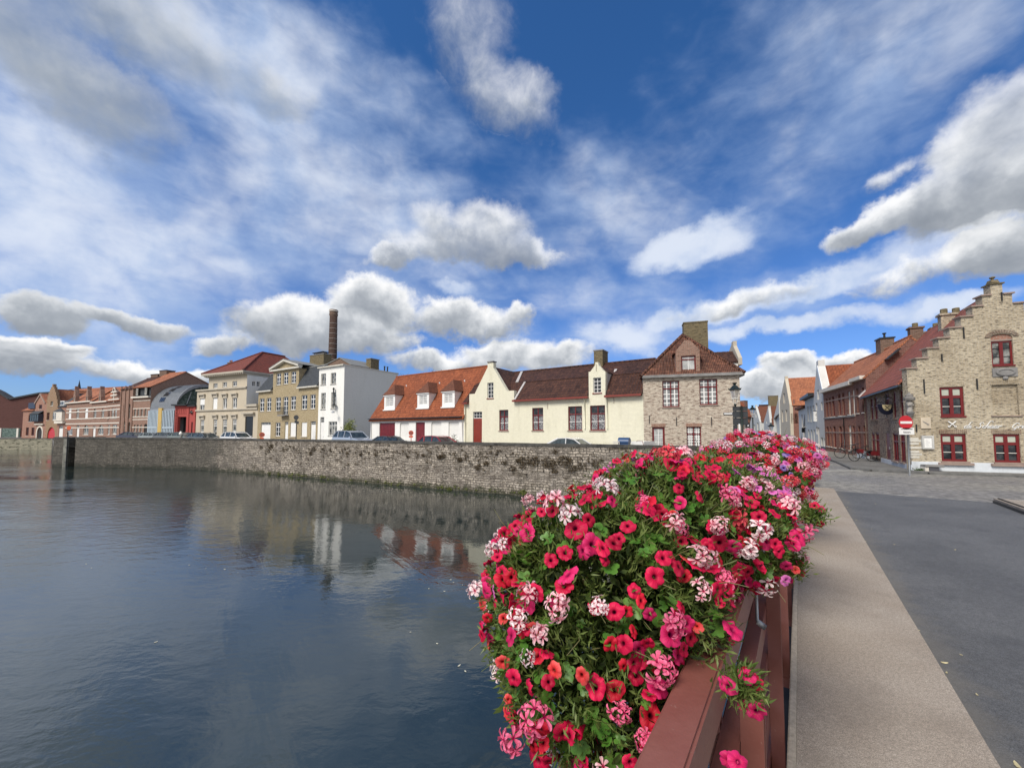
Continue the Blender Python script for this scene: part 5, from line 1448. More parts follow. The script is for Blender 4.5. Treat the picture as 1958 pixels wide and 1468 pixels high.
mb = MB(); mb.idx([F.pt(r[0]-.1, r[3], 0), F.pt(r[0]+.25, r[3], .55), F.pt(r[1], r[3], .55), F.pt(r[1]+.1, r[3], 0), F.pt((r[0]+r[1])/2, r[3]+.9, 0)], [(0, 1, 4), (1, 2, 4), (2, 3, 4), (0, 3, 2, 1)]); mb.build('oriel_roof', tSlate, orl)
band(h, F, -.02, F.L, r[2]-.6, r[2]-.1, .5, pBand, 'oriel_base')
mb = MB(); A_, B_, C_, D_ = F.pt(0, ez, .2), F.pt(F.L, ez, .2), F.pt(F.L, ez, -7), F.pt(0, ez, -7)
pk = F.pt(F.L*.5, ez+3.2, -2.5); pk2 = F.pt(F.L*.5, ez+3.2, -5)
mb.slab([A_, B_, pk], .1); mb.slab([B_, C_, pk2, pk], .1); mb.slab([D_, A_, pk, pk2], .1); mb.build('roof', tSlate, h)
wd = rc(F, z1, 875, 500, 935, 568); mb = MB(); F.box(mb, wd[0], wd[1], wd[2], wd[3], -1.5, .1); d_ = mb.build('dormer', pWhite, h)
win(d_, F.shift(.1), (wd[0]+.12, wd[1]-.12, wd[2]+.1, wd[3]-.1), pWhite, gDark, (.5,), (), off=.05)
# stepped gable house with red round doors
a_, b_ = P2(87.2, ylf2(87)), P2(108.5, ylf2(108.5)); F = Fac(a_, b_)
h = thing('stepped_gable_house', 'ochre brick house with tall stepped gable and round scarlet doors by the water', 'house', (*a_, G0))
dd = rc(F, z1, 680, 875, 792, 1045); dd[2] = G0+.02
w_ = [rc(F, z1, 672, 668, 712, 778), rc(F, z1, 757, 665, 792, 778)]; wa = rc(F, z1, 728, 505, 765, 572)
uc = F.px(*z1(752, 400))[0]
stp = [(F.px(*z1(752+dx, 500))[0], F.px(*z1(752, y))[1]) for dx, y in ((98, 610), (85, 540), (75, 480), (60, 425), (48, 375), (32, 330), (18, 300))]
zt_ = F.px(*z1(758, 258))[1]
rt = []; prev = stp[0][0]
zprev = F.px(*z1(752, 640))[1]
rt.append((F.L, zprev))
for (u, z) in stp: rt += [(u, rt[-1][1]), (u, z)]
rt += [(uc+.28, rt[-1][1]), (uc+.28, zt_)]
lf = [(2*uc-u, z) for (u, z) in rt][::-1]; lf[-1] = (0, lf[-1][1])
mb = MB(); wall(mb, F, [(0, GB), (F.L, GB)]+rt+lf, [openpoly(dd, 1)]+[openpoly(r) for r in w_+[wa]], depth=.25, back=.5)
shell(mb, F.shift(-.5), zprev, GB, 9); mb.build('wall', mOchreB, h)
doorp(h, F, (dd[0]+.02, dd[1]-.02, dd[2], dd[3]-.8), pRedDoor, planks=4, off=-.15); mb = MB()
mb.v += [tuple(F.pt(u, z, -.2)) for u, z in openpoly(dd, 1)]; mb.f.append(tuple(range(len(mb.v)))); mb.mi.append(0); mb.build('door_arch', pRedDoor, h)
for r in w_: win(h, F, r, pBrick, gDark, (.5,), (.7,), off=-.15, sill=pBand)
win(h, F, wa, pOffW, gHalf, (.5,), (), off=-.15, sill=pBand)
k_ = stp[4][1]
mb = MB(); Fb = F.shift(-.5)
mb.slab([Fb.pt(-.1, zprev, 0), Fb.pt(-.1, zprev, -9), Fb.pt(uc, k_+.8, -9), Fb.pt(uc, k_+.8, 0)], .1); mb.slab([Fb.pt(F.L+.1, zprev, 0), Fb.pt(F.L+.1, zprev, -9), Fb.pt(uc, k_+.8, -9), Fb.pt(uc, k_+.8, 0)], .1)
mb.build('roof', tOrangeOld, h)
# big red roof behind the stepped gable and terrace
a_, b_ = P2(100, 98), P2(142, 98); FQ = Fac(a_, b_); hb = thing('hall_behind_terrace', 'long red tiled roof rising behind the stepped gable and the terrace', 'building', (*a_, G0))
zr_ = FQ.px(*z1(800, 305))[1]; ze_ = FQ.px(*z1(850, 500))[1]
FQ = Fac(a_, P2(226, 90)); mb = MB(); wall(mb, FQ, [(0, GB), (FQ.L, GB), (FQ.L, ze_), (0, ze_)]); shell(mb, FQ, ze_, GB, 9, zr_-.1, 4.5); mb.build('wall', mRedB2, hb); roof2(hb, FQ, ze_, zr_, 4.5, 9, tOrangeOld, .2, .1)
# small gabled brick house on the left
yl3 = lambda x: 87.8+(87-x)*.09
W5 = [(410, 702, 466, 798, 'b'), (372, 882, 413, 1000, 'b'), (452, 882, 495, 1000, 'b'), (562, 555, 605, 617, 'b'), (537, 880, 612, 1035, 'd', 1.0, pDark)]
a_, b_ = P2(42.2, yl3(42)), P2(87.1, yl3(87)); F = Fac(a_, b_)
h = thing('gabled_brick_house', 'pink brick house with small gable, slate oriel and white arched doorway, leftmost by the water', 'house', (*a_, G0))
rr = [rc(F, z1, *w[:4]) for w in W5]; rr[4][2] = G0+.02
ez = F.px(*z1(420, 640))[1]
gl = F.px(*z1(505, 530)); gk = F.px(*z1(587, 412)); gr_ = F.px(*z1(655, 540))
mb = MB(); wall(mb, F, [(0, GB), (F.L, GB), (F.L, gr_[1]), (gk[0], gk[1]), (gl[0], gr_[1]), (gl[0], ez), (0, ez)], [openpoly(r, 1 if i == 4 else 0) for i, r in enumerate(rr)], depth=.2); shell(mb, F, ez, GB, 8); mb.build('wall', mPinkB, h)
for r, w in list(zip(rr, W5))[:4]: win(h, F, r, pBrick, gDark, (.5,), (), off=-.12, sill=pBand)
doorp(h, F, rr[4], pDark)
mb = MB()
n = 12; r = rr[4]; uc = (r[0]+r[1])/2; w = (r[1]-r[0])/2
for i in range(n):
    p, q = math.pi*i/n, math.pi*(i+1)/n
    mb.hull8([F.pt(uc+(w+e1_)*math.cos(t_), r[3]-w+(w+e1_)*math.sin(t_), o_) for o_ in (0, .1) for (t_, e1_) in ((p, 0), (p, .35), (q, .35), (q, 0))])
F.box(mb, r[0]-.35, r[0], G0, r[3]-w, 0, .1); F.box(mb, r[1], r[1]+.35, G0, r[3]-w, 0, .1)
mb.build('door_surround', pBand, h)
for sg, (a1, b1) in enumerate(((gl, gk), (gk, gr_))):
    mb = MB(); mb.hull8([F.pt(a1[0], (gr_[1] if sg == 0 else a1[1])-.1, -.1), F.pt(b1[0], b1[1]-.1, -.1), F.pt(b1[0], b1[1]-.1, .15), F.pt(a1[0], (gr_[1] if sg == 0 else a1[1])-.1, .15), F.pt(a1[0], (gr_[1] if sg == 0 else a1[1])+.35, -.1), F.pt(b1[0], b1[1]+.35, -.1), F.pt(b1[0], b1[1]+.35, .15), F.pt(a1[0], (gr_[1] if sg == 0 else a1[1])+.35, .15)])
    mb.build('bargeboard', pPinkStone, h)
mb = MB(); mb.slab([F.pt(-.2, ez, .3), F.pt(gl[0], ez, .3), F.pt(gl[0], ez+2.6, -3), F.pt(.6, ez+2.6, -3)], .1)
mb.slab([F.pt(gk[0], gk[1]+.3, .1), F.pt(F.L, gr_[1]+.3, .1), F.pt(F.L, gr_[1]+.3, -7), F.pt(gk[0], gk[1]+.3, -7)], .1)
mb.slab([F.pt(gk[0], gk[1]+.3, .1), F.pt(gl[0], gr_[1]+.3, .1), F.pt(gl[0], gr_[1]+.3, -7), F.pt(gk[0], gk[1]+.3, -7)], .1); mb.build('roof', tOrangeOld, h)
r = rc(F, z1, 418, 545, 512, 612); mb = MB(); F.box(mb, r[0], r[1], r[2], r[3]+.3, -1.5, .12); mb.build('dormer', pBlueDoor, h)
r = rc(F, z1, 492, 690, 622, 797); mb = MB(); F.box(mb, r[0], r[1], r[2], r[3], .01, .7); o_ = mb.build('oriel', pBlueDoor, h)
win(o_, F.shift(.7), (r[0]+.06, r[1]-.06, r[2]+.1, r[3]-.1), pBlack, gDark, (.25, .5, .75), (.6,), off=.05)
mb = MB(); mb.slab([F.pt(r[0]-.1, r[3], .85), F.pt(r[1]+.1, r[3], .85), F.pt(r[1]+.05, r[3]+.75, 0), F.pt(r[0]+.05, r[3]+.75, 0)], .08); mb.build('oriel_roof', tSlate, o_)
band(h, F, rr[4][0]-.9, rr[4][1]+.7, r[2]-.75, r[2]-.5, .3, pBand, 'door_hood')
# big purple-brown building with folded roof
a_, b_ = P2(-60, 104), P2(112, 104); F = Fac(a_, b_)
h = thing('folded_roof_hall', 'large windowless purple-brown brick hall with folded grey roof at the far left edge', 'building', (*a_, G0))
q = [F.px(x, y) for x, y in ((-60, 722), (0, 750.5), (20.5, 763), (78, 752), (112, 750))]
mb = MB(); wall(mb, F, [(0, GB), (F.L, GB), (F.L, q[4][1])]+[q[i] for i in (3, 2, 1)]+[(0, q[0][1])]); shell(mb, F, q[2][1], GB, 20, faces='rl'); mb.build('wall', mPurpB, h)
pk = F.px(84, 741); mb = MB()
for i in range(4):
    a1, b1 = q[i], q[i+1]; mb.slab([F.pt(a1[0], a1[1]+.25, .4), F.pt(b1[0], b1[1]+.25, .4), F.pt(b1[0], b1[1]+.25, -1.2), F.pt(a1[0], a1[1]+.25, -1.2)], .4)
tp = F.pt(pk[0], pk[1]+1.6, -12)
mb.slab([F.pt(q[2][0], q[2][1]+.3, .3), F.pt(q[4][0], q[4][1]+.3, .3), tp], .1)
mb.build('roof', tSlate, h)
mb = MB(); r = F.rect(-40, 818.5, 39, 838); mb = MB(); F.box(mb, r[0], r[1], G0, r[3], .02, .1); mb.build('glazing', gGreen, h)
mb = MB()
for x in (-10, 2, 35): u = F.px(x, 830)[0]; F.box(mb, u-.25, u+.25, G0, r[3], .1, .25)
mb.build('glazing_posts', pOffW, h)
# slender church spire far away
sp = P2(146.5, 210); t = thing('church_spire', 'slender dark church spire showing above the terrace roofs', 'spire', (*sp, G0))
zt_ = CAMZ+(822-726)/735*210; zb_ = CAMZ+(822-745)/735*210
mb = MB(); mb.lathe([(.9, zb_-6), (.85, zb_), (.12, zt_-.8), (.05, zt_)], (*sp, 0), 8); mb.build('steeple', tSlate, t)
mb = MB(); mb.box(sp.x-1.2, sp.x+1.2, sp.y-1.2, sp.y+1.2, G0, zb_-5.5); mb.build('tower', mTerB, t)

# ================= the pub with the stepped gable (right)
PC = P2(1740, 18.9)
dv_ = Vector((2.69, -1)).normalized()
F = FPf = Fac(PC, PC+dv_*6.3)
gP = CAMZ-1.95
h = pub = thing('stepped_gable_pub', 'corner restaurant of buff brick with tall crow-stepped gable, red windows and white lettering', 'building', (*PC, gP))
uc = uz(F, z8, 990, 400)[0]; F.B = F.A+F.d*2*uc; F.L = 2*uc; W_ = F.L
zeb = uz(F, z8, 370, 716)[1]
us = [uz(F, z8, 333, 716)[0]]+[F.px(*z8(x, y))[0] for x, y in ((415, 680), (491, 610), (568, 540), (645, 465), (726, 390), (806, 318), (876, 250))]
zsn = [F.px(*z8(x, y))[1] for x, y in ((370, 716), (455, 645), (520, 574), (600, 502), (685, 430), (765, 352), (845, 280), (920, 203))]
us[0] = 0.0
lf = [(0, GB)]
for i, u in enumerate(us): lf += ([(u, zsn[i])] if i == 0 else [(u, zsn[i-1]), (u, zsn[i])])
cw = uc-uz(F, z8, 932, 150)[0]; zc1 = uz(F, z8, 985, 122)[1]
lf += [(uc-cw, zsn[-1]), (uc-cw, zc1)]
rt = [(2*uc-u, z) for (u, z) in lf][::-1]
G1 = [rc(F, z8, 585, 1172, 765, 1365), rc(F, z8, 955, 1168, 1143, 1368)]; U1 = rc(F, z8, 578, 842, 748, 1047); AT = rc(F, z8, 937, 470, 1092, 690)
G1[1][2] = G1[0][2]; G1[1][3] = G1[0][3]
blind = rc(F, z8, 945, 827, 1130, 1043)
mb = MB(); wall(mb, F, lf+rt, [openpoly(G1[0]), openpoly(G1[1]), openpoly(U1), openpoly(AT, .45), openpoly(blind)], depth=.13, back=.42)
F.box(mb, blind[0]-.05, blind[1]+.05, blind[2]-.05, blind[3]+.05, -.3, -.09)
mb.build('gable_wall', mPub, h)
SH = F.shift(-.42)
# street side wall
PF = P2(1660, 26.5)
FS = FPs = Fac(PF, PC)
FSx = Fac(PF, SH.A if False else PC)
S = []
for q in ((250, 800, 300, 1190), (318, 800, 380, 1215), (620, 805, 715, 1290), (750, 800, 830, 1310)): S.append(rc(FS, zb, *q))
dS = rc(FS, zb, 503, 805, 572, 1425); dS[2] = gP-.15
Su = [rc(FS, zb, *q) for q in ((222, 188, 270, 575), (290, 165, 348, 572), (472, 108, 545, 340), (612, 70, 670, 545), (738, 40, 822, 560))]
ezS = FS.px(1700, 740)[1]
mb = MB(); wall(mb, FS, [(0, GB-.6), (FS.L-.43, GB-.6), (FS.L-.43, ezS), (0, ezS)], [openpoly(r) for r in S+Su+[dS]], depth=.12)
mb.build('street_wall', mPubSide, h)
for r in S: win(h, FS, r, pDkRed, gDark, (.5,), (.7,), off=-.04, sill=pPinkStone, fw=.08, sillout=.1)
for r in Su: win(h, FS, r, pDkRed, gHalf, (.5,), (.6,), off=-.06, sill=mPubSide, fw=.07)
doorp(h, FS, dS, pDkRed, off=-.03, planks=3)
rzp = CAMZ+6.55
# roof between the gable and a far gable end
nb = Vector((-FS.d.x, -FS.d.y))                     # away from the camera along the street wall
def pr(u, along, z): p = SH.A+SH.d*u+nb*along; return Vector((p.x, p.y, z))
Lr = FS.L-.3
mb = MB(); mb.slab([pr(-.28, -.02, ezS-.15), pr(-.28, Lr, ezS-.15), pr(uc, Lr, rzp), pr(uc, -.02, rzp)], .1)
mb.slab([pr(2*uc+.28, -.02, ezS-.15), pr(2*uc+.28, Lr, ezS-.15), pr(uc, Lr, rzp), pr(uc, -.02, rzp)], .1); mb.build('roof', tPub, h)
mb = MB(); 
mb.slab([pr(-.34, Lr, ezS-.1), pr(-.34, Lr+.28, ezS-.1), pr(uc, Lr+.28, rzp+.1), pr(uc, Lr, rzp+.1)], .14); mb.build('verge_flashing', mLead, h)
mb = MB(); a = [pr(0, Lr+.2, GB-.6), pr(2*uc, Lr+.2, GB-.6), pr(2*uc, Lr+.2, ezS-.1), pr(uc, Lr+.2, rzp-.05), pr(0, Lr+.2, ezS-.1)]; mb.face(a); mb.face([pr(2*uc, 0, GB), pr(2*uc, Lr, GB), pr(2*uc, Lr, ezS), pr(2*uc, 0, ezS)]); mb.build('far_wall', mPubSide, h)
mb = MB(); FS.box(mb, 0, FS.L-.1, ezS-.26, ezS-.16, .2, .34); mb.build('gutter', pBlack, h)
# step caps
st_ = [(us[i], us[i+1] if i+1 < len(us) else uc-cw, zsn[i]) for i in range(len(us))]
for (a_, b_, z) in st_:
    for (p, q_) in ((a_-.07, b_), (2*uc-b_, 2*uc-a_+.07)): mb = MB(); F.box(mb, p, q_-.002 if p < uc else q_, z, z+.065, -.48, .07); mb.build('step_cap', pPinkStone, h)
mb = MB(); F.box(mb, uc-cw-.06, uc+cw+.06, zc1, zc1+.06, -.47, .06)
p0 = [F.pt(uc+sx*(cw*.66), zc1+.09, o_) for (sx, o_) in ((-1, 0), (1, 0), (1, -.42), (-1, -.42))]
zt_ = uz(F, z8, 985, 84)[1]
mb.idx(p0+[F.pt(uc+sx*.12, zt_, -.2+o_) for (sx, o_) in ((-1, .1), (1, .1), (1, -.1), (-1, -.1))], [(0, 1, 5, 4), (1, 2, 6, 5), (2, 3, 7, 6), (3, 0, 4, 7), (4, 5, 6, 7)])
mb.lathe([(.05, 0), (.05, .07), (.10, .10), (.10, .15), (.06, .17)], F.pt(uc, zt_, -.2), 10)
mb.build('gable_finial', mChimB, h)
for r in G1+[U1]:
    win(h, F, r, pRed, gDark, (.5,), (.66,), (), (.33,), sill=None, bw=.13, fw=.10, mw=.03, off=-.05, mun=pOffW)
    H = r[3]-r[2]; q = MB()
    for a_, b_ in ((.10, .44), (.56, .90)): F.box(q, r[0]+(r[1]-r[0])*a_, r[0]+(r[1]-r[0])*b_, r[2]+.71*H, r[3]-.11, -.089, -.083)
    q.build('net_curtain', plain('net_fabric', (.42, .45, .38), .9) if 'net_fabric' not in MATS else MATS['net_fabric'], h)
# things seen through the ground floor panes
for r in G1:
    q = MB(); F.box(q, r[0]-.05, r[1]+.05, r[2]-.05, r[2]+.002, -.12, .10); q.build('sill', pPinkStone, h)
    q = MB(); F.box(q, r[0]-.16, r[1]+.16, r[2]-.17, r[2]-.055, -.02, .14); q.build('sill', pPinkStone, h)
q = MB(); F.box(q, U1[0]-.02, U1[1]+.03, U1[2]-.07, U1[2]-.002, -.1, .04); q.build('sill', pRed, h)
ra = (AT[0], AT[1], AT[2], uz(F, z8, 1010, 520)[1])
win(h, F, ra, pRed, gHalf, (.5,), (), (), (.36, .7), off=-.06, bw=.12, fw=.07, mw=.02, mun=pBlack)
q = MB(); F.box(q, ra[0], ra[1], ra[3]+.005, ra[3]+.09, -.12, -.02); q.build('lintel', pPinkStone, h)
q = MB(); F.box(q, ra[0], ra[1], ra[3]+.095, AT[3]-.02, -.14, -.06); q.build('arch_infill', mPinkB, h)
q = MB(); F.box(q, ra[0]-.0, ra[1]+.02, ra[2]-.06, ra[2]-.002, -.1, .05); q.build('sill', pRed, h)
# soldier courses
for r, mm in ((G1[0], 0), (G1[1], 0), (U1, 0), (blind, 0)):
    q = MB(); n = 15; a_, b_ = r[0]-.06, r[1]+.06
    for i in range(n): x = a_+(b_-a_)*i/n; F.box(q, x+.014, x+(b_-a_)/n-.014, r[3]+.01, r[3]+.20, -.03, .018 if r is not blind else .03)
    q.build('brick_lintel', mPubSide if r in G1 else mPub, h)
q = MB(); n = 16
ua_, ub_ = AT[0]-.04, AT[1]+.04; cc = (ua_+ub_)/2; ww = (ub_-ua_)/2
for i in range(n):
    t0, t1 = math.pi*(i+.1)/n, math.pi*(i+.9)/n; zb0 = AT[3]-(AT[1]-AT[0])/2*.45
    q.hull8([F.pt(cc+(ww+e_)*math.cos(t_), zb0+(ww*.45+e_)*math.sin(t_)+.02, o_) for o_ in (0, .04) for (t_, e_) in ((t0, 0), (t0, .16), (t1, .16), (t1, 0))])
q.build('brick_arch', mPubSide, h)
z_ = uz(F, z8, 1040, 1043)[1]; band(h, F, blind[0]-.08, blind[1]+.08, z_-.05, z_+.0, .05, pPinkStone, 'sill')
# wall anchors
for x, y0, y1 in ((464, 790, 890), (588, 612, 665), (741, 425, 502), (835, 785, 860), (1008, 180, 240), (410, 1105, 1158)):
    mb = MB(); u, z = uz(F, z8, x, (y0+y1)/2); anchor(mb, F, u, z, (uz(F, z8, x, y0)[1]-uz(F, z8, x, y1)[1])); mb.build('wall_anchor', pBlack, h)
# white plinth
zpl = uz(F, z8, 480, 1366)[1]
band(h, F, -.01, F.L, GB-.3, zpl, .035, pPlinth, 'plinth'); 
mb = MB(); FS.hull = None; FS.box(mb, FS.L*.36, FS.L+.02, GB-.6, FS.px(*zb(760, 1320))[1], .0, .035); mb.build('plinth', pPlinth, h)
# corner quoins
mb = MB()
for i, y in enumerate((905, 940, 990, 1060, 1130, 1175, 1225)):
    u, z = uz(F, z9 if False else zb, 960, y); F.box(mb, -.012, .30+.1*(i % 2), z-.05, z+.05, -.1, .012)
mb.build('quoins', pLime, h)
# oval stone plaque
u, z = uz(F, z8, 1030, 740); mb = MB(); F.box(mb, u-.42, u+.42, z-.2, z+.2, .0, .04)
Mx = Matrix(((F.d.x, 0, F.n.x), (F.d.y, 0, F.n.y), (0, 1, 0)))
mb.lathe([(.30, .04), (.33, .06), (.33, .09), (.26, .10), (.24, .07), (.01, .07)], F.pt(u, z, 0), 18, Mx, (1, .5))
mb.lathe([(.08, 0), (.10, .05), (.05, .1)], F.pt(u, z-.27, 0), 8, Mx)
mb.build('stone_plaque', pGreyStone, h)
# pub chimneys
FK_ = F
ua2 = pr(uc-1.0, 5.0, 0)
def prchim(u, al, wu, wa, z0_, z1_, m, pots, parent=h):
    mb = MB()
    def bx(b, e, za, zb2): b.hull8([pr(u+sx*(wu+e), al+sa*(wa+e), z) for z in (za, zb2) for (sx, sa) in ((-1, -1), (1, -1), (1, 1), (-1, 1))])
    bx(mb, 0, z0_, z1_); c = mb.build('chimney', m, parent); q = MB(); bx(q, .07, z1_, z1_+.1); q.build('chimney_cap', m, c)
    for k_ in range(pots):
        t_ = MB(); t_.lathe([(.15, z1_+.1), (.15, z1_+.38), (.13, z1_+.40)], (*pr(u+(k_-(pots-1)/2)*.5, al, 0).xy, 0), 10); t_.build('chimney_pot', mChimB, c)
prchim(uc-.45, 3.2, .46, .25, rzp-2.0, rzp-.25, mPub, 2)
prchim(uc-.5, Lr+.0, .34, .3, rzp-1.6, rzp+.25, mBrownB, 1)
prchim(uc+.5, Lr-.2, .28, .25, rzp-1.0, rzp+.10, mPubSide, 1)

# lettering: pen strokes laid on the wall
GLY = {
 'd': (1.25, [[(.85, .85), (.5, 1.0), (.12, .65), (.12, .2), (.4, 0), (.75, .3), (.95, .9), (1.25, 2.0), (1.55, 2.25), (1.9, 2.2)], [(.95, .9), (.85, .25), (1.05, 0), (1.35, .25)]]),
 'e': (1.0, [[(.0, .25), (.45, .5), (.6, .85), (.35, 1.0), (.1, .65), (.1, .2), (.4, 0), (.85, .3)]]),
 'S': (1.5, [[(1.35, 1.75), (1.05, 2.1), (.65, 1.95), (.5, 1.5), (.85, 1.1), (.95, .6), (.7, .1), (.25, -.05), (-.1, .25), (.05, .5)]]),
 'c': (.85, [[(.75, .8), (.5, 1.0), (.15, .7), (.1, .25), (.4, 0), (.8, .3)]]),
 'h': (1.15, [[(0, 0), (.3, 1.2), (.5, 2.2), (.8, 2.6), (1.2, 2.6), (1.45, 2.35)], [(.05, .2), (.4, .8), (.7, 1.0), (.8, .75), (.7, .2), (.85, 0), (1.15, .3)]]),
 'a': (1.15, [[(.8, .85), (.5, 1.0), (.12, .65), (.1, .2), (.35, 0), (.7, .35), (.85, .95), (.78, .2), (.9, 0), (1.2, .3)]]),
 'r': (.9, [[(0, 0), (.15, .9), (.1, .95), (.3, .6), (.55, .95), (.8, .9), (.85, .75)]]),
 'G': (1.7, [[(1.5, 1.5), (1.2, 1.9), (.6, 1.6), (.15, .8), (.3, .1), (.8, .05), (1.25, .5), (1.3, .9), (1.2, .2), (.9, -.55), (.4, -.6)]]),
 'i': (.6, [[(.0, .6), (.2, .95), (.15, .2), (.3, 0), (.6, .3)], [(.32, 1.35), (.36, 1.42)]]),
 'l': (.6, [[(.0, .3), (.35, 1.5), (.5, 2.2), (.3, 2.1), (.15, .9), (.15, .2), (.3, 0), (.6, .3)]]),
}
def crom(pts, k=5):
    P = [Vector(p) for p in pts]; P = [P[0]*2-P[1]]+P+[P[-1]*2-P[-2]]; o_ = []
    for i in range(1, len(P)-2):
        for j in range(k):
            t = j/k; a, b, c, d = P[i-1:i+3]
            o_.append(.5*((2*b)+(c-a)*t+(2*a-5*b+4*c-d)*t*t+(3*b-a-3*c+d)*t**3))
    return o_+[P[-2]]
def strokes(mb, F, pts, w, off=.03, th=.02):
    for i in range(len(pts)-1):
        a, b = pts[i], pts[i+1]; d = (b-a)
        if d.length < 1e-5: continue
        wd = w*(.55+.75*abs((d.normalized()).y))
        n = Vector((-d.y, d.x)).normalized()*wd/2; e_ = d.normalized()*w*.15
        q = [a-n-e_, b-n+e_, b+n+e_, a+n-e_]
        mb.hull8([F.pt(p.x, p.y, o_) for o_ in (off-th, off) for p in q])
def write(F, text, u, z, s, parent, m, name='lettering', slant=.38, w=.19):
    for ch in text:
        if ch == ' ': u += 1.3*s; continue
        adv, st_ = GLY[ch]
        mb = MB()
        for l in st_: strokes(mb, F, [Vector((u+(p.x+slant*p.y)*s, z+p.y*s)) for p in crom(l)], w*s*1.1)
        mb.build(name, m, parent); u += adv*s
    return u
pLet = plain('white_letter_metal', (.82, .82, .80), .4, var=.03)
s_ = (uz(F, z9, 1300, 330)[1]-uz(F, z9, 1300, 365)[1])*1.0
u0, zz0 = uz(F, z9, 1078, 368)
sg_ = (uz(F, z9, 1640, 365)[0]-u0)/ (1.25+1.0+1.3+1.5+.85+1.15+1.15+1.15+.9+.4)
write(F, 'de Schaar', u0, zz0, sg_, h, pLet)
u0 = uz(F, z9, 1770, 372)[0]; write(F, 'Gri', u0, zz0, sg_, h, pLet)
# crossed scissors emblem: knife and fork blades with rings
def emblem(F, cx, cz, s, parent, m, name):
    mb = MB()
    for sx in (-1, 1):
        a = Vector((cx-sx*.78*s, cz+.75*s)); b = Vector((cx+sx*.42*s, cz-.42*s)); d = (b-a).normalized(); n = Vector((-d.y, d.x))
        q = [a, a+d*.35*s+n*.13*s, b+n*.05*s, b-n*.05*s, a+d*.25*s-n*.10*s]
        mb.prism([F.pt(p.x, p.y, .03+.012*(sx > 0)) for p in q], tuple(F.pt(0, 0, .02)-F.pt(0, 0, 0)))
        c = b+d*.17*s; k = 12
        for i in range(k):
            t0, t1 = 2*math.pi*i/k, 2*math.pi*(i+1)/k
            mb.hull8([F.pt(c.x+r_*s*math.cos(t_), c.y+r_*s*math.sin(t_), o_) for o_ in (.03, .055) for (t_, r_) in ((t0, .12), (t0, .21), (t1, .21), (t1, .12))])
    return mb.build(name, m, parent)
u, z = uz(F, z9, 905, 308); emblem(F, u, z, abs(uz(F, z9, 990, 308)[0]-u), h, pLet, 'scissors_emblem')
# scissors tile
r = rc(F, z9, 455, 215, 597, 372); mb = MB(); F.box(mb, *r, .0, .05); tl = mb.build('wall_tile', plain('cream_tile', (.56, .48, .37), .6), h)
mb = MB(); c = Vector(((r[0]+r[1])/2, (r[2]+r[3])/2)); w = (r[1]-r[0])
mb.prism([F.pt(c.x+a_*w, c.y+b_*w, .051) for a_, b_ in ((-.36, .32), (-.25, .12), (.08, -.14), (.16, -.06))], tuple(F.pt(0, 0, .012)-F.pt(0, 0, 0)))
for i in range(10):
    t0, t1 = 2*math.pi*i/10, 2*math.pi*(i+1)/10
    mb.hull8([F.pt(c.x+.2*w+r_*w*math.cos(t_), c.y-.2*w+r_*w*math.sin(t_), o_) for o_ in (.051, .06) for (t_, r_) in ((t0, .07), (t0, .12), (t1, .12), (t1, .07))])
mb.build('scissors_motif', pGreyStone, tl)
# menu case
r = rc(F, z9, 463, 475, 633, 668); mc = thing('menu_case', 'white framed glazed menu case hanging beside the pub corner', 'menu case', tuple(F.pt(r[0], r[2])))
mb = MB(); f = .07
F.box(mb, r[0], r[1], r[2], r[3], .005, .05); F.box(mb, r[0], r[0]+f, r[2], r[3], .051, .11); F.box(mb, r[1]-f, r[1], r[2], r[3], .051, .11); F.box(mb, r[0]+f, r[1]-f, r[2], r[2]+f, .051, .11); F.box(mb, r[0]+f, r[1]-f, r[3]-f, r[3], .051, .11)
mb.build('frame', plain('grey_white_frame', (.5, .5, .48), .5), mc)
mb = MB(); F.box(mb, r[0]+f, r[1]-f, r[2]+f, r[3]-f, .051, .07); mb.build('menu_sheet', pWhite, mc)
mb = MB()
for i in range(9):
    zq = r[3]-.2-i*.055; F.box(mb, r[0]+.14, r[1]-.14-.08*random.random(), zq, zq+.012, .0705, .073)
mb.build('printed_lines', plain('faded_print', (.5, .5, .5), .8), mc)
# stone bench and weed
u, z = uz(F, z9, 440, 890); u1 = uz(F, z9, 712, 890)[0]; bn = thing('stone_bench', 'grey stone slab bench on a dark block against the white plinth', 'bench', tuple(F.pt(u, gP, .3)))
mb = MB(); F.box(mb, u, u1, z-.09, z+.01, .05, .45); mb.build('slab', pGreyStone, bn, bevel=.015)
mb = MB(); a_, b_ = uz(F, z9, 500, 930)[0], uz(F, z9, 642, 930)[0]; F.box(mb, a_, b_, gP-.12, z-.091, .08, .4); mb.build('pier', plain('dark_block', (.075, .075, .085), .8), bn)
mb = MB(); F.box(mb, a_-.14, a_-.01, gP-.12, z-.091, .08, .4); mb.build('pier', pBand, bn)
uw, zw = uz(F, z9, 425, 955); n_ = 260
cs = np.array([F.pt(uw+rng.normal()*.13, gP-.06+abs(rng.normal())*.05, .15+rng.uniform(0, .15)) for _ in range(n_)])
v = leafquads(cs, np.tile([[0, 0, 1.0]], (n_, 1)), rng.uniform(.05, .18, n_), rng.uniform(.02, .04, n_), rng, .8)
tag(quadmesh('weed_tuft', v, plain('weed_leaf', (.06, .10, .03), .7)), 'green weed tuft growing beside the stone bench at the pub corner', 'weed')
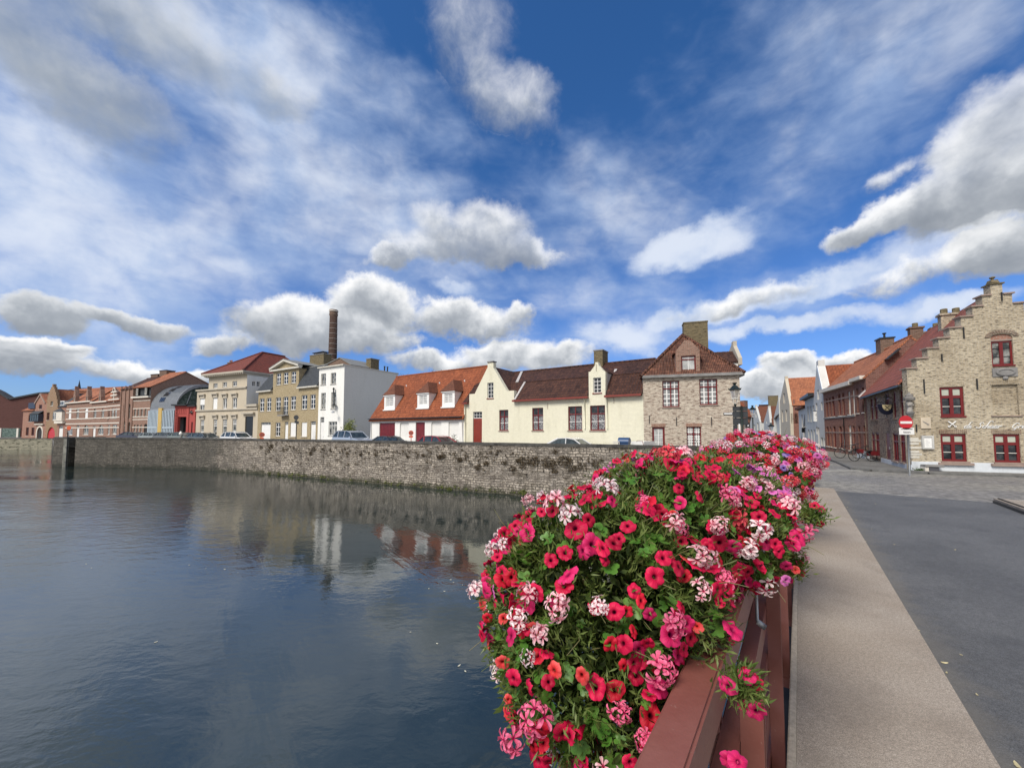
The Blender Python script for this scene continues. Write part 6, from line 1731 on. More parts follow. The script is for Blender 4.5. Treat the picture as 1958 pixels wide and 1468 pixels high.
# shield sign on its bracket
P0 = at(*zb(505, 370), 21.3)
hs = thing('hanging_pub_sign', 'dark U-shaped hanging sign with crossed blades on a wrought bracket above the street', 'sign', tuple(P0))
FV = Fac(Vector((P0.x-.5, P0.y+.05)), Vector((P0.x+.5, P0.y-.05)))
w = 270/9.17*21.3/735; zt_ = at(*zb(505, 300), 21.3).z; zb_ = at(*zb(505, 485), 21.3).z
def shield(k, off0, off1, m, name, dz=0):
    pts = [(.5-.5*k*w, 0), (.5-.48*k*w, -.35*(zt_-zb_)*k)] + [(.5-.44*k*w*math.cos(t*math.pi/8), -(zt_-zb_)*k*(.40+.60*math.sin(t*math.pi/8))) for t in range(1, 8)] + [(.5+.48*k*w, -.35*(zt_-zb_)*k), (.5+.5*k*w, 0)]
    mb = MB(); mb.prism([FV.pt(u, zt_+z-dz, off0) for u, z in pts], tuple(FV.pt(0, 0, off1-off0)-FV.pt(0, 0, 0))); return mb.build(name, m, hs)
shield(1, -.03, .03, plain('blue_black_enamel', (.012, .014, .03), .4), 'board')
shield(.56, .031, .045, plain('ochre_enamel', (.50, .42, .25), .5), 'crest', .03)
e_ = emblem(FV, .5, (zt_+zb_)/2+.10, .16, hs, pBlack, 'crossed_blades'); e_.location.y -= .0
mb = MB(); mb.smooth = True
zq = zt_+.1
mb.tube([FV.pt(.5-w*.6, zq, 0), FV.pt(.5+w*1.7, zq, 0)], .022, 6)
for sx in (-.35, .35): mb.tube([FV.pt(.5+sx*w, zq, 0), FV.pt(.5+sx*w, zt_, 0)], .015, 5)
mb.tube([FV.pt(.5+w*.9*math.cos(t*.35)*.6, zq+.02+.28*math.sin(t*.35), 0) for t in range(10)], .018, 5)
mb.tube([FV.pt(.5, zb_, 0), FV.pt(.5, zb_-.18, 0)], .02, 5); mb.build('bracket', pBlack, hs)
mb = MB(); mb.tube([FV.pt(.5, zq+.05, 0), FV.pt(.5, zq+.5, 0)], .03, 6); mb.build('finial', pBlack, hs)
# statue in the corner canopy
u, z = uz(F, zb, 875, 440); zt_ = uz(F, zb, 880, 100)[1]; stt = thing('corner_statue', 'small grey stone statue under a canopy on the corner of the pub', 'statue', tuple(F.pt(.0, z, .1)))
C_ = F.pt(-.02, 0, .12); Hs = (uz(F, zb, 880, 200)[1]-z)*.92
mb = MB(); mb.smooth = True
mb.lathe([(.01, 0), (.12, .0), (.13, .05*Hs), (.10, .3*Hs), (.11, .45*Hs), (.13, .62*Hs), (.14, .72*Hs), (.09, .80*Hs), (.04, .83*Hs), (.04, .86*Hs), (.07, .90*Hs), (.075, .95*Hs), (.05, 1.0*Hs), (.01, 1.01*Hs)], (C_.x, C_.y, z), 12, None, (1, .8))
for sx in (-1, 1): mb.tube([(C_.x+sx*.12, C_.y-.02, z+.70*Hs), (C_.x+sx*.14, C_.y-.06, z+.5*Hs), (C_.x+sx*.04, C_.y-.13, z+.55*Hs)], [.045, .04, .03], 7)
mb.build('figure', plain('weathered_statue_stone', (.33, .31, .28), .9, var=.4), stt)
mb = MB(); mb.lathe([(.04, -.28), (.12, -.12), (.17, -.04), (.17, 0)], (C_.x, C_.y, z), 8); mb.build('corbel', pGreyStone, stt)
mb = MB(); mb.lathe([(.20, 0), (.21, .04), (.21, .12), (.14, .2), (.15, .24), (.04, .34), (.01, .42)], (C_.x, C_.y, zt_-.38), 8); mb.build('canopy', plain('canopy_stone', (.16, .15, .14), .9, var=.4), stt)
# ================= brick row beyond the pub
BA = P2(1577, 35.4); BM = P2(1637, 28.55)
def gA(p): return gz(p[0], p[1])
def rowhouse(name, label, A_, B_, m, wins, yl_, yr_, gl, Z=z7, roofm=None, rh=2.5, s_=2.4, plinth=None):
    F = Fac(A_, B_); h = thing(name, label, 'house', (*F.A, gA(F.A)))
    e0_ = F.px(P2x(A_), yl_)[1]; e1_ = F.px(P2x(B_), yr_)[1]; g_ = min(gA(F.A), gA(F.B))-.6
    rr = []
    for w in wins: rr.append(rc(F, Z, *w[:4]))
    for r, w in zip(rr, wins):
        if len(w) > 4 and w[4] == 'd': r[2] = gA(F.pt(r[0], 0))+.1
    mb = MB(); wall(mb, F, [(0, g_), (F.L, g_), (F.L, e1_), (0, e0_)], [openpoly(r) for r in rr], depth=.16); shell(mb, F, max(e0_, e1_), g_, 5, max(e0_, e1_)+rh-.08, s_)
    mb.build('wall', m, h)
    for r, w in zip(rr, wins):
        k = w[4] if len(w) > 4 else 'w'
        if k == 'w': win(h, F, r, pDkRed if m in (mRedB, mRedB2) else pOffW, gStreet, (.5,), (.7,), off=-.10, sill=pBand, fw=.07)
        elif k == 'c': win(h, F, r, pOffW, gCurt, (.5,), (.7,), off=-.06, sill=pBand)
        elif k == 'd': doorp(h, F, r, pDkRed, off=-.08)
    ez = max(e0_, e1_)
    if roofm: roof2(h, F, ez, ez+rh, s_, 5, roofm, .15, .02)
    return h, F, ez, g_
def P2x(p): return 979+FPX*p[0]/p[1]/ (1.0/ (1.0)) if False else 979+FPX*(p[0]/p[1])*math.cos(PITCH)+0*1 if False else _p2x(p)
def _p2x(p):
    # photo column of a plan point at eye level
    r0 = ray(979, 822); k = (ray(1979, 822).x-r0.x)/1000/r0.y
    return 979+p[0]/p[1]/k
W1 = [(1080, 585, 1103, 815), (1118, 575, 1140, 810), (1155, 560, 1185, 805), (1232, 530, 1260, 795), (1280, 518, 1308, 795), (1350, 500, 1378, 780, 'c'), (1405, 480, 1430, 775, 'c'),
      (1090, 930, 1115, 1165), (1130, 930, 1150, 1170), (1170, 925, 1200, 1180), (1245, 925, 1275, 1190), (1290, 920, 1315, 1200), (1360, 920, 1390, 1215, 'c'), (1410, 920, 1438, 1260, 'd')]
h, F, ez, g_ = rowhouse('brick_row_house', 'long red brick row house with many tall windows and cream bands', BA, BM, mRedB, W1, 751.5, 728, 0, roofm=tOrangeOld)
band(h, F, -.05, F.L, ez-.22, ez+.08, .32, pBand, 'gutter')
for y in (600, 1000): z_ = uz(F, z7, 1250, y if y > 900 else 590)[1]; band(h, F, 0, F.L, z_-.04, z_+.05, .015, pPinkStone)
z_ = uz(F, z7, 1250, 812)[1]; band(h, F, 0, F.L, z_-.06, z_+.05, .06, pGreyStone)
band(h, F, 0, F.L, g_, g_+1.15, .03, mBeigeTrim, 'plinth')
u, z_ = uz(F, z7, 1315, 870); pipe(h, F, u, z_-2.2, z_+.3, pBlack, .1, .03)
Fk = F.shift(-2.6); c0 = Fk.px(*z8(72, 600))[0]; c1 = Fk.px(*z8(160, 600))[0]; zt_ = Fk.px(*z8(115, 552))[1]
W2 = [(1455, 465, 1480, 765), (1520, 450, 1550, 755), (1475, 920, 1502, 1215), (1540, 915, 1572, 1230, 'd')]
h2, F2, ez2, g2_ = rowhouse('brick_row_house', 'darker red brick row house directly beside the pub with two tall upper windows', BM, PF, mRedB2, W2, 728, 716, 0, roofm=tOrangeOld)
band(h2, F2, 0, F2.L-.1, ez2-.22, ez2+.02, .3, pBand, 'gutter')
for y in (540, 1000): z_ = uz(F2, z7, 1520, y)[1]; band(h2, F2, 0, F2.L, z_-.04, z_+.05, .015, pPinkStone)
band(h2, F2, 0, F2.L, g2_, g2_+1.25, .03, pPlinth, 'plinth')
chimney(h, F, F.L*.70, F.L*.70+.85, ez+1.3, ez+3.3, -2.9, -2.1, mBrownB, 0, cap=pBlack)
mb = MB(); c_ = F.pt(F.L*.70+.4, ez+3.4, -2.5); mb.lathe([(.08, 0), (.06, .3), (.12, .35), (.12, .42)], c_, 8); mb.build('chimney_pot', pBlack, h)
mb = MB()
for u in (1.0, 2.1): mb.slab([F2.pt(u, ez2+1.0, -1.0), F2.pt(u+.6, ez2+1.0, -1.0), F2.pt(u+.6, ez2+1.7, -1.7), F2.pt(u, ez2+1.7, -1.7)], .1)
bm_ = mb.build('roof_window', pBlack, h2)
# tall roof behind, seen over the row
# white gabled house with the sign
GA = P2(1559, 40.0); F = Fac(GA, BA); g_ = gA(F.B)-1
h = thing('white_gabled_house', 'tall white gabled house with hanging sign and dark plinth, orange roof running back', 'house', (*GA, gA(GA)))
ap = F.px(1567, 692); ezl = F.px(1561, 755)[1]; ezr = F.px(1577, 745)[1]
ops = [rc(F, z7, *q) for q in ((975, 480, 998, 600), (1000, 340, 1016, 420), (955, 640, 975, 730), (1020, 630, 1040, 730), (962, 930, 980, 1020), (985, 940, 1003, 1160), (1020, 1060, 1045, 1240), (1052, 1070, 1068, 1170))]
mb = MB(); wall(mb, F, [(0, g_), (F.L, g_), (F.L, ezr), (F.L*.62, ap[1]-.3), (F.L*.62, ap[1]+.3), (F.L*.42, ap[1]+.3), (F.L*.42, ap[1]-.3), (0, ezl)], [openpoly(r) for r in ops], depth=.15, back=.5)
mb.build('wall', mShadeW, h)
for r in ops: win(h, F, r, pOffW, gStreet, (.5,), (), off=-.1, fw=.06)
band(h, F, 0, F.L, g_, uz(F, z7, 1010, 1165)[1], .04, pBlueDoor, 'plinth')
mb = MB()
uc = F.L*.52
for (u_, z_) in ((0, ezl), (F.L, ezr)):
    mb.slab([F.pt(u_, z_, -.3), F.pt(u_, z_, -13), F.pt(uc, ap[1]-.2, -13), F.pt(uc, ap[1]-.2, -.3)], .12)
mb.build('roof', tOrange, h)
mb = MB(); mb.slab([F.pt(F.L+.1, ezr-.1, .05), F.pt(F.L+.1, ezr-.1, -.55), F.pt(F.L*.58, ap[1]-.2, -.55), F.pt(F.L*.58, ap[1]-.2, .05)], .35); mb.build('white_coping', pWhite, h)
mb = MB(); mb.face([F.pt(F.L, g_, -.3), F.pt(F.L, g_, -13), F.pt(F.L, ezr, -13), F.pt(F.L, ezr, -.3)]); mb.build('side_wall', mWhite, h)
q0 = at(*z7(932, 800), 39.0)
sg = thing('hanging_house_sign', 'square white hanging sign with a grey emblem on the white gabled house', 'sign', tuple(q0))
FV = Fac((q0.x, q0.y), (q0.x+1.0, q0.y-.1)); w_ = 92/6.38*39/735
mb = MB(); FV.box(mb, 0, w_, q0.z-.55, q0.z+.45, -.04, .04); mb.build('board', pWhite, sg)
mb = MB()
for k in range(8): t0, t1 = k*math.pi/4, (k+1)*math.pi/4; mb.hull8([FV.pt(w_/2+r_*math.cos(t_), q0.z+.12+.6*r_*math.sin(t_), o_) for o_ in (.041, .05) for (t_, r_) in ((t0, .2), (t0, .26), (t1, .26), (t1, .2))])
FV.box(mb, w_*.2, w_*.8, q0.z-.25, q0.z-.21, .041, .05); mb.build('emblem', pGreyStone, sg)
mb = MB(); FV.box(mb, -.05, w_+.3, q0.z+.5, q0.z+.55, -.03, .03); mb.build('bracket', pBlack, sg)
# two grey plastered houses further on
GB_ = P2(1541, 47); W3 = [(855, 680, 872, 865), (888, 675, 905, 865), (922, 670, 938, 860), (862, 965, 880, 1140), (898, 965, 915, 1150), (932, 965, 946, 1150)]
h, F, ez, g_ = rowhouse('grey_row_house', 'pale grey plastered row house with dark eaves beyond the white gable', GB_, GA, mGreyPl, W3, 763, 757, 0, roofm=tBrown, rh=1.6)
band(h, F, -.1, F.L-.02, ez-.1, ez+.2, .5, pBlack, 'eaves')
GC_ = P2(1528, 53); W3 = [(783, 780, 800, 935), (820, 775, 836, 930), (785, 1000, 802, 1120), (826, 1005, 845, 1160)]
h, F, ez, g_ = rowhouse('grey_row_house', 'small white fronted row house with brown eaves, next to the orange brick gable', GC_, GB_, mShadeW, W3, 782, 778, 0, roofm=tRust, rh=1.8)
band(h, F, -.1, F.L-.02, ez-.1, ez+.2, .4, tRust, 'eaves')
# gabled houses whose long slopes face down the street
def gabled(name, label, xl, Yl, xr, Yr, apex, yel, yer, longx, roofm, wallm, sidem, wins=(), Z=z7, swins=()):
    A_, B_ = P2(xl, Yl), P2(xr, Yr); F = Fac(A_, B_); g_ = min(gA(A_), gA(B_))-.8
    h = thing(name, label, 'house', (*A_, g_+.8))
    ap = F.px(*apex); el = F.px(xl, yel)[1]; er = F.px(xr, yer)[1]
    rr = [rc(F, Z, *w) for w in wins]
    mb = MB(); wall(mb, F, [(0, g_), (F.L, g_), (F.L, er), (ap[0]+.2, ap[1]-.2), (ap[0]+.2, ap[1]+.2), (ap[0]-.2, ap[1]+.2), (ap[0]-.2, ap[1]-.2), (0, el)], [openpoly(r) for r in rr], depth=.15, back=.4)
    mb.build('gable_wall', wallm, h)
    for r in rr: win(h, F, r, pOffW, gStreet, (.5,), (), off=-.1, fw=.06)
    FL = F.side_right(longx)
    rs = [rc(FL, Z, *w) for w in swins]
    mb = MB(); wall(mb, FL, [(.4, g_), (longx, g_), (longx, er), (.4, er)], [openpoly(r) for r in rs]); mb.build('side_wall', sidem, h)
    for r in rs: win(h, FL, r, pDkRed, gDark, (.5,), (), off=-.1, fw=.06)
    mb = MB()
    mb.slab([F.pt(F.L+.15, er-.12, -.3), F.pt(F.L+.15, er-.12, -longx), F.pt(ap[0], ap[1]-.1, -longx), F.pt(ap[0], ap[1]-.1, -.3)], .12)
    mb.slab([F.pt(-.1, el-.12, -.3), F.pt(-.1, el-.12, -longx), F.pt(ap[0], ap[1]-.1, -longx), F.pt(ap[0], ap[1]-.1, -.3)], .12); mb.build('roof', roofm, h)
    return h, F, ap
gabled('orange_brick_gabled_house', 'gabled house with pale front gable and long orange tiled roof where the street bends', 1491, 67, 1511.5, 58, (1500.5, 722), 775, 773, 9, tOrangeOld, mBeige, mRedB,
       wins=[(560, 520, 582, 645), (542, 730, 562, 875), (588, 722, 610, 865)], swins=[(655, 765, 672, 890), (690, 765, 706, 890), (722, 765, 738, 890), (680, 600, 700, 690)])
gabled('white_street_house', 'white gabled street house with brown roof, rightmost of the three small white gables', 1480, 70, 1491, 66, (1488, 762), 800, 800, 5, tRust, mGreyPl, mGreyPl, wins=[(505, 770, 512, 830)])  # grey plaster puts the shade on these three white gables into their colour
gabled('white_street_house', 'white gabled street house with rust roof, middle of the three small white gables', 1461, 78, 1473, 72, (1468.5, 778), 806, 813, 7, tRust, mGreyPl, mGreyPl, wins=[(352, 850, 362, 890)])
gabled('white_street_house', 'white gabled street house with three tall windows, leftmost of the three small white gables', 1434.5, 88, 1453, 80, (1444, 776), 808, 806, 8, tRust, mGreyPl, mGreyPl, wins=[(200, 905, 218, 980), (240, 880, 258, 970), (222, 760, 232, 820)])
# roofs closing the view
t = thing('orange_roofed_house', 'bright orange roof with brick gable end at the far end of the street', 'house', (*P2(1420, 100), 0))
F = Fac(P2(1405, 96), P2(1446, 100)); g_ = -2; ez = F.px(1425, 795)[1]; rz_ = F.px(1425, 764)[1]
mb = MB(); wall(mb, F, [(0, g_), (F.L, g_), (F.L, ez), (0, ez)]); shell(mb, F, ez, g_, 9, rz_-.1, 4); mb.build('wall', mBrownB, t); roof2(t, F, ez, rz_, 4, 9, tOrange, .2, .1)
chimney(t, F, F.L+.5, F.L+2, rz_-3, rz_+.1, -4.5, -3.2, mRedB)
t = thing('large_chimney_house', 'brown roofed house with a big square brick chimney at the end of the street', 'house', (*P2(1478, 92), 0))
F = Fac(P2(1455, 92), P2(1494, 90)); ez = F.px(1470, 800)[1]; rz_ = F.px(1470, 772)[1]
mb = MB(); wall(mb, F, [(0, g_), (F.L, g_), (F.L, ez), (0, ez)]); shell(mb, F, ez, g_, 8); mb.build('wall', mWhite, t); roof2(t, F, ez, rz_, 3.5, 8, tBrown, .2, .1)
Fk = F.shift(-2); a_, z_ = Fk.px(1469, 757); b_ = Fk.px(1488, 757)[0]; chimney(t, F, a_, b_, ez, z_, -3.2, -2.0, mChimB)
# closing houses further back so the street has an end
t = thing('closing_house', 'dim brick house front closing the view at the bend of the street', 'house', (*P2(1425, 95), 0))
F = Fac(P2(1408, 93), P2(1436, 93)); z_ = F.px(1420, 806)[1]
mb = MB(); wall(mb, F, [(0, g_), (F.L, g_), (F.L, z_), (0, z_)]); shell(mb, F, z_, g_, 2.5); mb.build('wall', mBrownB, t)
mb = MB(); mb.slab([F.pt(-.2, z_-.2, .2), F.pt(F.L+.2, z_-.2, .2), F.pt(F.L+.2, z_+1.2, -2.5), F.pt(-.2, z_+1.2, -2.5)], .1); mb.build('roof', tRust, t)

# pavement along the pub and the street
KP = [(30, 13.2), (22.3, 16.75), (19.2, 17.9), (17.75, 19.1), (17.6, 19.9), (20.3, 24.0), (23.4, 28.9), (27.3, 36), (30.5, 42), (33.2, 50), (36.0, 60)]
BK = [(39, 60), (33.5, 46)]+[tuple(P2(1559, 40.0)), tuple(BA), tuple(PF), tuple(PC), tuple(PC+dv_*6.3), (36, 13.0)]
mPave = brick('pavement_slabs', (.22, .215, .20), (.17, .165, .155), (.09, .085, .075), w=.3, h=.3, ms=.012, big=(.8, .8, .78), bigamt=1, bump=.006)
poly = [Vector(p) for p in KP]+[Vector(p) for p in BK]
mesh_region('pavement', poly, lambda x, y: gz(x, y)+.10, mPave, step=3.0)
mb = MB()
for i in range(len(KP)-1):
    a_, b_ = Vector(KP[i]), Vector(KP[i+1]); d = (b_-a_).normalized(); n_ = Vector((-d.y, d.x))
    l = (b_-a_).length; k = max(1, int(l/1.0))
    for j in range(k):
        p, q = a_.lerp(b_, j/k)+d*.006, a_.lerp(b_, (j+1)/k)-d*.006
        zp, zq = gz(*p), gz(*q)
        mb.hull8([(*(p+n_*.14), zp-.2), (*(q+n_*.14), zq-.2), (*q, zq-.2), (*p, zp-.2), (*(p+n_*.14), zp+.103), (*(q+n_*.14), zq+.103), (*q, zq+.103), (*p, zp+.103)])
tag(mb.build('kerb', plain('bluestone_kerb', (.13, .13, .125), .75, var=.3)), kind='structure')
# bluestone band across the street mouth
mb = MB()
for j in range(12):
    p = P2(1545, 19.0).lerp(Vector((17.6, 19.5)), j/12); q = P2(1545, 19.0).lerp(Vector((17.6, 19.5)), (j+.97)/12)
    mb.prism([(p.x, p.y-.14, gz(*p)+.006), (q.x, q.y-.14, gz(*q)+.006), (q.x, q.y+.14, gz(*q)+.006), (p.x, p.y+.14, gz(*p)+.006)], (0, 0, .012))
tag(mb.build('kerb', plain('pale_flush_kerb', (.36, .35, .32), .8)), kind='structure')

# ================= street furniture
def lamp(x, ytop, Y, label, H=None, group=None, scale=1.0):
    p = at(x, ytop, Y); gr = gz(p.x, p.y); H = p.z-gr
    t = thing('street_lamp', label, 'street lamp', (p.x, p.y, gr), group=group)
    X, Yy = p.x, p.y; s = scale
    mb = MB(); mb.smooth = True
    mb.lathe([(.14, gr), (.14, gr+.25), (.09, gr+.35), (.075, gr+1.2), (.085, gr+1.25), (.055, gr+1.4), (.045, gr+H-1.25*s), (.075, gr+H-1.22*s), (.05, gr+H-1.15*s)], (X, Yy, 0), 12); mb.build('post', pDkGreen, t)
    zb_ = gr+H-1.15*s
    mb = MB()
    for k in range(4):
        a = k*math.pi/2+.5
        mb.tube([(X, Yy, zb_-.02), (X+.12*s*math.cos(a), Yy+.12*s*math.sin(a), zb_+.10*s), (X+.14*s*math.cos(a), Yy+.14*s*math.sin(a), zb_+.24*s)], .014*s, 5)
    mb.lathe([(.16, 0), (.19, .02), (.19, .05), (.16, .06)], (X, Yy, zb_+.24*s), 6, None, (s, s))
    for k in range(6):
        a = k*math.pi/3; mb.tube([(X+.16*s*math.cos(a), Yy+.16*s*math.sin(a), zb_+.30*s), (X+.26*s*math.cos(a), Yy+.26*s*math.sin(a), zb_+.74*s)], .012*s, 5)
    mb.build('lantern_frame', pOffW if s > .9 else pDkGreen, t)
    mb = MB(); mb.lathe([(.15*s, zb_+.30*s), (.25*s, zb_+.74*s)], (X, Yy, 0), 6); mb.build('lantern_glass', lampglass, t)
    mb = MB(); mb.lathe([(.30, .74), (.33, .76), (.30, .82), (.22, .86), (.13, .98), (.07, 1.0), (.07, 1.05), (.13, 1.12), (.13, 1.14), (.05, 1.15)], (X, Yy, zb_), 6, Matrix.Scale(s, 3)); 
    for k in range(6):
        a = k*math.pi/3; mb.tube([(X+.31*s*math.cos(a), Yy+.31*s*math.sin(a), zb_+.78*s), (X+.36*s*math.cos(a), Yy+.36*s*math.sin(a), zb_+.86*s)], [.03*s, .006], 5)
    mb.build('lantern_roof', pDkGreen, t)
    return t
m, g, b = mat('frosted_lamp_glass'); b.inputs['Base Color'].default_value = (.5, .5, .48, 1); b.inputs['Roughness'].default_value = .2; b.inputs['Transmission Weight'].default_value = .5; b.inputs['Alpha'].default_value = .55
lampglass = m
lamp(1404.5, 731.5, 20.8, 'large green-black lantern street lamp standing before the corner house')
lamp(1438.5, 775, 35, 'smaller lantern lamp further up the street, left of the white gables', scale=.95)
lamp(1474, 808, 40, 'distant lantern lamp low in front of the middle white gable', scale=.95)
# direction signs seen from behind
p = at(1417, 777, 20.4); t = thing('direction_sign', 'back of a dark stacked road sign on a grey post beside the lamp', 'sign', (p.x, p.y, G0))
FV = Fac((p.x-.39, p.y+.1), (p.x+.31, p.y-.05))
sc_ = 20.4/735; zq = lambda y: CAMZ+(822-y)*sc_
pSB = plain('dark_sign_back', (.05, .055, .06), .5, .3, var=.2)
for (y0, y1) in ((777, 785.5), (786.3, 798), (798.8, 812)):
    mb = MB(); FV.box(mb, .0, FV.L, zq(y1), zq(y0), -.03, .02); FV.box(mb, .02, FV.L-.02, zq(y0)-.04, zq(y0)-.02, .02, .035); mb.build('sign_panel', pSB, t)
mb = MB(); mb.smooth = True; u = (1416.5-1402)/26*FV.L; mb.tube([FV.pt(u, G0-.1, .08), FV.pt(u, zq(776), .08)], .045, 8); mb.build('post', plain('green_grey_post', (.10, .13, .12), .5, .3), t)
mb = MB(); FV.box(mb, .0, .20, G0, zq(812.5), -.03, .02); mb.build('side_panel', pSB, t)
p = at(1424, 812, 20.1); t = thing('traffic_post', 'striped dark round-topped signal post with white dots beside the direction sign', 'post', (p.x, p.y, G0))
mb = MB(); mb.smooth = True; mb.tube([(p.x, p.y, G0-.1), (p.x, p.y, p.z)], .03, 8); mb.build('post', pOffW, t)
for k in range(4):
    mb = MB(); mb.lathe([(.02, -.1), (.12, -.09), (.12, .07), (.02, .1)], (p.x+.17, p.y+.05, p.z-.05-k*.22), 12); o_ = mb.build('signal_head', pBlack, t)
    q = MB(); q.lathe([(.01, -.035), (.035, -.02), (.035, .02), (.01, .035)], (p.x+.13, p.y-.08, p.z-.05-k*.22), 8); q.build('signal_dot', pWhite, o_)
mb = MB(); mb.tube([(p.x-.28, p.y, p.z-.75), (p.x-.28, p.y, p.z+.05)], .04, 6); mb.build('marker_bar', pWhite, t)
# no-entry sign
P0 = at(1731.6, 807.5, 17.1); PP = at(1737, 822, 17.15)
t = thing('no_entry_sign', 'round red no-entry sign with white bar and white plate below on a grey post', 'road sign', (PP.x, PP.y, ZS-.05))
Mf = Matrix(((1, 0, 0), (0, 0, 1), (0, 1, 0)))
sr = 13.2/735*17.1
def disc(r, y, m, name, th=.012):
    mb = MB(); mb.lathe([(r, 0), (r, th)], (P0.x, P0.y+y, P0.z), 32, Matrix(((1, 0, 0), (0, 0, -1), (0, 1, 0)))); return mb.build(name, m, t)
disc(sr, 0, pRed if False else plain('sign_red', (.52, .012, .022), .35, var=.05), 'disc', .02)
mb = MB(); mb.box(P0.x-sr*.84, P0.x+sr*.84, P0.y-.03, P0.y-.021, P0.z-sr*.17, P0.z+sr*.17); mb.build('white_bar', pWhite, t)
a_ = at(*z9(145, 462), 17.1); b_ = at(*z9(358, 362), 17.1)
mb = MB(); mb.box(a_.x, b_.x, P0.y-.02, P0.y, a_.z, b_.z); pl = mb.build('plate', pWhite, t, bevel=.006)
def txt(s, x, z, size, y, m, name, parent, rotz=0):
    cu = bpy.data.curves.new(name, 'FONT'); cu.body = s; cu.size = size; cu.extrude = .002; cu.align_x = 'CENTER'
    o = bpy.data.objects.new('tmp', cu); COL.objects.link(o)
    dg = bpy.context.evaluated_depsgraph_get(); me = bpy.data.meshes.new_from_object(o.evaluated_get(dg)); bpy.data.objects.remove(o)
    me.transform(Matrix.Translation((x, y, z)) @ Matrix.Rotation(rotz, 4, 'Z') @ Matrix.Rotation(math.pi/2, 4, 'X')); me.transform(MW[parent].inverted())
    me.materials.clear(); me.materials.append(m)
    o = bpy.data.objects.new(name, me); COL.objects.link(o); o.parent = parent; MW[o] = MW[parent]; KIDS.setdefault(parent, []).append(o); return o
xc = (a_.x+b_.x)/2; hh = b_.z-a_.z
txt('UITGEZONDERD', xc, b_.z-hh*.26, hh*.22, P0.y-.024, pBlack, 'plate_heading', pl)
txt('fietsers', xc-.0, a_.z+hh*.25, hh*.36, P0.y-.024, pBlack, 'plate_words', pl)
mb = MB(); mb.smooth = True; mb.tube([(PP.x, PP.y+.04, ZS-.3), (PP.x, PP.y+.04, P0.z+sr*.8)], .034, 10); mb.build('post', plain('galvanised_post', (.17, .18, .19), .5, .4), t)
# orange parking-ban discs on the quay
for (x, y, Y, lb, w_) in ((501, 831, 51, 'round orange temporary sign on a post before the white garage of the yellow house', .7), (786, 832, 33.5, 'round orange temporary sign on a post in front of the white cottage', .34)):
    p = at(x, y, Y); r_ = 6.2/735*Y if Y < 40 else 3.6/735*Y
    gp_ = G0; t = thing('temporary_sign', lb, 'road sign', (p.x, p.y, gp_), group='orange temporary signs along the quay')
    d = Vector((p.x, p.y)).normalized(); Mq = Vector((-d.x, -d.y, 0)).to_track_quat('Z', 'Y').to_matrix()
    c = p if Y > 40 else at(x, 827.5, Y)
    r_ = .32 if Y > 40 else .21
    mb = MB(); mb.lathe([(r_, 0), (r_, .02)], c, 20, Mq); ds_ = mb.build('disc', pOrangeSign, t)
    mb = MB(); mb.lathe([(r_*.68, .022), (r_*.68, .026)], c, 20, Mq); mb.build('disc_face', plain('dull_sign_blue', (.35, .10, .08), .5), ds_)
    mb = MB(); mb.box(c.x-r_*.8, c.x+r_*.8, c.y-.02, c.y+.01, c.z-r_*1.9, c.z-r_*1.15); mb.build('plate', pOrangeSign, t)
    mb = MB(); mb.tube([(c.x, c.y+.04, gp_-.1), (c.x, c.y+.04, c.z)], .03, 6); mb.build('post', pOrangeSign, t)
p = at(132, 818, 76); t = thing('road_sign', 'round red road sign with grey plate on a post at the far quay corner', 'road sign', (p.x, p.y, G0))
mb = MB(); mb.lathe([(.42, 0), (.42, .03)], p, 20, Matrix(((1, 0, 0), (0, 0, -1), (0, 1, 0)))); mb.build('disc', pOrangeSign, t)
mb = MB(); mb.box(p.x-.1, p.x+.55, p.y-.03, p.y, p.z-1.3, p.z-.55); mb.build('plate', mZinc, t); mb = MB(); mb.tube([(p.x, p.y+.05, G0-.1), (p.x, p.y+.05, p.z)], .05, 6); mb.build('post', mZinc, t)
p = at(566.5, 798, 47); t = thing('signal_sign', 'dark round sign and plates seen from behind on a post before the yellow house', 'road sign', (p.x, p.y, G0))
mb = MB(); mb.lathe([(.3, 0), (.3, .03)], p, 18, Matrix(((1, 0, 0), (0, 0, -1), (0, 1, 0)))); mb.build('disc', pSB, t)
for i, (dx, w_) in enumerate(((-.05, .26), (.2, .22))): mb = MB(); mb.box(p.x+dx-w_/2-.1*i, p.x+dx+w_/2, p.y-.03+.04*i, p.y+.04*i, p.z-.7-.1*i, p.z-.34-.12*i); mb.build('plate', pSB, t)
mb = MB(); mb.tube([(p.x, p.y+.1, G0-.1), (p.x, p.y+.1, p.z+.2)], .05, 6); mb.build('post', pSB, t)
p = at(345.5, 829, 56); t = thing('bollard', 'short white bollard in front of the grey car before the red gateway', 'bollard', (p.x, p.y, G0))
mb = MB(); mb.smooth = True; mb.lathe([(.12, G0-.1), (.12, p.z-.15), (.2, p.z-.12), (.2, p.z+.1), (.12, p.z+.14), (.12, p.z+.3), (.05, p.z+.34)], (p.x, p.y, 0), 12); mb.build('shaft', pWhite, t)
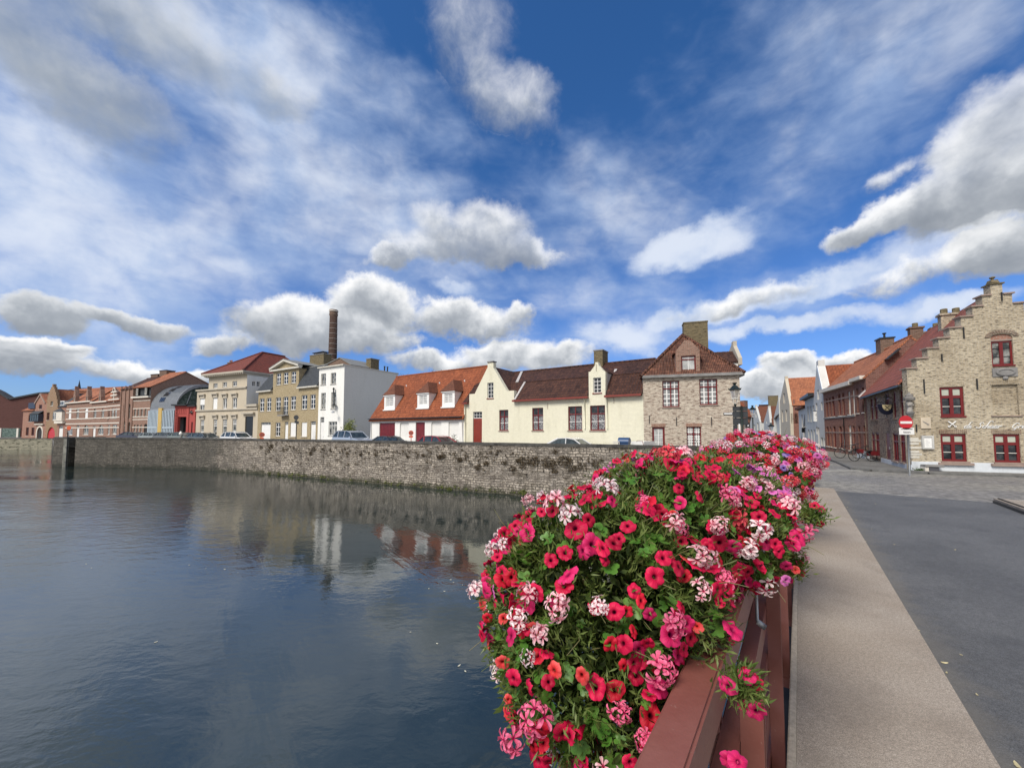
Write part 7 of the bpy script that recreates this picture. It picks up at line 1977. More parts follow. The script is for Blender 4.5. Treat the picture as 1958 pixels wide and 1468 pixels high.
# blue bin and white trailer by the corner house
p = at(1192, 841, 23.2); t = thing('blue_bin', 'rounded royal blue container lid showing over the wall before the cream cottage', 'container', (p.x, p.y, G0))
FV = Fac((p.x-.30, p.y+.2), (p.x+.25, p.y-.15)); zt_ = at(1192, 836.5, 23.2).z
mb = MB()
n = 10; L_ = FV.L
for i in range(n):
    a0, a1 = math.pi*i/n, math.pi*(i+1)/n; q = lambda a_, r_=.3: (-.3+.3*-math.cos(a_)*1.0, zt_-.3+.3*math.sin(a_))
    (o0, zz0_), (o1_, zz1_) = q(a0), q(a1); mb.face([FV.pt(0, zz0_, o0), FV.pt(L_, zz0_, o0), FV.pt(L_, zz1_, o1_), FV.pt(0, zz1_, o1_)])
for u in (0, L_): mb.face([FV.pt(u, zt_-.3+.3*math.sin(math.pi*i/n), -.3-.3*math.cos(math.pi*i/n)) for i in range(n+1)])
mb.build('lid', plain('royal_blue_plastic', (.012, .055, .15), .4), t)
mb = MB(); FV.box(mb, .02, L_-.02, G0+.1, zt_-.3, -.57, -.03); mb.build('body', plain('blue_plastic', (.012, .05, .14), .5), t)
p = at(1218, 845, 23.5); t = thing('white_trailer', 'low white trailer beside the blue container under the cream wall', 'trailer', (p.x, p.y, G0))
FV = Fac(at(1207, 845, 23.8).xy, at(1231, 845, 23.2).xy); z_ = at(1215, 844, 23.5).z
mb = MB(); FV.box(mb, 0, FV.L, z_-.7, z_, -1.4, 0); mb.build('body', pWhite, t); mb = MB(); mb.tube([FV.pt(FV.L*.45, z_, .03), FV.pt(FV.L*.5, z_+.05, .03), FV.pt(FV.L*.9, z_+.05, .03), FV.pt(FV.L, z_-.2, .03)], .015, 5); mb.build('rail', pRed, t)
mb = MB(); 
for u in (.3, FV.L-.3): mb.lathe([(.3, -.08), (.3, .08)], FV.pt(u, G0+.3, -.3), 16, Matrix(((1, 0, 0), (0, 0, -1), (0, 1, 0))))
mb.build('wheel', pBlack, t)
FV = Fac(at(1172, 845, 23.6).xy, at(1184, 845, 23.3).xy); z_ = at(1178, 843.3, 23.5).z
t = thing('barrier_fence', 'short section of white barred barrier left of the blue container', 'barrier', tuple(FV.pt(0, G0)))
mb = MB(); FV.box(mb, 0, FV.L, z_-.05, z_, -.03, .0)
for i in range(6): u = FV.L*i/5; FV.box(mb, u-.015, u+.015, G0, z_-.051, -.025, -.005)
mb.build('bars', pOffW, t)

# ================= cars
def tyre(): return None
mTyre = plain('tyre_rubber', (.02, .02, .02), .8); mRim = plain('alloy_rim', (.45, .46, .48), .3, .8); mLampR = plain('tail_lamp', (.35, .01, .01), .2); mLampW = plain('head_lamp', (.7, .72, .75), .1)
mCarGlass = glass('car_glass', (.02, .03, .035), (.05, .07, .08), .03)
def carpaint(name, c, metal=.3):
    m, g, b = mat(name); b.inputs['Base Color'].default_value = (*c, 1); b.inputs['Metallic'].default_value = metal; b.inputs['Roughness'].default_value = .35
    b.inputs['Coat Weight'].default_value = 1; b.inputs['Coat Roughness'].default_value = .04
    return m
def car(name, label, kind, paint, x, Y, heading, H=1.46, base=G0, L=None):
    """heading: unit vector of the nose. profile given nose -> tail"""
    prof = {
     'hatch': dict(L=4.1, W=1.76, body=[(0, .35), (.02, .55), (.06, .68), (.28, .93), (.33, .96), (.95, .98), (1.0, .80), (1.0, .35)], cab=[(.27, .94), (.44, 1.38), (.60, 1.46), (.84, 1.42), (.97, .98)]),
     'sedan': dict(L=4.6, W=1.80, body=[(0, .35), (.02, .55), (.06, .66), (.27, .88), (.33, .92), (.86, .96), (.99, .92), (1.0, .75), (1.0, .35)], cab=[(.28, .90), (.43, 1.33), (.56, 1.42), (.70, 1.38), (.88, .97)]),
     'suv': dict(L=4.7, W=1.88, body=[(0, .42), (.01, .75), (.05, .92), (.26, 1.08), (.31, 1.10), (.96, 1.12), (1.0, .95), (1.0, .45)], cab=[(.25, 1.08), (.39, 1.58), (.52, 1.70), (.88, 1.66), (.98, 1.14)]),
    }[kind]
    p = P2(x, Y); hd = Vector(heading).normalized()
    t = thing(name, label, 'car', (p.x, p.y, base), math.atan2(hd.y, hd.x), group='cars parked along the quay')
    Mx = MW[t]; LL = L or prof['L']; W = prof['W']; k = H/max(z for _, z in prof['cab'])
    B = [((.5-a)*LL, z*k) for a, z in prof['body']]; Cb = [((.5-a)*LL, z*k) for a, z in prof['cab']]
    mb = MB(); n = len(B)
    # lower body, sides bulging a little at the waist, with wheel arches cut as dark discs behind the tyres
    zs_ = sorted(set(z for _, z in B))
    def half(z): return W/2*(1-.05*max(0, (z/k-.6)/.5)-.04*max(0, (.5-z/k)))
    L1 = [Mx @ Vector((a, half(z), z)) for a, z in B]; R1 = [Mx @ Vector((a, -half(z), z)) for a, z in B]
    mb.v += [tuple(v) for v in L1+R1]; mb.f.append(tuple(range(n-1, -1, -1))); mb.mi.append(0); mb.f.append(tuple(range(n, 2*n))); mb.mi.append(0)
    for i in range(n): j = (i+1) % n; mb.f.append((i, j, n+j, n+i)); mb.mi.append(0)
    # roof skin and pillars
    inset = .13*W; r0 = W/2-.06; rt = W/2-inset
    def cy(i, z): z0_ = Cb[0][1]; zt = max(c[1] for c in Cb); f = (z-z0_)/(zt-z0_); return r0+(rt-r0)*min(1, max(0, f))
    tops = Cb[1:-1]
    for i in range(len(tops)-1):
        (a0, z0_), (a1, z1_) = tops[i], tops[i+1]
        y0_, y1_ = cy(0, z0_), cy(0, z1_)
        mb.hull8([Mx @ Vector(v) for v in ((a1, -y1_, z1_-.05), (a0, -y0_, z0_-.05), (a0, y0_, z0_-.05), (a1, y1_, z1_-.05), (a1, -y1_+.05, z1_+.015), (a0, -y0_+.05, z0_+.015), (a0, y0_-.05, z0_+.015), (a1, y1_-.05, z1_+.015))])
    def pillar(a0, z0_, a1, z1_, w=.05):
        for s_ in (-1, 1):
            y0_, y1_ = cy(0, z0_)+.004, cy(0, z1_)+.004
            mb.tube([Mx @ Vector((a0, s_*y0_, z0_)), Mx @ Vector((a1, s_*y1_, z1_))], w, 5)
    pillar(Cb[0][0], Cb[0][1], Cb[1][0], Cb[1][1], .035); pillar(Cb[-1][0], Cb[-1][1], Cb[-2][0], Cb[-2][1], .06)
    for i in range(1, len(Cb)-2): pillar(Cb[i][0], Cb[i][1], Cb[i+1][0], Cb[i+1][1], .03)
    mid_a = (.5-.56)*LL; pillar(mid_a, Cb[0][1], mid_a-.04, max(c[1] for c in Cb)-.02, .035)
    if kind != 'sedan': pillar((.5-.78)*LL, Cb[0][1], (.5-.80)*LL, Cb[-2][1]-.01, .05)
    mb.build('body', paint, t, bevel=0)
    # glasshouse
    g_ = MB(); nC = len(Cb)
    Lc = [Mx @ Vector((a*.995, cy(0, z)-.012, z-.02)) for a, z in Cb]; Rc = [Mx @ Vector((a*.995, -cy(0, z)+.012, z-.02)) for a, z in Cb]
    g_.v += [tuple(v) for v in Lc+Rc]; g_.f.append(tuple(range(nC-1, -1, -1))); g_.mi.append(0); g_.f.append(tuple(range(nC, 2*nC))); g_.mi.append(0)
    for i in range(nC-1): g_.f.append((i, i+1, nC+i+1, nC+i)); g_.mi.append(0)
    g_.build('windows', mCarGlass, t)
    for ax in (.19, .80):
        for s_ in (-1, 1):
            wc = Mx @ Vector(((.5-ax)*LL, s_*(W/2-.10), .32)); Rm = Mx.to_3x3() @ Matrix(((1, 0, 0), (0, 0, -1), (0, 1, 0)))
            w_ = MB(); w_.smooth = True; w_.lathe([(.22, -.10), (.31, -.10), (.325, -.06), (.325, .08), (.31, .115), (.22, .115)], wc, 20, Rm); wo = w_.build('wheel', mTyre, t)
            w_ = MB(); w_.lathe([(.21, -.117), (.21, .117)], wc, 12, Rm); w_.build('rim', mRim, wo)
    for s_ in (-1, 1):
        mb = MB(); mb.hull8([Mx @ Vector(v) for v in ((Cb[0][0]-.28, s_*(W/2-.04), Cb[0][1]+.0), (Cb[0][0]-.12, s_*(W/2-.04), Cb[0][1]+.0), (Cb[0][0]-.10, s_*(W/2+.16), Cb[0][1]+.02), (Cb[0][0]-.26, s_*(W/2+.16), Cb[0][1]+.02), (Cb[0][0]-.26, s_*(W/2-.04), Cb[0][1]+.13), (Cb[0][0]-.14, s_*(W/2-.04), Cb[0][1]+.13), (Cb[0][0]-.13, s_*(W/2+.14), Cb[0][1]+.13), (Cb[0][0]-.25, s_*(W/2+.14), Cb[0][1]+.13))])
        mb.build('wing_mirror', paint, t)
        mb = MB(); mb.box(LL/2-.06, LL/2-.01, s_*W*.36-.16, s_*W*.36+.16, .60*k, .70*k, Mx); mb.build('headlight', mLampW, t)
        mb = MB(); mb.box(-LL/2-.01, -LL/2+.05, s_*W*.38-.12, s_*W*.38+.12, .72*k, .88*k, Mx); mb.build('tail_light', mLampR, t)
    if kind == 'suv':
        mb = MB(); 
        for s_ in (-1, 1): mb.tube([Mx @ Vector(((.5-.48)*LL, s_*(rt-.05), H+.03)), Mx @ Vector(((.5-.86)*LL, s_*(rt-.05), H+.01))], .02, 5)
        mb.build('roof_rail', pBlack, t)
    return t
row = (FK.d.x, FK.d.y)
cSil = carpaint('silver_blue_paint', (.42, .47, .55)); cDk = carpaint('slate_car_paint', (.04, .05, .065)); cRed = carpaint('red_car_paint', (.36, .02, .03)); cWh = carpaint('white_car_paint', (.72, .73, .74), 0)
cGr = carpaint('grey_car_paint', (.12, .135, .15)); cGrn = carpaint('grey_green_car_paint', (.18, .22, .22)); cNav = carpaint('navy_car_paint', (.03, .035, .07)); cLt = carpaint('pale_grey_car_paint', (.30, .34, .35))
car('parked_car', 'silver blue estate SUV parked before the grey side wall of the white townhouse', 'suv', cSil, 676, 38.5, row, 1.84, G0+.08)
car('parked_car', 'dark slate car parked before the wine red garage door', 'sedan', cDk, 748, 34.6, row, 1.45)
car('parked_car', 'red hatchback parked before the white cottage', 'hatch', cRed, 843, 32.0, row, 1.50, G0+.02)
car('parked_car', 'white saloon with dark windows parked before the cream cottage', 'sedan', cWh, 1098, 27.2, row, 1.43, G0+.02)
car('parked_car', 'white SUV parked before the beige villa, beside the dark gate', 'suv', cWh, 456, 50.5, (.92, -.4), 1.74)
car('parked_car', 'dark grey estate car parked before the left half of the beige villa', 'suv', cGr, 393, 52.5, (.95, -.3), 1.56, G0+.06)
car('parked_car', 'grey-green hatchback behind the white bollard before the red gateway', 'hatch', cGrn, 352, 57, (.97, -.2), 1.56, G0+.12)
car('parked_car', 'mid grey hatchback before the right bay of the glass hall', 'hatch', cGr, 324, 58.5, (.97, -.2), 1.5, G0+.16)
car('parked_car', 'pale grey hatchback before the yellow panel of the glass hall', 'hatch', cLt, 297, 59.5, (.98, -.15), 1.48, G0+.14)
car('parked_car', 'navy car leftmost in the row, before the striped brick house', 'sedan', cNav, 257, 61, (.99, -.1), 1.5, G0+.22, 4.3)

# ================= bicycles
def bike(label, x, Y, hd):
    p = P2(x, Y); z0_ = gz(p.x, p.y)+.10; hd = Vector(hd).normalized()
    t = thing('bicycle', label, 'bicycle', (p.x, p.y, z0_), math.atan2(hd.y, hd.x), group='bicycles on the pavement')
    Mx = MW[t] @ Matrix.Rotation(R(6), 4, 'X')
    V = lambda a, c, y=0: Mx @ Vector((a, y, c))
    for a in (-.52, .52):
        mb = MB(); mb.smooth = True; mb.tube([V(a+.33*math.cos(k*math.pi/12), .34+.33*math.sin(k*math.pi/12)) for k in range(25)], .022, 6, False); w_ = mb.build('wheel', mTyre, t)
        mb = MB()
        for k in range(8): mb.tube([V(a, .34), V(a+.32*math.cos(k*math.pi/4), .34+.32*math.sin(k*math.pi/4))], .004, 3, False)
        mb.tube([V(a, .34, -.05), V(a, .34, .05)], .03, 6); mb.build('spokes', mZinc, w_)
    mb = MB(); mb.smooth = True
    for a, b_ in (((-.52, .34), (-.12, .34)), ((-.12, .34), (.38, .80)), ((-.12, .34), (-.25, .88)), ((-.22, .80), (.36, .86)), ((-.52, .34), (-.22, .80)), ((.52, .34), (.36, .98))): mb.tube([V(*a), V(*b_)], .02, 6)
    mb.build('frame', pBlack, t)
    mb = MB(); mb.tube([V(.30, 1.08, -.28), V(.40, 1.05, -.10), V(.40, 1.05, .10), V(.30, 1.08, .28)], .016, 6); mb.tube([V(.36, .95), V(.40, 1.05)], .016, 6); mb.build('handlebar', pBlack, t)
    mb = MB(); mb.hull8([V(*q) for q in ((-.38, .90, -.08), (-.12, .90, -.03), (-.12, .90, .03), (-.38, .90, .08), (-.38, .96, -.08), (-.12, .94, -.02), (-.12, .94, .02), (-.38, .96, .08))]); mb.build('saddle', pBlack, t)
    mb = MB(); mb.box(-.78, -.38, -.17, .17, .60, .64, Mx); mb.build('rack', pBlack, t)
    mb = MB(); mb.box(-.80, -.42, .10, .22, .36, .62, Mx); mb.box(-.80, -.42, -.22, -.10, .36, .62, Mx); mb.build('pannier', pDkRed, t)
    return t
bike('black bicycle leaning by the long red brick house, the farther of the two', 1621, 27.3, (-.98, .25))
bike('dark bicycle with red-brown panniers standing beside the pub, the nearer of the two', 1648, 24.2, (-.99, .05))

# ================= greenery behind the walls
def tree(name, label, x, Y, zt, rx, trunkz, m, cat='tree', nleaf=1600, leaf=.18, conic=False):
    p = P2(x, Y); t = thing(name, label, cat, (p.x, p.y, G0))
    mb = MB(); mb.smooth = True
    H = zt-G0
    mb.tube([(p.x, p.y, G0-.1), (p.x+.05, p.y, G0+H*.5), (p.x, p.y, zt-rx*.5)], [.06*H**.5+.04, .05*H**.5, .02], 7)
    for k in range(6):
        a = k*1.05; z0_ = trunkz+(zt-trunkz)*random.uniform(.1, .5)
        mb.tube([(p.x, p.y, z0_), (p.x+rx*.7*math.cos(a), p.y+rx*.7*math.sin(a), z0_+(zt-z0_)*.5)], [.04, .012], 5)
    mb.build('trunk', mBark, t)
    cz_ = (zt+trunkz)/2; hz = (zt-trunkz)/2
    cl = []
    for _ in range(26):
        a, e_ = random.uniform(0, 6.28), random.uniform(-1, 1); r_ = random.uniform(.45, .95)
        cl.append((p.x+rx*r_*math.cos(a)*math.sqrt(1-e_*e_), p.y+rx*r_*math.sin(a)*math.sqrt(1-e_*e_), cz_+hz*r_*e_))
    cl = np.array(cl); ii = rng.integers(0, len(cl), nleaf)
    cs = cl[ii]+rng.normal(size=(nleaf, 3))*rx*.17; ns = cs-np.array([p.x, p.y, cz_]); ns /= np.linalg.norm(ns, axis=1)[:, None]
    v = leafquads(cs, ns, rng.uniform(.6, 1.3, nleaf)*leaf, rng.uniform(.3, .6, nleaf)*leaf, rng, .9)
    quadmesh('crown', v, m, t); return t
mBark = plain('bark', (.10, .075, .05), .9); mLeafY = plain('yellow_green_leaves', (.16, .19, .035), .6, var=.4); mLeafD = plain('dark_leaves', (.05, .08, .03), .6, var=.4)
tree('shrub', 'yellow green shrub growing against the grey side wall behind the silver SUV', 668, 44.5, CAMZ+.95, 1.15, G0+1.0, mLeafY, 'shrub', 1400, .2)
for (x, Y, y, r_, lb) in ((774, 70, 710, 1.6, 'bare topped tree just showing over the left of the orange roof'), (833, 66, 707, 1.3, 'dark tree top just showing over the middle of the orange roof')):
    tree('tree', lb, x, Y, CAMZ+(822-y)/735*Y, r_, CAMZ+(822-y)/735*Y-3.2, mLeafD, 'tree', 900, .16)
tree('potted_plant', 'small leafy plant against the right end of the white cottage', 866, 34.6, CAMZ-.35, .45, G0+.5, mLeafD, 'plant', 350, .1)
# ================= flower planters on the railing
def petal_mat(name, ca, cb, cc, vein=.35):
    """ca edge, cb mid, cc throat; UV v runs from the throat (0) to the edge (1), u round the flower"""
    m, g, b = mat(name)
    uv = g.node('ShaderNodeSeparateXYZ'); g.put(uv.inputs[0], g.uv())
    r = uv.outputs[1]
    c = g.mix(g.ss(r, .10, .34), cc, cb); c = g.mix(g.ss(r, .4, .95), c, ca)
    v = g.m('SINE', g.m('MULTIPLY', uv.outputs[0], 2*math.pi*20))
    vv = g.m('MULTIPLY', g.m('MULTIPLY', g.ss(v, .3, 1.0), vein), g.m('SUBTRACT', 1.0, g.ss(r, .45, 1.0)))
    c = g.mix(vv, c, cc)
    oi = g.node('ShaderNodeObjectInfo').outputs['Random']
    c = g.mix(1.0, c, g.mix(oi, (.80,)*3, (1.15,)*3), 'MULTIPLY')
    g.put(b.inputs['Base Color'], c); b.inputs['Roughness'].default_value = .55; b.inputs['Specular IOR Level'].default_value = .25
    tr = g.node('ShaderNodeBsdfTranslucent'); g.put(tr.inputs[0], c)
    mx = g.node('ShaderNodeMixShader'); mx.inputs[0].default_value = .28
    o = m.node_tree.nodes['Material Output']
    g.nt.links.new(b.outputs[0], mx.inputs[1]); g.nt.links.new(tr.outputs[0], mx.inputs[2]); g.nt.links.new(mx.outputs[0], o.inputs[0])
    return m
PET = dict(
    crimson=petal_mat('petal_crimson', (.72, .014, .085), (.62, .008, .06), (.10, .0, .02)),
    magenta=petal_mat('petal_magenta', (.74, .03, .17), (.66, .016, .12), (.16, .0, .05)),
    red=petal_mat('petal_scarlet', (.70, .016, .05), (.60, .010, .03), (.10, .0, .01)),
    coral=petal_mat('petal_coral', (.84, .11, .11), (.76, .045, .05), (.25, .01, .01)),
    violet=petal_mat('petal_violet_pink', (.78, .22, .56), (.70, .14, .48), (.30, .03, .22)),
    lilac=petal_mat('petal_lilac', (.40, .30, .62), (.24, .14, .50), (.06, .02, .16)),
    deep=petal_mat('petal_wine', (.58, .008, .06), (.48, .006, .04), (.05, .0, .012)))
GER = dict(
    pale=petal_mat('geranium_pale_pink', (.90, .66, .68), (.88, .46, .52), (.50, .02, .10), .3),
    pink=petal_mat('geranium_pink', (.88, .22, .38), (.82, .14, .28), (.40, .0, .08), .3),
    coralg=petal_mat('geranium_coral', (.86, .14, .16), (.80, .08, .11), (.35, .0, .03), .3),
    white=petal_mat('geranium_white', (.92, .85, .84), (.90, .70, .72), (.55, .06, .14), .3))
def leafmat(name, a, b_, tr=.3, rough=.5):
    m, g, b = mat(name)
    n = g.noise(g.pos(), 14, 3, .6)
    c = g.mix(g.ss(n, .35, .65), a, b_)
    g.put(b.inputs['Base Color'], c); b.inputs['Roughness'].default_value = rough; b.inputs['Specular IOR Level'].default_value = .35
    t = g.node('ShaderNodeBsdfTranslucent'); g.put(t.inputs[0], g.mix(1.0, c, (1.2, 1.35, .6), 'MULTIPLY'))
    mx = g.node('ShaderNodeMixShader'); mx.inputs[0].default_value = tr; o = m.node_tree.nodes['Material Output']
    g.nt.links.new(b.outputs[0], mx.inputs[1]); g.nt.links.new(t.outputs[0], mx.inputs[2]); g.nt.links.new(mx.outputs[0], o.inputs[0])
    return m
mLeafT = leafmat('feathery_leaf', (.09, .15, .03), (.20, .25, .075)); mLeafG = leafmat('ivy_geranium_leaf', (.07, .19, .025), (.14, .30, .05), .25, .4); mStem = leafmat('flower_stem', (.14, .17, .06), (.20, .17, .08), .1)
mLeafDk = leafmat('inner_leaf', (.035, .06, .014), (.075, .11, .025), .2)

def petunia_mesh(name, mats, seed, droop=0.0, lobes=5):
    rr = random.Random(seed); n = 30
    rings = [(0.0, -.8), (.08, -.72), (.13, -.35), (.24, -.08), (.55, .02), (.84, .0), (1.0, -.07)] if droop < .5 else [(0.0, -1.6), (.10, -1.3), (.18, -.7), (.30, -.2), (.42, .1), (.50, .3), (.46, .45)]
    V = []; UV = []
    ph = rr.uniform(0, 6.28); am = [rr.uniform(.85, 1.12) for _ in range(lobes)]
    for (r, z) in rings:
        for k in range(n):
            a = 2*math.pi*k/n
            f = abs(math.cos(lobes*a/2))                       # 1 at lobe middles, 0 at the notches
            li = am[int(((a+math.pi/lobes) % (2*math.pi))/(2*math.pi/lobes)) % lobes]
            R_ = r*(1-(.13*(1-f**.45))*(r**3)) * (1+(li-1)*r**2) * 1.06
            zz = z + r**2*(.08*math.sin(lobes*a+ph)+.075*math.sin(11*a+ph*2)+.05*math.sin(2*a+ph*3)) - droop*r**2 - .10*(1-f)*r**3
            V.append((R_*math.cos(a), R_*math.sin(a), zz))
    F_ = []; L = []
    for i in range(len(rings)-1):
        for k in range(n):
            k2 = (k+1) % n; F_.append((i*n+k, i*n+k2, (i+1)*n+k2, (i+1)*n+k))
            for (ii, kk) in ((i, k), (i, k+1), (i+1, k+1), (i+1, k)): L.append((kk/n, rings[ii][0]))
    me = bpy.data.meshes.new(name); me.from_pydata(V, [], F_)
    u = me.uv_layers.new(name='UVMap'); u.data.foreach_set('uv', [c for q in L for c in q])
    me.polygons.foreach_set('use_smooth', [True]*len(F_)); me.materials.append(mats); return me
def floret(rr, c, Mr, s, V, F_, L):
    """five narrow petals: two up, three down"""
    for a in (55, 125, 205, 270, 335):
        a = R(a+rr.uniform(-12, 12)); ln = s*rr.uniform(.85, 1.12); w = s*rr.uniform(.38, .52); lift = rr.uniform(-.05, .35)
        base = len(V)
        prof = [(0, .06, 0), (.35, .30, .10), (.70, .50, .10), (.92, .36, -.02), (1.0, .10, -.10)]
        for (t, hw, z) in prof:
            for sd in (-1, 0, 1):
                x, y, zz = t*ln, sd*hw*w, (z+lift*t-.10*(abs(sd) == 0))*ln
                p = Vector((x*math.cos(a)-y*math.sin(a), x*math.sin(a)+y*math.cos(a), zz))
                V.append(tuple(c+Mr @ p))
        for i in range(len(prof)-1):
            for j in range(2):
                q = (base+i*3+j, base+(i+1)*3+j, base+(i+1)*3+j+1, base+i*3+j+1); F_.append(q)
                L += [((k_-base) % 3/2*.1, prof[(k_-base)//3][0]) for k_ in q]
def geranium_mesh(name, m, seed, nfl=9):
    rr = random.Random(seed); V = []; F_ = []; L = []
    for i in range(nfl):
        t = (i+.5)/nfl; th = math.acos(1-t*.95)*rr.uniform(.8, 1.15); ph = i*2.399+rr.uniform(-.5, .5)
        d = Vector((math.sin(th)*math.cos(ph), math.sin(th)*math.sin(ph), math.cos(th)*.8))
        c = d*(.70+rr.uniform(-.22, .18))
        Mr = d.to_track_quat('Z', 'Y').to_matrix() @ Matrix.Rotation(rr.uniform(-.4, .4), 3, 'Z')
        floret(rr, c, Mr, rr.uniform(.46, .60), V, F_, L)
    nf = len(F_)
    # the rays of the umbel
    for i in range(nfl):
        t = (i+.5)/nfl; th = math.acos(1-t*1.15); ph = i*2.399; d = Vector((math.sin(th)*math.cos(ph), math.sin(th)*math.sin(ph), math.cos(th)*.8))*.6
        s = d.cross(Vector((0, 0, 1))).normalized()*.012 if d.cross(Vector((0, 0, 1))).length > .01 else Vector((.012, 0, 0))
        b = len(V); V += [tuple(-s), tuple(s), tuple(d+s), tuple(d-s)]; F_.append((b, b+1, b+2, b+3)); L += [(0, 0)]*4
    b = len(V)
    for k in range(4):
        a = k*math.pi/2; V += [(.02*math.cos(a), .02*math.sin(a), 0), (.02*math.cos(a), .02*math.sin(a), -1.3)]
    for k in range(4): F_.append((b+2*k, b+2*k+1, b+(2*k+3) % 8, b+(2*k+2) % 8)); L += [(0, 0)]*4
    me = bpy.data.meshes.new(name); me.from_pydata(V, [], F_)
    u = me.uv_layers.new(name='UVMap'); u.data.foreach_set('uv', [c for q in L for c in q])
    me.materials.append(m); me.materials.append(mStem); mi = [0]*nf+[1]*(len(F_)-nf); me.polygons.foreach_set('material_index', mi)
    return me
PM = {k: [petunia_mesh('petunia_bloom', m, hash(k) % 97+i if False else (i*7+len(k)), (.0, .12, .3, .0, .6)[i]) for i in range(5)] for k, m in PET.items()}
GM = {k: [geranium_mesh('geranium_bloom', m, i*5+len(k), (6, 9, 8)[i]) for i in range(3)] for k, m in GER.items()}
from mathutils import noise as mnoise
def td(p): return p.x*BD.x+p.y*BD.y, p.x*BR.x+p.y*BR.y
class Mass:
    def __init__(s, ells):      # (px, py, Y, rx, ry(depth), rz)
        s.e = []
        for (x, y, Y, rx, ry, rz) in ells: s.e.append((at(x, y, Y), Vector((rx, ry, rz))))
    def val(s, p, k=1.0):
        m = 9
        for c, r in s.e:
            d = p-c; m = min(m, math.sqrt((d.x/(r.x*k))**2+(d.y/(r.y*k))**2+(d.z/(r.z*k))**2))
        return m
    def sample(s, shell0, shell1):
        """a point near the skin of the union, and its outward normal"""
        ar = [r.x*r.y+r.y*r.z+r.x*r.z for _, r in s.e]
        for _ in range(60):
            c, r = random.choices(s.e, ar)[0]
            n = Vector((random.gauss(0, 1), random.gauss(0, 1), random.gauss(0, 1))).normalized(); k = random.uniform(shell0, shell1)
            p = c+Vector((n.x*r.x, n.y*r.y, n.z*r.z))*k
            if s.val(p) < shell0*.97: continue
            if not s.ok(p): continue
            nn = Vector((n.x/r.x, n.y/r.y, n.z/r.z)).normalized()
            return p, nn
        return None
    def ok(s, p):
        t, d = td(p)
        if p.z < HR+.0 and d > -.345 and not (t > s.wrap[0] and t < s.wrap[1] and d > -.10 and p.z > HR-s.wrap[2]): return False
        if p.z < .4: return False
        return True
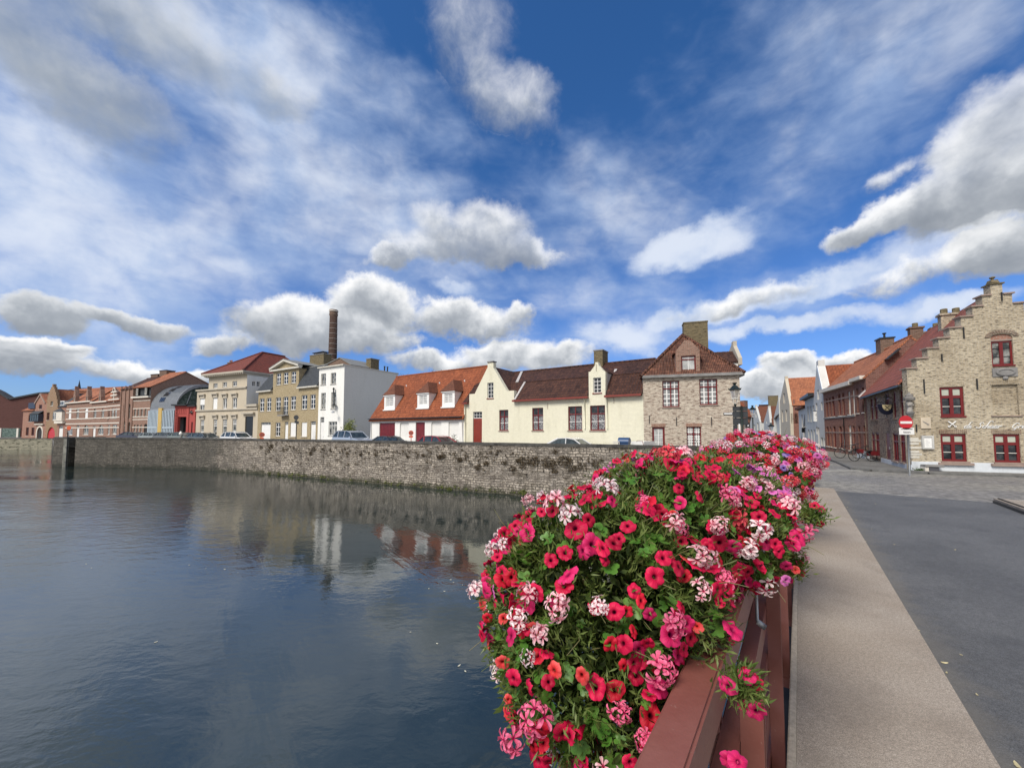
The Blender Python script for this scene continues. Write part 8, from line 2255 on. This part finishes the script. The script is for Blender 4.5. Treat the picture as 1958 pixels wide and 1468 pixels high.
def plant(name, label, mass, box_t, npet, nger, nleaf, ngl, petw, gerw, psize=.032, gsize=.052, indiv=100, group='flower planters on the bridge railing', view=Vector((0, 0, CAMZ)), pots=True, seed=1, colfn=None):
    random.seed(seed)
    c0 = br((box_t[0]+box_t[1])/2, -.45, HR-.25); t = thing(name, label, 'flower planter', tuple(c0), group=group)
    mb = MB(); d0, d1 = -.56, -.335
    mb.hull8([br(tt, d, z) for z in (HR-.30, HR-.06) for (tt, d) in ((box_t[0], d0+.04*(z < HR-.2)), (box_t[0], d1), (box_t[1], d1), (box_t[1], d0+.04*(z < HR-.2)))]); mb.build('planter_box', pDkGreen, t, bevel=.008)
    # leaves
    def cloud(n, s0, s1, L0, L1, w0, w1, m, nm, spread, tuft=5, bend=.12):
        cs = []; ns = []
        k = 0
        while k < n:
            r = mass.sample(s0, s1)
            if r is None: break
            p, nn = r; dd = (nn+Vector((0, 0, .55))).normalized()
            for _ in range(tuft):
                cs.append(p+Vector((random.gauss(0, 1), random.gauss(0, 1), random.gauss(0, 1)))*L1*.35); ns.append(dd); k += 1
        cs = np.array(cs); ns = np.array(ns); q = len(cs)
        v = leafquads(cs, ns, rng.uniform(L0, L1, q), rng.uniform(w0, w1, q), rng, spread, bend)
        quadmesh(nm, v, m, t)
    cloud(int(nleaf*.75), .82, 1.03, .022, .045, .004, .009, mLeafT, 'feathery_foliage', .75, 9)
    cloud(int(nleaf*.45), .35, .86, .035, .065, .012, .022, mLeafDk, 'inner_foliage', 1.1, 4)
    # lobed geranium leaves
    vs = []; Vg = []; Fg = []
    for _ in range(ngl):
        r = mass.sample(.84, 1.0)
        if r is None: break
        p, nn = r; d = (nn*.8+Vector((random.gauss(0, .5), random.gauss(0, .5), .7+random.gauss(0, .3)))).normalized()
        Mr = d.to_track_quat('Z', 'Y').to_matrix() @ Matrix.Rotation(random.uniform(0, 6.28), 3, 'Z'); s = random.uniform(.016, .034)
        b = len(Vg); Vg.append(tuple(p)); N = 20
        for k in range(N):
            a = 2*math.pi*k/N; lob = 1-.30*(1-abs(math.cos(2.5*a))**.7); cup = .16*math.cos(5*a)*.6
            Vg.append(tuple(p+Mr @ Vector((math.cos(a)*s*lob, math.sin(a)*s*lob, s*(.22*abs(math.sin(a))+cup*.5)))))
        for k in range(N-2): Fg.append((b, b+1+k, b+2+k))
    me = bpy.data.meshes.new('geranium_leaves'); me.from_pydata(Vg, [], Fg); me.materials.append(mLeafG); me.polygons.foreach_set('use_smooth', [True]*len(Fg))
    inv = MW[t].inverted(); me.transform(inv); o = bpy.data.objects.new('geranium_leaves', me); COL.objects.link(o); o.parent = t; KIDS.setdefault(t, []).append(o)
    # stems
    mb = MB()
    for _ in range(int(ngl*.35)):
        r = mass.sample(.8, .95)
        if r is None: break
        p, nn = r; e_ = p+nn*random.uniform(.04, .12)+Vector((random.gauss(0, .03), random.gauss(0, .03), random.uniform(-.02, .06)))
        m_ = (p+e_)/2+Vector((random.gauss(0, .012), random.gauss(0, .012), .012)); mb.tube([p-nn*.05, m_, e_], [.0018, .0015, .001], 4, False)
    mb.build('stems', mStem, t)['kind'] = 'stuff'
    # blooms
    def blooms(n, meshes, weights, size, nm, s0, s1, lift):
        pts = []
        tries = 0; cell = {}
        while len(pts) < n and tries < n*20:
            tries += 1; r = mass.sample(s0, s1)
            if r is None: break
            p, nn = r
            if mnoise.noise(p*7.0+Vector((seed, 0, 0)))+.35*mnoise.noise(p*17) < (-.22 if nm == 'petunia_bloom' else -.2): continue
            md = size*(.84 if nm == 'petunia_bloom' else 1.25)
            key = (int(p.x/.06), int(p.y/.06), int(p.z/.06)); bad = False
            for i in (-1, 0, 1):
                for j in (-1, 0, 1):
                    for k in (-1, 0, 1):
                        for q in cell.get((key[0]+i, key[1]+j, key[2]+k), ()):
                            if (q-p).length < md: bad = True
            if bad: continue
            cell.setdefault(key, []).append(p); pts.append((p, nn))
        # nearest to and facing the bridge walker first
        def score(q):
            vd = (view-q[0]); f = q[1].dot(vd.normalized()); return (f > -.1, f/vd.length)
        pts.sort(key=score, reverse=True)
        ks = list(meshes); stuffV = []; 
        sv = {k: ([], [], []) for k in ks}
        for i, (p, nn) in enumerate(pts):
            w = weights if colfn is None else colfn(p, nm, weights)
            k = random.choices(ks, [w.get(x, 0)+1e-6 for x in ks])[0]
            d = (nn*1.0+Vector((random.gauss(0, .5), random.gauss(0, .5), lift+random.gauss(0, .38)))+(view-p).normalized()*.25).normalized()
            s = size*random.choice([random.uniform(.62, .9), random.uniform(.85, 1.22)])*(.72 if k == 'coral' else 1)
            Mx = Matrix.Translation(p+nn*.012) @ d.to_track_quat('Z', 'Y').to_matrix().to_4x4() @ Matrix.Rotation(random.uniform(0, 6.28), 4, 'Z') @ Matrix.Diagonal((s, s*random.uniform(.74, 1.0), s, 1))
            me = random.choices(meshes[k], [3, 3, 2, 3, .7])[0] if len(meshes[k]) == 5 else random.choice(meshes[k])
            if i < indiv:
                o = bpy.data.objects.new(nm, me); COL.objects.link(o); o.parent = t; o.matrix_local = MW[t].inverted() @ Mx; KIDS.setdefault(t, []).append(o)
            else: sv[k][0].append((me, MW[t].inverted() @ Mx))
        allm = [(k, x) for k in ks for x in sv[k][0]]
        if allm:
            bm = bmesh.new(); mats = [meshes[k][0].materials[0] for k in ks]
            for k, (me, Mx) in allm:
                n0 = len(bm.verts); f0 = len(bm.faces); bm.from_mesh(me); bm.verts.ensure_lookup_table(); bm.faces.ensure_lookup_table()
                bmesh.ops.transform(bm, matrix=Mx, verts=bm.verts[n0:])
                ki = ks.index(k)
                for f in bm.faces[f0:]: f.material_index = ki if f.material_index == 0 else len(ks)
            me = bpy.data.meshes.new('more_blooms'); bm.to_mesh(me); bm.free()
            for m_ in mats+[mStem]: me.materials.append(m_)
            o = bpy.data.objects.new('more_'+nm+'s', me); COL.objects.link(o); o.parent = t; o['kind'] = 'stuff'; KIDS.setdefault(t, []).append(o)
    blooms(npet, PM, petw, psize, 'petunia_bloom', .97, 1.07, .15)
    blooms(nger, GM, gerw, gsize, 'geranium_bloom', 1.0, 1.12, .35)
    return t
pw1 = dict(crimson=6, magenta=3.2, red=1.8, coral=.6, violet=.12, deep=2.2); gw1 = dict(pale=2.2, pink=1.4, coralg=1.2, white=1.2)
def col1(p, nm, w):
    w = dict(w); x = 979+FPX*p.x/p.y; y = 822+FPX*(CAMZ-p.z)/p.y
    if nm == 'geranium_bloom':
        if x < 1180: w.update(pale=6, white=5, pink=.5, coralg=.2)
        if y > 1150 and x > 1130: w.update(pink=5, coralg=3, pale=.4, white=.2)
        if y > 1280: w.update(pink=4, pale=1.0)
    else:
        if y > 1130 and x < 1300: w.update(coral=3.0, red=2.5)
        if 1380 < x < 1530 and 895 < y < 960: w.update(violet=16, magenta=2)
        elif y < 900 and x < 1300: w.update(violet=3, magenta=3)
    return w
M1 = Mass([(1140, 1120, 1.55, .38, .34, .36), (1105, 1230, 1.48, .30, .30, .36), (1180, 1330, 1.40, .22, .24, .27), (1250, 1010, 1.80, .34, .34, .32), (1330, 960, 2.05, .28, .34, .24),
           (1385, 1010, 1.95, .27, .34, .25), (1040, 1150, 1.62, .24, .3, .34), (1290, 1160, 1.50, .16, .24, .28), (1375, 945, 2.25, .28, .40, .20)])
M1.wrap = (1.9, 3.4, .24)
plant('flower_planter', 'nearest overflowing planter of crimson petunias and pale pink geraniums above the canal', M1, (1.45, 2.9), 840, 120, 38000, 850, pw1, gw1, psize=.0315, gsize=.052, seed=3, colfn=col1)
M2 = Mass([(1438, 905, 3.8, .42, .52, .30), (1395, 905, 3.55, .30, .40, .26), (1474, 882, 4.1, .33, .48, .26), (1498, 925, 3.9, .15, .3, .20), (1445, 865, 4.1, .34, .4, .2)])
M2.wrap = (3.4, 5.9, .40)
pw2 = dict(crimson=3, magenta=2.5, red=3.2, coral=1.2, violet=2.0, deep=1.2, lilac=.8); gw2 = dict(pale=3, pink=2, coralg=2, white=2.2)
plant('flower_planter', 'second planter of mixed red, violet and pale pink flowers further along the bridge railing', M2, (3.9, 5.3), 700, 200, 14000, 300, pw2, gw2, psize=.031, gsize=.050, seed=5)
M3 = Mass([(1485, 868, 6.2, .46, .6, .28), (1520, 875, 6.4, .28, .5, .28)])
M3.wrap = (5.6, 8.9, .45)
plant('flower_planter', 'farthest planter of small pink and red flowers where the bridge meets the street', M3, (6.6, 8.0), 230, 100, 6000, 100, pw2, gw2, psize=.032, gsize=.052, seed=8)
# sprays poking through the rails
def sprig(label, x, y, Y, r, npet, seed):
    random.seed(seed)
    p = at(x, y, Y); t = thing('petunia_sprig', label, 'flowers', tuple(p))
    n = int(2600*r*10*r*10)
    cs = np.array([p+Vector((random.gauss(0, 1), random.gauss(0, 1), random.gauss(0, 1)))*r*.45 for _ in range(n)]); 
    v = leafquads(cs, np.tile([[.2, -.4, .6]], (n, 1)), rng.uniform(.02, .04, n), rng.uniform(.004, .008, n), rng, .8, .1)
    if n > 60: quadmesh('foliage', v, mLeafT, t)
    for k in range(npet):
        a = k*2.4+seed; q = p+Vector((math.cos(a)*r*.75, -.02, math.sin(a)*r*.95))+Vector((random.gauss(0, .008), random.gauss(0, .01), 0))
        d = (Vector((0, 0, CAMZ))-q).normalized()+Vector((math.cos(a)*.5, 0, math.sin(a)*.5))
        s = .020*random.uniform(.85, 1.15); Mx = Matrix.Translation(q) @ d.to_track_quat('Z', 'Y').to_matrix().to_4x4() @ Matrix.Diagonal((s, s*.85, s, 1))
        o = bpy.data.objects.new('petunia_bloom', random.choice(PM[random.choice(['crimson', 'magenta'])])); COL.objects.link(o); o.parent = t; o.matrix_local = MW[t].inverted() @ Mx; KIDS.setdefault(t, []).append(o)
sprig('petunia sprig with several crimson blooms poking between the nearest rails', 1418, 1310, .98, .045, 6, 2)
sprig('pair of crimson petunias low between the rails at the bottom edge', 1402, 1440, .86, .014, 2, 4)
sprig('small petunia sprig hanging on the walkway side below the nearest planter', 1512, 1085, 1.75, .05, 4, 6)
sprig('petunia sprig trailing from the right end of the nearest planter over the walkway', 1550, 985, 1.85, .055, 4, 7)

# fallen petals and leaves
mDry = plain('dry_leaf', (.50, .44, .26), .8, var=.3)
def litter(label, x, y, z, s, m, group, name='fallen_leaf', cat='leaf'):
    d = ray(x, y); k = (z-CAMZ)/d.z; p = d*k; a = random.uniform(0, 6.28)
    mb = MB(); n = 8; pts = []
    for i in range(n):
        w = 2*math.pi*i/n; u_, v_ = math.cos(w)*s, math.sin(w)*s*.38*(1+.3*math.cos(w)); pts.append((p.x+u_*math.cos(a)-v_*math.sin(a), p.y+u_*math.sin(a)+v_*math.cos(a), z+.004+.10*s*math.cos(2*w)))
    mb.v += pts+[(q[0], q[1], q[2]+.002) for q in pts]; mb.f += [tuple(range(n-1, -1, -1)), tuple(range(n, 2*n))]; mb.mi += [0, 0]
    tag(mb.build(name, m), label, cat, group)
random.seed(12)
litter('largest pale dry leaf on the asphalt right of the walkway', 1806, 1267, ZA, .028, mDry, 'fallen leaves on the road')
litter('pale curled leaf at the bottom right corner of the road', 1945, 1463, ZA, .032, mDry, 'fallen leaves on the road')
for (x, y) in [(1739, 1193), (1757, 1205), (1838, 1252), (1810, 1286), (1868, 1328), (1629, 993), (1637, 994), (1643, 1017), (1667, 1011), (1674, 963), (1664, 1062), (1710, 1041), (1620, 970), (1616, 978), (1770, 958), (1655, 1035), (1651, 1032), (1826, 1051), (1622, 961)]:
    litter('tiny pale leaf lying on the asphalt', x, y, ZA, random.uniform(.010, .018)*(1 if y > 1100 else 1.6), mDry, 'tiny leaves on the road')
mFl = plain('floating_petal', (.62, .60, .48), .7)
for (x, y) in [(836, 1230), (850, 1130), (867, 1113), (862, 1108), (878, 1272), (890, 1283), (298, 1227), (393, 1087), (362, 1080), (430, 1088), (455, 1095), (165, 1078), (175, 1086), (820, 1125), (785, 1208), (884, 1118)]:
    litter('tiny pale petal floating on the canal', x, y, .003, random.uniform(.02, .04), mFl, 'petals floating on the canal', 'floating_petal', 'petal')
